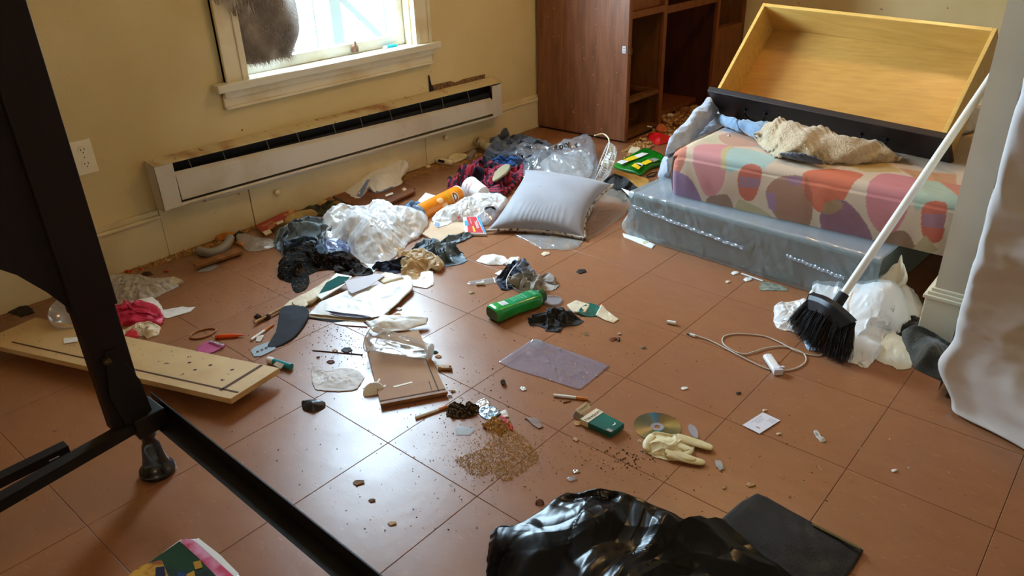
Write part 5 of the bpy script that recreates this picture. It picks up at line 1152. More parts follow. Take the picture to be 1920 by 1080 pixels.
text('PRINGLES', None, None, None, .0150, blackp, cn, bold=.012, wrap=lambda x, y: onc(.108 + y * Lc / .20, x, RC + .0008, .15, -.05))
text('PRINGLES', None, None, None, .0150, yellowp, cn, wrap=lambda x, y: onc(.108 + y * Lc / .20, x, RC + .0012, .15, -.05))
cyl_patch(.045, .080, -.030, -.004, mat('peach_print', (250, 200, 140), .4), 'crisp_picture', RC + .0006, shape='ellipse')
cyl_patch(.060, .095, .004, .030, MATS['peach_print'], 'crisp_picture', RC + .0006, shape='ellipse')
fc = empty('foam_cup', P0(895, 365, 0), 'white foam noodle cup with red print lying by the striped shirt', 'cup')
A2, B2 = P0(880, 350, .047), P0(922, 372, .034); a2 = (B2 - A2); 
a2 = a2 / np.linalg.norm(a2); B2 = A2 + a2 * .105
MB().lathe(A2, B2, [(0, .030), (0, .046), (.04, .049), (.08, .0475), (1, .034)], 40).build('cup_wall', mat('foam_white', (240, 238, 236), .6), fc, smooth=False)
c2d = CAMP - A2; c2d -= a2 * (a2 @ c2d); c2d /= np.linalg.norm(c2d); t2 = np.cross(a2, c2d)
for k, w in enumerate(('CUP', 'NOODLES')): text(w, None, None, None, .013, mat('crimson_print', (196, 50, 90), .5), fc, bold=.01, wrap=lambda x, y, k=k: A2 + a2 * (.030 + .018 * k - y) + (c2d * math.cos(.1 - x / .046) + t2 * math.sin(.1 - x / .046)) * (.0465 - .0145 * (.030 + .018 * k - y) / .105 + .0034))
heap('blue_cloth', [(762, 381, .03), (778, 375, .04), (790, 380, .03), (792, 392, .02), (775, 400, .01), (762, 392, .02)], bluec, amp=.008, freq=26, mode='fold', seed=111, R=12, N=60, label='light blue cloth behind the orange tube', cat='cloth')
heap('white_tissue', [(786, 374, .03), (798, 361, .05), (815, 366, .04), (820, 374, .03), (800, 386, .02), (788, 384, .02)], whitep, amp=.005, freq=20, seed=112, R=12, N=60, label='white tissue behind the orange tube', cat='tissue')
lb_ = tg('plywood_piece', (830, 425), 'pale flat board under the white carrier bag', 'board')
MB().prism([P0(775, 428, .012), P0(822, 455, .012), P0(884, 428, .012), P0(862, 400, .012), P0(800, 400, .012)], -.009).build('board', mat('bright_board', (214, 186, 156), .5, col2=(200, 166, 130), scale=10), lb_, bev=.001)
cbg = tg('carrier_bag', (860, 400), 'white plastic carrier bag draped between tube and pillow', 'plastic bag')
heap('bag_body', [(811, 408, .03), (822, 396, .045), (850, 382, .07), (880, 367, .085), (905, 361, .08), (940, 364, .07), (945, 375, .06), (925, 400, .03), (905, 415, .018), (890, 414, .016), (865, 414, .014), (840, 418, .014), (822, 427, .013), (815, 418, .016)], whiteplas, [(860, 395, .06), (895, 380, .075), (900, 398, .04)], base=.012, amp=.012, freq=14, seed=113, hs=0.8, R=36, N=180, parent=cbg)
MB().prism([P0(815, 421, .015), P0(822, 427, .0135), P0(824, 418, .020), P0(816, 416, .020)], .0006).build('blue_print', mat('soft_blue_print', (96, 120, 180), .5), cbg)
MB().prism([P0(857, 408, .026), P0(861, 413, .020), P0(864, 409, .026), P0(860, 405, .032)], .0006).build('red_print', redp, cbg)
heap('clear_clamshell', [(893, 412, .02), (905, 396, .05), (930, 388, .05), (925, 405, .03), (912, 420, .01)], clearrim, base=.0, amp=.003, freq=10, seed=114, R=8, N=50, label='clear plastic box corner between carrier bag and pillow', cat='plastic box')
heap('dark_gap_piece', [(910, 388, .055), (925, 386, .06), (930, 395, .04), (915, 397, .04)], blackclo, base=.03, amp=.002, seed=115, R=5, N=30, label='black piece standing in for the dark gap between the carrier bag and the pillow', cat='cloth')  # black piece stands in for the dark gap between bag and pillow
mb = tg('medicine_box', (888, 422), 'flattened red white and blue medicine box at the pillow corner', 'box')
a1_, b1_, c1b, d1_ = P0(868, 407, .030), P0(872, 437, .014), P0(912, 438, .012), P0(898, 405, .030)
MB().prism([a1_, b1_, c1b, d1_], (0, 0, -.010)).build('carton', whiteprint, mb, bev=.001)
def on3(u, v, dz=.0008): return (a1_ * (1 - u) + d1_ * u) * (1 - v) + (b1_ * (1 - u) + c1b * u) * v + np.array([0, 0, dz])
MB().prism([on3(.22, .03, .0006), on3(.14, .97, .0006), on3(.88, .97, .0006), on3(.80, .03, .0006)], .0005).build('red_face', redp, mb)
MB().prism([on3(.84, .03, .0006), on3(.90, .97, .0006), on3(.99, .97, .0006), on3(.97, .03, .0006)], .0005).build('blue_side', mat('sky_print', (60, 160, 210), .4), mb)
MB().prism([on3(.05, .25, .0006), on3(.05, .55, .0006), on3(.26, .55, .0010), on3(.24, .25, .0010)], .0008).build('blue_spot', MATS['sky_print'], mb)
MB().prism([on3(.42, .60, .0012), on3(.42, .92, .0012), on3(.52, .92, .0012), on3(.50, .60, .0012)], .0003).build('yellow_bar', yellowp, mb)
o_ = on3(.68, .50, .0016); text('TYLENOL', o_, on3(.68, 1) - on3(.66, 0), on3(1, .5) - on3(0, .5), .0155, whiteprint, mb, bold=.02)
o_ = on3(.40, .30, .0016); text('EXTRA STRENGTH', o_, on3(.40, 1) - on3(.38, 0), on3(1, .5) - on3(0, .5), .006, whiteprint, mb)

# pillow
pw = tg('throw_pillow', (1030, 400), 'grey sateen throw pillow with leopard trim in front of the clear bag', 'pillow')
cFL, cFR, cBR, cBL = P0(912, 432, .015), P0(1097, 447, .012), P0(1150, 346, .105), P0(984, 318, .13)
cc_ = (cFL + cFR + cBR + cBL) / 4; nrm = np.cross(cFR - cFL, cBL - cFL); nrm /= np.linalg.norm(nrm)
if nrm[2] < 0: nrm = -nrm
def pil(u, v, sgn):
    U = 2 * u - 1; V_ = 2 * v - 1
    p = cFL * (1 - u) * (1 - v) + cFR * u * (1 - v) + cBR * u * v + cBL * (1 - u) * v
    th = ((1 - abs(U) ** 2.6) * (1 - abs(V_) ** 2.6)) ** .55
    pin = .045 * (1 - abs(V_) ** 2) * (abs(U) ** 8) ; p = p + (cFL - cFR) / np.linalg.norm(cFL - cFR) * pin * np.sign(U)
    pin = .030 * (1 - abs(U) ** 2) * (abs(V_) ** 8) ; p = p - (cBL - cFL) / np.linalg.norm(cBL - cFL) * pin * np.sign(V_)
    wr = 0
    if sgn > 0:
        ed = max(0, 1 - v / .35) ; wr = .0022 * ed * (1 - 1.6 * abs(math.sin(U * 24 + 4 * math.sin(U * 3.1) + 6 * v * math.sin(U * 5)))) * min(1, v * 20) + .003 * math.sin(U * 4 + V_ * 5)
    return p + nrm * ((.072 if sgn > 0 else -.045) * th + wr * th)
pb_ = MB().grid(lambda u, v: pil(u, v, 1), 90, 70); 
pb_.build('pillow_front', pillowm, pw, smooth=True)
MB().grid(lambda u, v: pil(1 - u, v, -1), 60, 50).build('pillow_back', leopard, pw, smooth=True)
edge_pts = [pil(u, 0, 1) for u in np.linspace(0, 1, 40)] + [pil(1, v, 1) for v in np.linspace(0, 1, 30)]
MB().tube([p + nrm * -.002 for p in edge_pts], .0065, 8).build('piping', leopard, pw, smooth=True)

# striped shirt, insole, clothes against cabinet
def stripes(P, S):
    r = field(P[:, :2], 9, 'fold', 131); q = (P[:, 0] * .8 - P[:, 1] * .9) * 34 + r * .10 + P[:, 2] * 4
    t = (q - np.floor(q)) < .5; C = np.tile(np.array(lin((172, 44, 66))), (len(P), 1)); C[t] = lin((30, 26, 44)); return C
heap('striped_shirt', [(846, 352, .02), (850, 335, .05), (868, 322, .07), (885, 308, .08), (900, 300, .08), (930, 305, .08), (960, 308, .08), (980, 308, .07), (982, 325, .06), (960, 345, .05), (945, 362, .04), (905, 372, .01), (880, 366, .01), (862, 362)], attr_mat('striped_cloth', .9), [(900, 330, .085), (940, 330, .075), (870, 340, .06)],
     amp=.018, freq=11, mode='fold', seed=131, hs=0.68, R=60, N=340, colf=stripes, label='red and navy striped knit shirt heaped beside the foam cup', cat='shirt')
heap('insole', [(924, 338, .072), (929, 322, .080), (944, 309, .084), (956, 309, .084), (951, 320, .080), (936, 333, .075)], olive, base=.064, amp=.002, seed=132, R=8, N=60, label='khaki shoe insole on the striped shirt', cat='insole')
heap('grey_sweater', [(918, 300, .04), (921, 270, .10), (930, 255, .13), (948, 243, .15), (960, 252, .14), (985, 248, .14), (1010, 258, .12), (1030, 270, .10), (1020, 290, .06), (985, 305, .03), (950, 312, .02), (935, 312, .02)], charcoal, [(950, 265, .14), (985, 265, .13), (960, 290, .08)], amp=.015, freq=9, lump=.014, mode='fold', seed=133, hs=0.62, R=44, N=200, label='dark grey sweater against the cabinet side', cat='sweater')
heap('blue_tshirt', [(930, 300, .05), (940, 288, .07), (960, 285, .08), (975, 295, .06), (960, 310, .03), (940, 310, .03)], mat('mid_blue_cloth', (50, 90, 150), .85, bump=.3, bscale=250), base=.02, amp=.010, freq=16, mode='fold', seed=134, hs=0.6, R=16, N=80, label='blue cloth peeping out under the grey sweater', cat='cloth')
heap('navy_trousers', [(960, 300, .05), (1000, 290, .06), (1015, 300, .05), (985, 312, .04), (960, 312, .04)], navy, base=.02, amp=.01, freq=14, mode='fold', seed=135, hs=0.6, R=12, N=60, label='navy cloth between the striped shirt and clear bag', cat='cloth')
tb1 = empty('caulk_tube', P0(912, 275), 'dirty cream cardboard tube leaning at the baseboard beside the sweater', 'tube')
MB().lathe(P0(893, 262, .05), P0(925, 282, .03), [(0, .024), (1, .024)], 24, caps=False).build('tube_wall', mat('dirty_cream', (190, 176, 140), .6, col2=(120, 96, 66), scale=20, thr=(.5, .7)), tb1, smooth=False)
MB().lathe(P0(893, 262, .05), P0(900, 266.5, .047), [(0, .0215), (1, .021)], 24).build('tube_end', mat('purple_dark', (60, 40, 50), .7), tb1, smooth=False)
MB().lathe(P0(878, 296, .012), P0(889, 284, .012), [(0, .011), (.2, .014), (1, .014)], 16).build('wall_plug', greyp, label='small grey plastic plug by the wall dirt', cat='plug')
rz = tg('white_gadget', (838, 302), 'white and black plastic gadget under the heater end', 'gadget')
A, B = P0(818, 300, .016), P0(848, 306, .012)
MB().lathe(A, B, [(0, .010), (.15, .017), (.6, .017), (1, .012)], 18).build('body', ivoryplastic, rz, smooth=True)
MB().obox(A + (B - A) * .3 + (-.004, -.019, -.002), (B - A) * .4, (0, .008, .0), (0, 0, .014)).build('grip', blackp, rz, bev=.003)
heap('tangled_string', [(840, 298, .01), (850, 288, .02), (870, 288, .015), (875, 293, .01), (852, 304, .005)], ivoryplastic, amp=.006, freq=60, seed=136, R=12, N=60, label='pale tangle of shavings beside the white gadget', cat='shavings')
for k, (x, y, w, m_, lb) in enumerate([(802, 312, 12, ivory, 'pale chip at the panel seam under the heater'), (864, 315, 6, ivory, 'tiny cream chip left of the striped shirt'), (905, 293, 10, woodl, 'tan chip beside the grey plug')]):
    heap('chip', [(x - w / 2, y), (x - w / 4, y - w / 5, .006), (x + w / 4, y - w / 4, .006), (x + w / 2, y), (x, y + w / 5)], m_, amp=.001, freq=60, seed=150 + k, R=4, N=24, label=lb, cat='chip')

# clear printed bag, fan
cbag = tg('clear_bag', (1040, 310), 'clear plastic bag with black lettering behind the pillow', 'plastic bag')
heap('bag_film', [(952, 290, .07), (965, 278, .09), (985, 266, .12), (1030, 272, .12), (1045, 268, .13), (1070, 262, .14), (1085, 255, .16), (1100, 252, .17), (1110, 262, .16), (1114, 285, .14), (1112, 310, .10), (1108, 328, .07), (1060, 335, .06), (1000, 335, .05), (975, 325, .04), (968, 305, .05)], clearplas, [(1000, 300, .12), (1060, 290, .15), (1100, 290, .16)], amp=.014, freq=10, lump=.018, seed=141, hs=0.62, R=50, N=260, parent=cbag, thick=0)
heap('inner_bag', [(1020, 300, .09), (1060, 285, .12), (1090, 282, .13), (1105, 295, .10), (1100, 325, .05), (1050, 330, .05)], milkplas, amp=.014, freq=12, seed=142, hs=0.6, R=24, N=120, parent=cbag)
from mathutils.bvhtree import BVHTree
def laid_on(surface, w, x, y, px, ang, m, parent):
    """lettering that follows the folds of a film: each outline point is dropped on the surface"""
    off = wpos(surface); bv = BVHTree.FromPolygons([v.co + off for v in surface.data.vertices], [p.vertices[:] for p in surface.data.polygons])
    last = [None]
    def wr(u, v):
        qx = x + px * (u * math.cos(ang) - v * math.sin(ang)); qy = y - px * (u * math.sin(ang) + v * math.cos(ang)); r_ = ray(qx, qy)
        h, n_, i_, d_ = bv.ray_cast(Vector(CAMP), Vector(r_))
        if h is None: h = last[0] if last[0] is not None else Vector(P0(qx, qy, .08))
        last[0] = h; return np.array(h) - r_ / np.linalg.norm(r_) * .002
    text(w, None, None, None, 1.0, m, parent, bold=.02, wrap=wr)
bagf = [c for c in cbag.children if c.name.startswith('bag_film')][0]
for (w, x, y, px, ang) in (('R', 1042, 276, 13, -.1), ('pty', 1058, 272, 17, .35), ('r', 1081, 272, 17, .5), ('do', 975, 291, 11, -.6), ('not', 983, 300, 10, -.8), ('bag', 990, 275, 8, .1)):
    laid_on(bagf, w, x, y, px, ang, blackp, cbag)
un = tg('plastic_sheet', (1120, 420), 'cloudy clear plastic sheet under the pillow and box spring corner', 'plastic sheet')
heap('sheet_film', [(970, 441), (1000, 444), (1080, 452), (1100, 450), (1140, 425), (1170, 400, .01), (1182, 378, .02), (1160, 350, .04), (1130, 335, .05), (1115, 360, .04), (1100, 420, .01), (1085, 463), (1030, 467), (1005, 462), (990, 450)], dirtyclear, [(1140, 380, .03)], amp=.006, freq=12, seed=143, R=26, N=200, parent=un, center=(1105, 430))
heap('sheet_film', [(965, 440, .006), (1010, 441, .006), (1080, 450, .006), (1088, 460, .004), (1060, 467), (1015, 466), (1000, 455)], clearplas, amp=.006, freq=20, seed=144, R=12, N=100, parent=un, sharp=True, jag=.06)
heap('black_shirt', [(1135, 340, .06), (1150, 326, .09), (1170, 330, .08), (1190, 345, .06), (1200, 352, .05), (1190, 362, .03), (1172, 372, .02), (1160, 360, .03)], blackclo, amp=.008, freq=12, mode='fold', seed=145, R=16, N=80, label='black cloth between the pillow and the box spring', cat='cloth')
MB().prism([P0(1165, 353, .05), P0(1184, 372, .02), P0(1190, 362, .04)], .001).build('white_corner', whitep, label='white paper corner at the box spring', cat='paper')
# desk fan lying on its back
fn = tg('desk_fan', (1120, 320), 'white desk fan in its round wire cage lying behind the pillow', 'fan')
fc_ = P0(1122, 305, .10); e_top = P0(1122, 268, .17); n_f = np.array([.45, -.55, .70]); n_f /= np.linalg.norm(n_f)
n_f = np.array([-.80, -.50, .35]); n_f /= np.linalg.norm(n_f)
s1 = np.cross([0, 0, 1.0], n_f); s1 /= np.linalg.norm(s1); s2 = np.cross(n_f, s1); RF = .098
fc_ = P0(1128, 304, .085)
def fr_(r, an, dpt): return fc_ + (s1 * math.cos(an) + s2 * math.sin(an)) * r + n_f * dpt
for nm, rr, dp, th in (('outer_ring', RF, 0, .0032), ('ring', RF * .93, -.030, .0022), ('ring', RF * .72, -.048, .0018), ('ring', RF * .45, -.055, .0018)):
    MB().tube([fr_(rr, t, dp) for t in np.linspace(0, 2 * math.pi, 49)], th, 6).build(nm, whiteplastic, fn, smooth=True)
for k in range(44):
    an = 2 * math.pi * k / 44; MB().tube([fr_(RF, an, 0), fr_(RF * .97, an + .03, -.018), fr_(RF * .85, an + .08, -.040), fr_(RF * .5, an + .16, -.054), fr_(RF * .22, an + .22, -.057)], .0018, 4).build('cage_wire', whiteplastic, fn)
MB().lathe(fr_(0, 0, -.06), fr_(0, 0, -.035), [(0, RF * .25), (1, RF * .25)], 20).build('motor', ivoryplastic, fn, smooth=False)
MB().lathe(fr_(0, 0, -.03), fr_(0, 0, .0), [(0, .018), (.6, .018), (1, .008)], 18).build('hub', ivoryplastic, fn, smooth=True)
for k in range(3):
    a0 = 2.1 * k + .6
    V = [fr_(.014, a0, -.02), fr_(.03, a0 - .7, -.028), fr_(.062, a0 - .55, -.030), fr_(.074, a0 - .15, -.024), fr_(.072, a0 + .35, -.012), fr_(.05, a0 + .55, -.008), fr_(.02, a0 + .6, -.010)]
    ob = link('blade', V, [(0, i, i + 1) for i in range(1, 6)], whiteplastic, fn, smooth=True); sm = ob.modifiers.new('s', 'SOLIDIFY'); sm.thickness = .002
cdp = smooth_path([P0(1115, 254, .18), P0(1130, 251, .175), P0(1140, 258, .165), P0(1143, 270, .15), P0(1146, 290, .10)], 6)
MB().tube(cdp, .0035, 8).build('power_cord', ivoryplastic, fn, smooth=True)
# yellowed cardboard under green pack
heap('crumpled_cardboard', [(1148, 325, .03), (1165, 322, .03), (1200, 330, .02), (1218, 340, .01), (1195, 350, .01), (1165, 338, .02)], mat('tan_card', (186, 142, 72), .7), amp=.006, freq=20, seed=146, R=10, N=60, label='crumpled tan card in front of the green snack wrapper', cat='cardboard')
gw = tg('green_snack_wrapper', (1200, 305), 'opened green snack wrapper with yellow and white panels', 'wrapper')
gpl = [P0(1155, 306, .022), P0(1208, 278, .03), P0(1243, 292, .03), P0(1238, 305, .024), P0(1222, 308, .028), P0(1200, 325, .014), P0(1188, 322, .016), P0(1160, 312, .018)]
heap('wrapper_film', [(1155, 306, .02), (1180, 292, .028), (1208, 278, .03), (1230, 284, .032), (1244, 292, .026), (1238, 305, .02), (1220, 308, .028), (1202, 326, .012), (1188, 320, .018), (1160, 312, .018)], mat('snack_green', (14, 140, 30), .28, col2=(8, 108, 22), scale=12, coat=.3), amp=.003, freq=10, mode='soft', seed=147, R=14, N=90, parent=gw)
def quad(pts, z, m, par, nm, th=.0004): return MB().prism([P0(x, y, z if len(t_) < 1 else z) for (x, y, *t_) in pts], th).build(nm, m, par)
for (P_, m_) in (([(1156, 304), (1165, 300), (1180, 302), (1166, 308)], whiteprint), ([(1168, 300), (1186, 292), (1198, 296), (1180, 302)], yellowp), ([(1188, 292), (1204, 286), (1216, 288), (1198, 296)], whiteprint),
               ([(1184, 311), (1190, 306), (1204, 310), (1197, 318)], yellowp), ([(1190, 306), (1198, 305), (1206, 309), (1202, 313)], whiteprint), ([(1200, 306), (1215, 299), (1226, 302), (1210, 309)], yellowp), ([(1215, 299), (1226, 296), (1236, 299), (1226, 304)], greyp)):
    MB().prism([P0(x, y, .0345) for x, y in P_], .0006).build('print_panel', m_, gw)
heap('tan_paper', [(1180, 283, .02), (1184, 275, .03), (1200, 276, .03), (1200, 284, .02)], ivory, amp=.002, seed=148, R=5, N=30, label='cream paper corner behind the green snack wrapper', cat='paper')
MB().tube([P0(1212, 330, .006), P0(1220, 325, .008), P0(1232, 322, .006), P0(1226, 330, .004), P0(1214, 332, .004), P0(1212, 330, .006)], .003, 6).build('spectacle_frame', blackp, smooth=True, label='dark loop beside the box spring corner', cat='loop')
heap('red_packet', [(1216, 254, .02), (1225, 248, .04), (1240, 250, .045), (1260, 258, .02), (1240, 270, .005), (1228, 268, .01)], mat('red_foil', (196, 18, 20), .35), [(1238, 258, .035)], amp=.006, freq=14, seed=149, R=14, N=70, label='bright red packet on the floor before the cabinet', cat='packet')
heap('orange_scrap', [(1232, 240, .02), (1236, 232, .04), (1244, 233, .04), (1250, 242, .02), (1240, 245, .01)], mat('salmon_card', (206, 108, 60), .7), amp=.004, freq=30, seed=151, R=8, N=40, label='orange card scrap inside the cabinet bay', cat='scrap')
for k, (a, b, m_, lb) in enumerate([((1234, 245), (1262, 246), ivory, 'pale stick below the orange scrap'), ((1205, 284), (1226, 272), woodl, 'thin wooden strip beside the red packet'), ((1214, 237), (1222, 238), whitep, 'white scrap on the lowest drawer runner')]):
    rods('stick', a, b, .004, m_, lb, 'stick', z=.006 if k < 2 else PX(1218, 236, cx1)[2] + .004)
for k, (x, y, w, m_) in enumerate([(1242, 218, 18, kraft), (1256, 216, 14, ivory), (1250, 226, 20, kraft), (1268, 232, 16, woodm), (1285, 208, 30, woodm), (1258, 254, 12, woodl), (1300, 212, 26, woodm)]):
    heap('litter', [(x - w / 2, y), (x - w / 4, y - w / 4, .03), (x + w / 4, y - w / 4, .03), (x + w / 2, y), (x, y + w / 5)], m_, amp=.006, freq=30, seed=160 + k, R=6, N=36, label='crumpled tan paper litter inside the open cabinet bay', cat='litter', group='litter inside the cabinet bay')

# ---- middle right: tissue, boxers, bottle, lid, sock, pack
heap('tissue', [(893, 489), (905, 479, .01), (925, 476, .014), (945, 480, .014), (952, 488, .01), (942, 496), (915, 496)], whitep, [(925, 484, .018)], amp=.004, freq=24, seed=171, R=14, N=80, label='crumpled white tissue left of the grey boxer shorts', cat='tissue')
heap('tissue', [(945, 492, .01), (958, 482, .018), (973, 481, .018), (968, 494, .01), (952, 498)], whitep, amp=.004, freq=30, seed=172, R=10, N=60, label='smaller white tissue touching the grey boxer shorts', cat='tissue')
bx = tg('boxer_shorts', (990, 530), 'heather grey boxer shorts with a navy waistband on the floor', 'boxer shorts')
heap('waistband', [(935, 520, .02), (945, 505, .05), (958, 492, .06), (978, 485, .06), (990, 495, .05), (975, 515, .04), (965, 540), (945, 543), (937, 535)], mat('navy_band', (30, 36, 56), .85, bump=.3, bscale=300), amp=.008, freq=14, mode='fold', seed=173, hs=0.6, R=24, N=120, parent=bx)
for off in (0, 9):
    MB().tube(smooth_path([P0(951 + off, 541, .010), P0(950 + off, 525, .030), P0(958 + off, 508, .042), P0(968 + off, 496, .044)], 6), .0016, 5).build('white_stripe', whiteprint, bx, smooth=True) if off == 0 else None
heap('grey_leg', [(960, 530, .03), (963, 512, .05), (985, 508, .06), (1005, 515, .05), (1030, 509, .05), (1043, 518, .04), (1044, 532, .01), (1032, 544), (1000, 549), (970, 545)], greyk, [(985, 525, .06), (1020, 525, .05)], amp=.012, freq=13, mode='fold', seed=174, hs=0.6, R=36, N=170, parent=bx)
heap('grey_flap', [(970, 492, .06), (985, 485, .065), (996, 500, .05), (1003, 510, .05), (985, 510, .05)], mat('blue_grey_cloth', (112, 118, 132), .9, bump=.3, bscale=300), base=.03, amp=.005, freq=18, mode='fold', seed=175, hs=0.75, R=14, N=70, parent=bx)
wc = tg('clear_tape', (910, 530), 'scrap of clear tape with a white cap left of the boxer shorts', 'tape')
heap('tape', [(879, 528), (900, 524, .006), (935, 520, .008), (936, 528), (915, 532), (881, 533)], clearplas, amp=.002, freq=30, seed=176, R=6, N=60, parent=wc)
MB().rod(P0(893, 532, .006), P0(908, 531, .006), .006, n=12).build('white_cap', whiteplastic, wc)
heap('silver_ring', [(925, 520, .008), (935, 516, .010), (937, 526, .004), (928, 530)], clearrim, amp=.001, seed=177, R=4, N=24, label='round clear disc at the toe of the boxer shorts', cat='disc')
heap('white_chips', [(928, 512, .006), (940, 506, .010), (945, 512, .006), (935, 516)], whitep, amp=.002, seed=178, R=5, N=30, label='white chips behind the round clear disc', cat='chips')

bt = tg('shampoo_bottle', (960, 590), 'bright green shampoo bottle lying on its side', 'bottle')
A, B = P0(922, 589, .026), P0(1011, 556, .024); axb = B - A; Lb = np.linalg.norm(axb); axb /= Lb; sb_ = np.cross([0, 0, 1.0], axb); sb_ /= np.linalg.norm(sb_); ub = np.cross(axb, sb_)
if ub[2] < 0: ub = -ub
prof = [(0, .030, .019), (.02, .034, .0235), (.08, .0355, .026), (.3, .032, .024), (.45, .030, .023), (.6, .0325, .024), (.8, .0365, .025), (.9, .036, .024), (.96, .030, .021), (1.0, .020, .016)]
def sup(an, a, b, e=.62): c, s_ = math.cos(an), math.sin(an); return a * np.sign(c) * abs(c) ** e, b * np.sign(s_) * abs(s_) ** e
def bot(u, v):
    ts = [p[0] for p in prof]; a_ = np.interp(v, ts, [p[1] for p in prof]); b__ = np.interp(v, ts, [p[2] for p in prof]); x, y = sup(2 * math.pi * u, a_, b__)
    p = A + axb * Lb * v + sb_ * x + ub * y; return p
MB().grid(bot, 48, 50).build('body', greenb, bt, smooth=True)
MB().add([A + axb * .001 + sb_ * sup(2 * math.pi * k / 48, .030, .019)[0] + ub * sup(2 * math.pi * k / 48, .030, .019)[1] for k in range(48)], [tuple(range(48))]).build('base', greend, bt)
MB().lathe(B - axb * .004, B + axb * .018, [(0, .021), (.1, .0225), (.9, .0220), (1, .019)], 28).build('cap', greend, bt, smooth=False)
def onb(x, y, dz=.0008):  # x across, y along the top face
    v = y / Lb; ts = [p[0] for p in prof]; b__ = np.interp(v, ts, [p[2] for p in prof]); a_ = np.interp(v, ts, [p[1] for p in prof])
    zz = b__ * (max(0, 1 - abs(x / a_) ** 3.2)) ** .31; return A + axb * y + sb_ * x + ub * (zz + dz)
sg = 1 if (sb_ @ (CAMP - A)) < 0 else -1
MB().grid(lambda u, v: onb(-.022 + .044 * u, Lb * (.32 + .60 * v), .0005), 12, 24).build('front_label', mat('label_green', (24, 158, 104), .3, col2=(10, 128, 70), scale=16), bt, smooth=True)
MB().grid(lambda u, v: onb(-.014 + .026 * u, Lb * (.17 + .13 * v), .0009), 5, 5).build('barcode', whiteprint, bt)
for k in range(5): MB().grid(lambda u, v, k=k: onb(-.012 + .0045 * k + .0012 * u, Lb * (.185 + .10 * v), .0013), 2, 4).build('barcode_bar', greyp, bt)
for (w, yy, sz) in (('STYLE', .84, .012), ('SHAMPOO', .66, .007), ('DAILY CARE', .60, .005), ('13 FL OZ', .54, .005), ('clean rinse', .48, .005), ('everyday hair', .43, .005)):
    text(w, None, None, None, sz, mat('mint_print', (190, 240, 216), .5), bt, wrap=lambda x, y, yy=yy: onb(-x if False else x, Lb * yy + y, .0012))
ring('clear_disc', 1035, 566, .034, clearrim, 'round clear plastic lid beside the shampoo cap', 'lid', h=.008)
heap('black_sock', [(995, 598, .01), (1005, 588, .02), (1030, 582, .028), (1045, 574, .03), (1062, 578, .025), (1080, 586, .02), (1094, 597, .01), (1085, 608), (1060, 612), (1048, 621), (1030, 618), (1012, 610), (998, 606)], blackclo, [(1040, 595, .035), (1070, 592, .028)], amp=.009, freq=18, mode='fold', seed=181, R=30, N=140, label='balled black sock below the clear lid', cat='sock')
cp2 = tg('torn_cigarette_box', (1100, 582), 'torn open teal and white cigarette box behind the black sock', 'cigarette box')
heap('flap', [(1065, 570, .014), (1080, 563, .02), (1105, 570, .018), (1098, 584, .010), (1075, 584, .008)], ivory, amp=.002, freq=20, seed=182, R=8, N=50, parent=cp2)
heap('body', [(1085, 582, .012), (1104, 568, .018), (1125, 577, .014), (1118, 592), (1095, 592)], teal, amp=.003, freq=24, seed=183, R=8, N=50, parent=cp2)
heap('foil_liner', [(1118, 590, .006), (1128, 570, .022), (1138, 582, .012), (1160, 598, .004), (1150, 605), (1135, 600)], ivory, amp=.003, freq=24, seed=184, R=8, N=60, parent=cp2)
MB().lathe(P0(1099, 627, 0), P0(1099, 627, .002), [(0, .0085), (1, .0085)], 24).build('coin', mat('coin_grey', (130, 128, 126), .35, metal=.7), label='grey coin on the floor below the black sock', cat='coin')
MB().lathe(P0(1160, 640, 0), P0(1160, 634, .003), [(0, .004), (1, .0038)], 12).build('black_bead', blackp, label='small dark bead right of the coin', cat='bead')
for k, (x, y, w, m_, lb) in enumerate([(1090, 509, 18, blackmat, 'black folded scrap behind the clear lid'), (1206, 651, 10, greyp, 'grey pebble left of the cable plug'), (1023, 476, 16, ivory, 'pale curl in front of the pillow'), (884, 548, 10, ivory, 'pale fleck left of the shampoo bottle'), (1150, 636, 14, mat('thread_brown', (128, 74, 50), .8), 'brown thread curl left of the dark bead'), (1161, 625, 6, whitep, 'white crumb above the dark bead')]):
    heap('bit', [(x - w / 2, y, .003), (x - w / 4, y - w / 4, .008), (x + w / 2.4, y - w / 4, .008), (x + w / 2, y), (x - w / 5, y + w / 5)], m_, amp=.001, freq=70, seed=190 + k, R=5, N=30, label=lb, cat='scrap')
MB().lathe(P0(1251, 603, .006), P0(1267, 606, .006), [(0, .0055), (1, .0062)], 16).build('plastic_plug', whiteplastic, smooth=False, label='small white cylinder cap above the cable plug', cat='cap')
sl = tg('clear_sleeve', (1040, 685), 'clear lilac plastic sleeve lying flat on the floor', 'plastic sleeve')
heap('sleeve', [(935, 678), (970, 655, .008), (995, 638, .012), (1010, 637, .014), (1060, 655, .008), (1142, 685, .004), (1125, 700), (1088, 729), (1080, 728), (1020, 708), (960, 690)], clearplas2, amp=.003, freq=12, seed=191, R=24, N=160, sharp=True, parent=sl)
heap('fold', [(995, 646, .012), (1000, 636, .020), (1018, 640, .018), (1012, 650, .010)], clearplas, base=.004, amp=.002, seed=192, R=5, N=40, parent=sl)
stuffcloud('sleeve_dust', 160, (1075, 700, 22, 9), .002, crumbw, 'white dust smears on the clear sleeve', .010, seed=14)
stuffcloud('sleeve_dust', 90, (1030, 668, 22, 9), .002, crumbw, 'white flakes on the upper half of the sleeve', .010, seed=15)

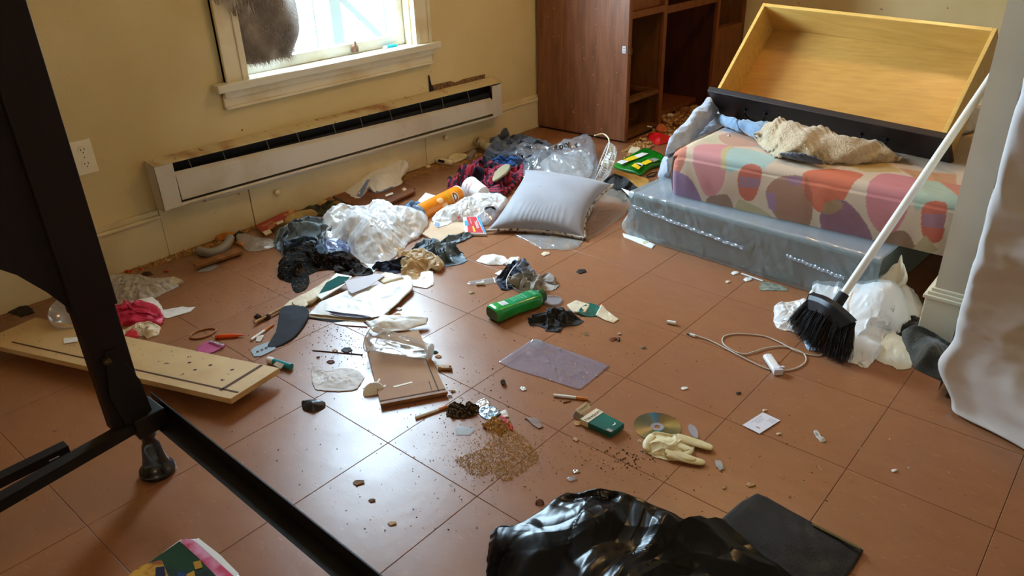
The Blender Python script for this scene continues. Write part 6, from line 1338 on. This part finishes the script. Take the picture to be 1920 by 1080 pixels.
# cigarette pack
pkc = tg('cigarette_pack', (1122, 790), 'crushed green and white cigarette pack with its lid flipped open', 'cigarette pack')
pa, pb2, pc, pd = P0(1098, 802, .018), P0(1153, 817, .018), P0(1171, 797, .020), P0(1117, 766, .020)
pa, pb2, pc, pd = P0(1088, 786, .018), P0(1146, 812, .018), P0(1171, 794, .020), P0(1118, 766, .020)
MB().prism([pa, pb2, pc, pd], (0, 0, -.0165)).build('body', teal, pkc, bev=.002)
def on4(u, v, dz=.0006): return (pa * (1 - u) + pb2 * u) * (1 - v) + (pd * (1 - u) + pc * u) * v + np.array([0, 0, dz])
MB().prism([on4(.0, .0), on4(.26, .0), on4(.26, 1), on4(.0, 1)], .0004).build('white_band', ivory, pkc)
MB().obox(on4(0, 0) + (0, 0, -.0004), on4(.26, 0) - on4(0, 0), (0, -.0004, 0), (0, 0, -.016)).build('white_band', ivory, pkc)
text('Newport', on4(.15, .5, .0014), on4(0, 1) - on4(0, 0), on4(0, .5) - on4(1, .5), .0145, blackp, pkc, bold=.01)
cres = [on4(.80 + .055 * math.sin(t) , .60 + .13 * math.cos(t), .0014) for t in np.linspace(-.4, 2.6, 14)] + [on4(.775 + .045 * math.sin(t), .60 + .10 * math.cos(t), .0014) for t in np.linspace(2.4, -.2, 12)]
MB().add(cres, [tuple(range(len(cres)))]).build('swoosh_mark', whiteprint, pkc)
MB().prism([on4(.82, .02, .0012), on4(.98, .02, .0012), on4(.98, .20, .0012), on4(.82, .20, .0012)], .0004).build('stamp', greyp, pkc)
la, lb2, lc, ld = P0(1079, 768, .030), P0(1089, 776, .022), P0(1108, 763, .022), P0(1099, 753, .032)
MB().prism([la, lb2, lc, ld], (.001, -.001, -.002)).build('lid', ivory, pkc)
text('Newport', (la + lb2 + lc + ld) / 4 + (0, 0, .0014), ld - la, la - lb2, .009, blackp, pkc)
heap('inner_lid', [(1075, 780, .004), (1079, 768, .026), (1090, 776, .02), (1090, 790, .004)], greyp, amp=.001, seed=201, R=5, N=30, parent=pkc)
heap('lump', [(1076, 792), (1080, 788, .008), (1088, 790, .006), (1086, 797), (1079, 797)], kraft, amp=.001, seed=202, R=5, N=30, label='tan nugget under the cigarette pack lid', cat='crumb')
heap('crumb', [(1074, 823), (1078, 819, .006), (1083, 822, .004), (1081, 827)], woodl, amp=.001, seed=203, R=4, N=24, label='tan crumb below the cigarette pack', cat='crumb')
MB().lathe(P0(1199, 827, 0), P0(1199, 827, .002), [(0, .0045), (1, .0045), (1, .002), (0, .002)], 16).build('washer', metal, label='small washer left of the disc', cat='washer')

# CD
cdo = tg('compact_disc', (1232, 801), 'shiny compact disc partly under the rubber glove', 'disc')
cdm = bpy.data.materials.new('disc_mirror'); cdm.use_nodes = True; _n = cdm.node_tree; _p = _n.nodes['Principled BSDF']; _p.inputs['Metallic'].default_value = 1; _p.inputs['Roughness'].default_value = .22
_t = _n.nodes.new('ShaderNodeTexCoord'); _s = _n.nodes.new('ShaderNodeSeparateXYZ'); _n.links.new(_t.outputs['Object'], _s.inputs[0]); _a = _n.nodes.new('ShaderNodeMath'); _a.operation = 'ARCTAN2'; _n.links.new(_s.outputs[1], _a.inputs[0]); _n.links.new(_s.outputs[0], _a.inputs[1])
_m = _n.nodes.new('ShaderNodeMapRange'); _m.inputs[1].default_value = -math.pi; _m.inputs[2].default_value = math.pi; _n.links.new(_a.outputs[0], _m.inputs[0]); _r = _n.nodes.new('ShaderNodeValToRGB'); _n.links.new(_m.outputs[0], _r.inputs[0]); _n.links.new(_r.outputs[0], _p.inputs['Base Color'])
_e = _r.color_ramp.elements; _e[0].position = 0; _e[0].color = lin((150, 170, 160)); _e[1].position = 1; _e[1].color = lin((150, 170, 160))
for pos_, c_ in ((.18, (196, 190, 160)), (.28, (140, 190, 180)), (.40, (110, 200, 220)), (.44, (150, 170, 160)), (.62, (170, 180, 150)), (.78, (190, 180, 150)), (.86, (90, 170, 220)), (.90, (150, 170, 160))):
    e_ = _e.new(pos_); e_.color = lin(c_)
_p.inputs['Anisotropic'].default_value = .7
c_ = P0(1232, 801, 0)
MB().lathe(c_ + (0, 0, .0006), c_ + (0, 0, .0020), [(0, .0165), (0, .0595), (1, .0595), (1, .0165)], 64, caps=False).build('disc_face', cdm, cdo)
MB().lathe(c_ + (0, 0, .0006), c_ + (0, 0, .0019), [(0, .0075), (0, .0170), (1, .0170), (1, .0075)], 32, caps=False).build('clear_centre', clearrim, cdo)
# latex glove
gv = tg('rubber_glove', (1268, 840), 'cream latex glove with limp fingers lying over the disc', 'glove')
heap('palm', [(1208, 835, .006), (1212, 822, .012), (1228, 809, .016), (1250, 811, .018), (1275, 815, .016), (1298, 822, .012), (1300, 842, .008), (1290, 856, .006), (1262, 862, .004), (1235, 858), (1215, 848)], latex, [(1250, 830, .022), (1225, 830, .016)], amp=.0022, freq=18, lump=.002, mode='fold', seed=211, R=30, N=150, parent=gv)
def finger(pts, r0, r1, flatn=.55):
    path = smooth_path([P0(*p) for p in pts], 14); m_ = len(path); V = []; n = 18
    for i, p in enumerate(path):
        d = path[min(i + 1, m_ - 1)] - path[max(i - 1, 0)]; d /= np.linalg.norm(d); a = np.cross(d, [0, 0, 1.0]); a /= np.linalg.norm(a); b = np.cross(a, d)
        t = i / (m_ - 1); r = (r0 + (r1 - r0) * t) * (math.sqrt(max(0, 1 - max(0, (t - .72) / .28) ** 2)) + .02) * (1 + .025 * math.sin(i * .35) + .015 * math.sin(i * .8 + 1))
        for k in range(n): an = 6.2832 * k / n; q = p + a * math.cos(an) * r + b * math.sin(an) * r * flatn; q[2] = max(q[2], .0012); V.append(q)
    F = [(i * n + k, i * n + (k + 1) % n, (i + 1) * n + (k + 1) % n, (i + 1) * n + k) for i in range(m_ - 1) for k in range(n)] + [tuple((m_ - 1) * n + k for k in range(n))]
    return link('glove_finger', V, F, latex, gv, smooth=True)
finger([(1268, 820, .011), (1298, 828, .010), (1320, 835, .009), (1337, 841, .008)], .0155, .0115, .34)
finger([(1252, 850, .009), (1280, 858, .008), (1303, 864, .007), (1323, 868, .006)], .0160, .0110, .34)
finger([(1262, 832, .012), (1280, 838, .011), (1292, 845, .009), (1283, 851, .007)], .0120, .0100, .32)
finger([(1248, 845, .012), (1266, 850, .011), (1290, 858, .011), (1306, 862, .010)], .0120, .0100, .32)
finger([(1224, 818, .012), (1216, 826, .014), (1212, 838, .010), (1218, 846, .006)], .0105, .0085)
ovp = [P0(1300 + 9 * math.cos(t) * .9 + 5 * math.sin(t), 808 + 13 * math.sin(t) + 1 * math.cos(t), .003) for t in np.linspace(0, 2 * math.pi, 25)[:-1]]
flat('oval_disc', ovp, clearrim, .002, world=True, label='oval clear tag right of the compact disc', cat='tag')
# business card
bc = tg('business_card', (1427, 793), 'small white printed card on a tile joint', 'card')
ca, cb2, cc2, cd2 = P0(1392, 797, .003), P0(1424, 813, .003), P0(1463, 788, .003), P0(1430, 773, .003)
MB().prism([ca, cb2, cc2, cd2], -.0006).build('card', mat('lilac_white', (222, 220, 230), .6), bc)
def on5(u, v): return (ca * (1 - u) + cb2 * u) * (1 - v) + (cd2 * (1 - u) + cc2 * u) * v + np.array([0, 0, .0004])
exc = on5(0, 1) - on5(0, 0); eyc = on5(0, .5) - on5(1, .5)
for (w, u, v, sz) in (('Drop off times and details', .16, .55, .0042), ('open every day', .28, .55, .0042), ('call before noon', .40, .55, .0042), ('for pick up', .62, .80, .004), ('thank you', .74, .80, .004), ('please keep', .86, .80, .004)):
    text(w, on5(u, v), exc, eyc, sz, blackp, bc)
text('S', on5(.66, .22), exc, eyc, .014, blackp, bc)
heap('plastic_curl', [(1527, 808, .006), (1533, 807, .006), (1540, 818, .008), (1547, 824, .004), (1540, 828), (1531, 818)], milkplas, amp=.003, freq=40, seed=212, R=6, N=40, label='clear plastic curl right of the printed card', cat='scrap')
heap('plaster_smear', [(1341, 862), (1352, 864), (1358, 878), (1350, 882), (1343, 872)], greyk, amp=.001, freq=60, seed=213, R=4, N=30, label='whitish smear beside the glove fingertips', cat='smear')
for k, (x, y, w, m_, lb) in enumerate([(1434, 769, 9, ivory, 'tiny cream crumb above the printed card'), (1460, 813, 9, ivory, 'short cream splinter below the printed card'), (1358, 914, 9, woodl, 'tan cube crumb above the black mat'), (1408, 909, 16, woodl, 'tan flake above the black mat corner'), (1677, 882, 11, whitep, 'white chip near the sheet hem'), (1080, 884, 14, silver, 'silver foil chip above the black bag'), (1072, 898, 18, clearrim, 'clear square flake above the black bag'), (1283, 728, 12, whitep, 'white thread curl above the disc'), (1385, 737, 9, crumbd, 'dark fleck left of the lighter shadow'), (672, 905, 22, mat('tan_patch', (140, 112, 90), .8), 'rubbed tan patch right of the bed rail'), (735, 981, 16, ivory, 'cream curl near the bed rail bottom'), (697, 938, 12, MATS['tan_patch'], 'second rubbed tan patch near the bed rail')]):
    heap('bit', [(x - w / 2, y, .002), (x - w / 4, y - w / 4, .005), (x + w / 2.4, y - w / 4, .005), (x + w / 2, y), (x - w / 5, y + w / 5)], m_, amp=.001, freq=70, seed=220 + k, R=5, N=30, label=lb, cat='scrap')
MB().lathe(P0(1012, 944, 0), P0(1012, 944, .004), [(0, .010), (.6, .010), (1, .006)], 20).build('brown_button', mat('brown_cap', (96, 56, 40), .4), label='flat brown round cap left of the black bag', cat='cap')

# cable and lighter
kb = tg('charging_cable', (1400, 650), 'grey white charging cable looped on the floor', 'cable')
path = smooth_path([P0(x, y, z) for x, y, z in ((1304, 629, .004), (1330, 638, .003), (1358, 652, .003), (1385, 666, .006), (1412, 680, .003), (1440, 692, .003), (1468, 695, .003), (1494, 690, .003), (1510, 679, .003), (1510, 667, .003), (1496, 657, .003), (1470, 650, .003), (1440, 652, .004), (1412, 660, .004), (1393, 664, .003), (1368, 654, .003), (1355, 642, .003), (1358, 631, .003), (1378, 626, .003), (1405, 627, .003), (1435, 631, .003), (1462, 642, .004), (1488, 656, .006), (1512, 664, .003), (1535, 667, .003), (1544, 662, .003))], 7)
MB().tube(path, .0021, 8).build('cord', mat('cord_grey', (196, 186, 172), .5), kb, smooth=True)
MB().rod(P0(1294, 627, .005), P0(1303, 630, .005), .0048, n=10).build('plug', whiteplastic, kb)
MB().rod(P0(1288, 625, .004), P0(1294, 627, .004), .0034, n=8).build('plug_tip', metal, kb)
li = tg('lighter', (1450, 685), 'white disposable lighter lying beside the charging cable', 'lighter')
A, B = P0(1439, 668, .009), P0(1460, 699, .009); ax_ = B - A; lv = np.linalg.norm(ax_); ax_ /= lv; sx_ = np.cross([0, 0, 1.], ax_)
def lt_(u, v): x, y = sup(2 * math.pi * u, .0135, .0085, .7); return A + ax_ * lv * v + sx_ * x + np.array([0, 0, y])
MB().grid(lt_, 28, 6).build('body', whiteplastic, li, smooth=True)
MB().add([lt_(k / 28, 0) for k in range(28)], [tuple(range(28))]).build('base', whiteplastic, li)
MB().obox(B - sx_ * .013 + (0, 0, -.008) - ax_ * .012, ax_ * .013, sx_ * .026, (0, 0, .018)).build('head', mat('pale_lilac_plastic', (214, 212, 226), .3), li, bev=.002)
MB().obox(B + sx_ * .002 + (0, 0, .004) - ax_ * .016, ax_ * .009, sx_ * .018, (0, 0, .009)).build('trigger', MATS['pale_lilac_plastic'], li, bev=.002)

# scraps along the box spring
rods('straw', (1390, 513), (1430, 527), .003, whiteplastic, 'white stick at the foot of the box spring', 'stick')
flat('paper_note', [(1424, 535), (1432, 527), (1470, 537), (1478, 545), (1425, 544)], mat('greenish_note', (150, 156, 140), .7, col2=(90, 96, 84), scale=60), .001, label='crumpled printed note under the front edge of the box spring', cat='note')
for k, (x, y, w, m_, lb) in enumerate([(1378, 512, 14, whitep, 'white chip touching the box spring foot'), (1402, 524, 16, whiteplastic, 'flat white bit beside the stick by the box spring'), (1365, 528, 10, ivory, 'cream sliver in front of the box spring'), (1210, 455, 14, ivory, 'cream lump at the box spring corner')]):
    heap('bit', [(x - w / 2, y, .002), (x - w / 4, y - w / 4, .007), (x + w / 2.4, y - w / 4, .007), (x + w / 2, y), (x - w / 5, y + w / 5)], m_, amp=.001, freq=70, seed=240 + k, R=5, N=30, label=lb, cat='scrap')

# ---- broom
bm = tg('broom', (1550, 640), 'broom with white handle and black bristles leaning by the pillar', 'broom')
h0 = P0(1568, 572, .135); h1 = PY(1845, 165, 2.47); hd_ = (h1 - h0) / np.linalg.norm(h1 - h0)
MB().rod(h0, h0 + hd_ * 1.15, .0115, n=20).build('handle', mat('handle_white', (226, 220, 208), .35), bm, smooth=False)
MB().lathe(h0 - hd_ * .03, h0 + hd_ * .04, [(0, .024), (.3, .017), (1, .0155)], 18).build('socket', blackp, bm, smooth=False)
e0, e1 = P0(1522, 558, .130), P0(1597, 606, .120); mid = P0(1560, 574, .145)
capc = smooth_path([e0, (e0 + mid) / 2 + (0, 0, .004), mid, (mid + e1) / 2 + (0, 0, .002), e1], 6)
t0_, t1_ = P0(1484, 603, .0), P0(1588, 673, .0); tm_ = P0(1528, 645, 0)
tips = smooth_path([t0_, (t0_ + tm_) / 2, tm_, (tm_ + t1_) / 2 + (.008, -.006, 0), t1_], 6)
dn = np.cross(e1 - e0, (t0_ + t1_) / 2 - (e0 + e1) / 2); dn /= np.linalg.norm(dn)
cpm = MB()
V = []
for p in capc:
    dwn = (np.array(tips[min(len(tips) - 1, int(len(tips) * .5))]) - p); dwn /= np.linalg.norm(dwn)
    for (a_, b_) in ((-.018, 0), (-.018, .030), (.018, .030), (.018, 0), (.010, -.012), (-.010, -.012)): V.append(p + dn * a_ + dwn * b_)
nC = len(capc); cpm.add(V, [(i * 6 + k, i * 6 + (k + 1) % 6, (i + 1) * 6 + (k + 1) % 6, (i + 1) * 6 + k) for i in range(nC - 1) for k in range(6)] + [tuple(range(6)), tuple((nC - 1) * 6 + k for k in range(6))])
cpm.build('head_block', mat('broom_head', (26, 28, 34), .4), bm, bev=.002)
rs = random.Random(11); brm = mat('black_bristle', (16, 16, 17), .55)
NT = 26
for k in range(NT):
    tt = k / (NT - 1); b = MB(); ci = capc[int(tt * (nC - 1))]; ti = tips[int(tt * (len(tips) - 1))]
    for j in range(34):
        o1 = (dn * rs.uniform(-.014, .014)); o2 = dn * rs.uniform(-.022, .022); sd_ = (e1 - e0) / np.linalg.norm(e1 - e0)
        p0_ = np.array(ci) + o1 + sd_ * rs.uniform(-.005, .005); p1_ = np.array(ti) * rs.uniform(.985, 1.0) + (0, 0, rs.uniform(.0, .012)) + o2 + sd_ * rs.uniform(-.009, .009)
        p1_[2] = max(p1_[2], .001); pm_ = (p0_ + p1_) / 2 + (0, 0, .006) + o2 * .3
        b.tube([p0_, pm_, p1_], .0009, 4, .0006)
    b.build('bristle_tuft', brm, bm, kind='stuff')

# ---- white bags, towel around the broom
heap('white_bag', [(1525, 555, .03), (1530, 530, .06), (1548, 498, .10), (1562, 478, .13), (1590, 465, .15), (1615, 463, .15), (1638, 480, .12), (1650, 505, .08), (1648, 525, .06), (1620, 560, .02), (1570, 580, .01)], whiteplas, [(1585, 510, .13), (1610, 500, .12), (1560, 540, .07)], amp=.008, freq=9, lump=.008, seed=251, hs=0.68, R=36, N=180, label='upright white bag behind the broom against the box spring', cat='plastic bag')
wb2 = tg('white_bag', (1650, 610), 'glossy white and cream plastic bag spread right of the broom', 'plastic bag')
heap('bag_film', [(1585, 585, .05), (1595, 545, .09), (1620, 522, .12), (1655, 514, .13), (1690, 530, .10), (1715, 548, .07), (1734, 583, .03), (1728, 605, .015), (1700, 615, .01), (1678, 628, .008), (1662, 650, .004), (1640, 675), (1624, 688), (1605, 680), (1588, 672), (1590, 630, .02)], whiteplas, [(1650, 545, .125), (1650, 590, .07), (1690, 570, .08), (1620, 620, .04)], amp=.007, freq=8, lump=.014, seed=252, hs=0.8, R=44, N=220, parent=wb2)
heap('bag_fold', [(1592, 668, .006), (1640, 590, .06), (1680, 575, .07), (1670, 600, .04), (1650, 645, .012), (1626, 686, .003), (1606, 681)], whiteplas, amp=.008, freq=12, mode='fold', seed=253, R=20, N=120, parent=wb2)
heap('bag_corner', [(1640, 665), (1668, 625, .02), (1700, 640, .02), (1710, 685), (1685, 692), (1672, 685), (1655, 680)], mat('cream_film_solid', (214, 206, 186), .4, col2=(200, 186, 156), scale=10), amp=.004, freq=18, seed=254, R=12, N=80, parent=wb2)
heap('bag_tip', [(1655, 520, .12), (1672, 500, .16), (1690, 486, .19), (1694, 500, .17), (1692, 525, .12), (1675, 528, .11)], ivory, base=.09, amp=.004, freq=18, seed=255, R=10, N=60, parent=wb2)
heap('white_bag', [(1453, 590), (1458, 570, .02), (1480, 565, .03), (1515, 562, .04), (1530, 580, .03), (1520, 600, .01), (1500, 622), (1480, 620), (1455, 612)], whiteplas, [(1490, 585, .035)], amp=.010, freq=20, seed=256, R=22, N=110, label='small crumpled white bag left of the broom bristles', cat='plastic bag')
heap('blue_wrapper', [(1508, 640), (1512, 632, .008), (1540, 650, .006), (1535, 656), (1516, 655)], mat('pale_blue_paper', (170, 190, 214), .6), amp=.002, freq=30, seed=257, R=6, N=40, label='pale blue paper poking out below the bristles', cat='paper')
heap('dark_towel', [(1700, 618, .05), (1722, 610, .07), (1750, 622, .06), (1780, 640, .05), (1800, 650, .04), (1800, 690, .01), (1775, 712), (1755, 708), (1720, 692), (1708, 680), (1702, 650, .02)], towel, [(1735, 645, .07), (1765, 665, .05), (1730, 670, .04)], amp=.010, freq=10, lump=.004, mode='soft', jag=0, seed=258, R=34, N=150, label='dark olive towel between pillar and white sheet', cat='towel')
heap('dark_cloth', [(1690, 600, .03), (1720, 590, .04), (1735, 610, .04), (1715, 625, .02), (1695, 640, .01), (1685, 625, .01)], blackclo, amp=.006, freq=18, mode='fold', seed=259, R=12, N=70, label='black cloth under the right side of the glossy bag', cat='cloth')

# ---- foreground: black bag and mat, magazine
heap('bin_bag', [(918, 1090, .01), (921, 1050, .03), (928, 1010, .05), (936, 984, .05), (965, 985, .06), (1010, 960, .07), (1058, 922, .08), (1085, 922, .08), (1118, 910, .10), (1150, 915, .10), (1200, 934, .09), (1255, 960, .08), (1305, 985, .07), (1345, 970, .07), (1385, 1000, .06), (1430, 1040, .05), (1500, 1095, .02), (1480, 1180, .01), (1400, 1290), (1150, 1330), (960, 1260)], blackbag,
     [(1100, 960, .11), (1150, 1010, .07), (1000, 1030, .06), (1250, 1050, .06), (1340, 1040, .05), (1200, 1100, .09)], amp=.008, freq=4, lump=.022, jag=.012, seed=262, R=70, N=380, label='black glossy bin bag crumpled at the bottom of the view', cat='bin bag')
heap('black_mat', [(1340, 990, .02), (1362, 968, .02), (1395, 940, .022), (1420, 926, .02), (1440, 934, .018), (1530, 983, .014), (1600, 1018, .012), (1618, 1030, .008), (1600, 1060, .006), (1570, 1100), (1520, 1150), (1420, 1110), (1370, 1040, .01)], blackmat, [(1480, 1020, .022)], amp=.003, freq=10, mode='soft', seed=263, R=30, N=200, sharp=True, label='flat black cloth mat beside the bin bag', cat='mat')
st = MB()
for k in range(46):
    a_ = P0(1525 + 90 * k / 46, 981 + 46 * k / 46, .016); b_ = P0(1523 + 90 * k / 46, 984 + 46 * k / 46, .017); st.tube([a_, b_], .0012, 4)
st.build('stitching', mat('tan_thread', (120, 104, 70), .8), label='tan overlock stitching on the mat edge', cat='stitching', kind='stuff')
mg = tg('magazine', (340, 1060), 'children magazine with green and pink cover at the bottom left', 'magazine')
def poly(nm, pts, z, m, th=.0006): return MB().prism([P0(x, y, z) for x, y in pts], th).build(nm, m, mg)
heap('pages', [(180, 1120), (245, 1078, .006), (300, 1040, .012), (338, 1012, .014), (370, 1010, .014), (410, 1040, .012), (446, 1078, .010), (500, 1130, .006), (420, 1230), (250, 1250)], whitep, amp=.001, mode='soft', freq=4, seed=271, R=10, N=120, parent=mg, sharp=True)
poly('white_margin', [(364, 1013), (372, 1009), (412, 1040), (448, 1076), (440, 1082)], .0165, whiteprint)
poly('pink_border', [(338, 1014), (350, 1010), (362, 1013), (440, 1082), (425, 1110), (400, 1085)], .0170, mat('magazine_pink', (206, 70, 110), .35, col2=(226, 160, 196), scale=16, thr=(.45, .6)))
poly('green_cover', [(250, 1076), (292, 1046), (337, 1015), (372, 1046), (410, 1085), (440, 1130), (330, 1200), (230, 1130)], .0180, mat('magazine_green', (20, 62, 24), .4, col2=(12, 26, 34), scale=22, thr=(.5, .7)))
poly('yellow_figure', [(236, 1082), (262, 1062), (300, 1050), (304, 1052), (318, 1085), (290, 1130), (240, 1120)], .0188, mat('magazine_yellow', (196, 150, 50), .4, col2=(150, 76, 30), scale=50, thr=(.45, .6)))
poly('blue_figure', [(292, 1064), (308, 1062), (312, 1090), (292, 1094)], .0194, mat('magazine_navy', (22, 24, 54), .4))
poly('orange_square', [(362, 1054), (376, 1051), (380, 1064), (366, 1068)], .0190, mat('magazine_gold', (200, 150, 40), .4))
poly('orange_square', [(348, 1078), (364, 1070), (368, 1090), (350, 1094)], .0190, MATS['magazine_gold'])
poly('blue_square', [(334, 1072), (350, 1076), (350, 1090), (332, 1088)], .0190, mat('magazine_blue', (30, 60, 120), .4))
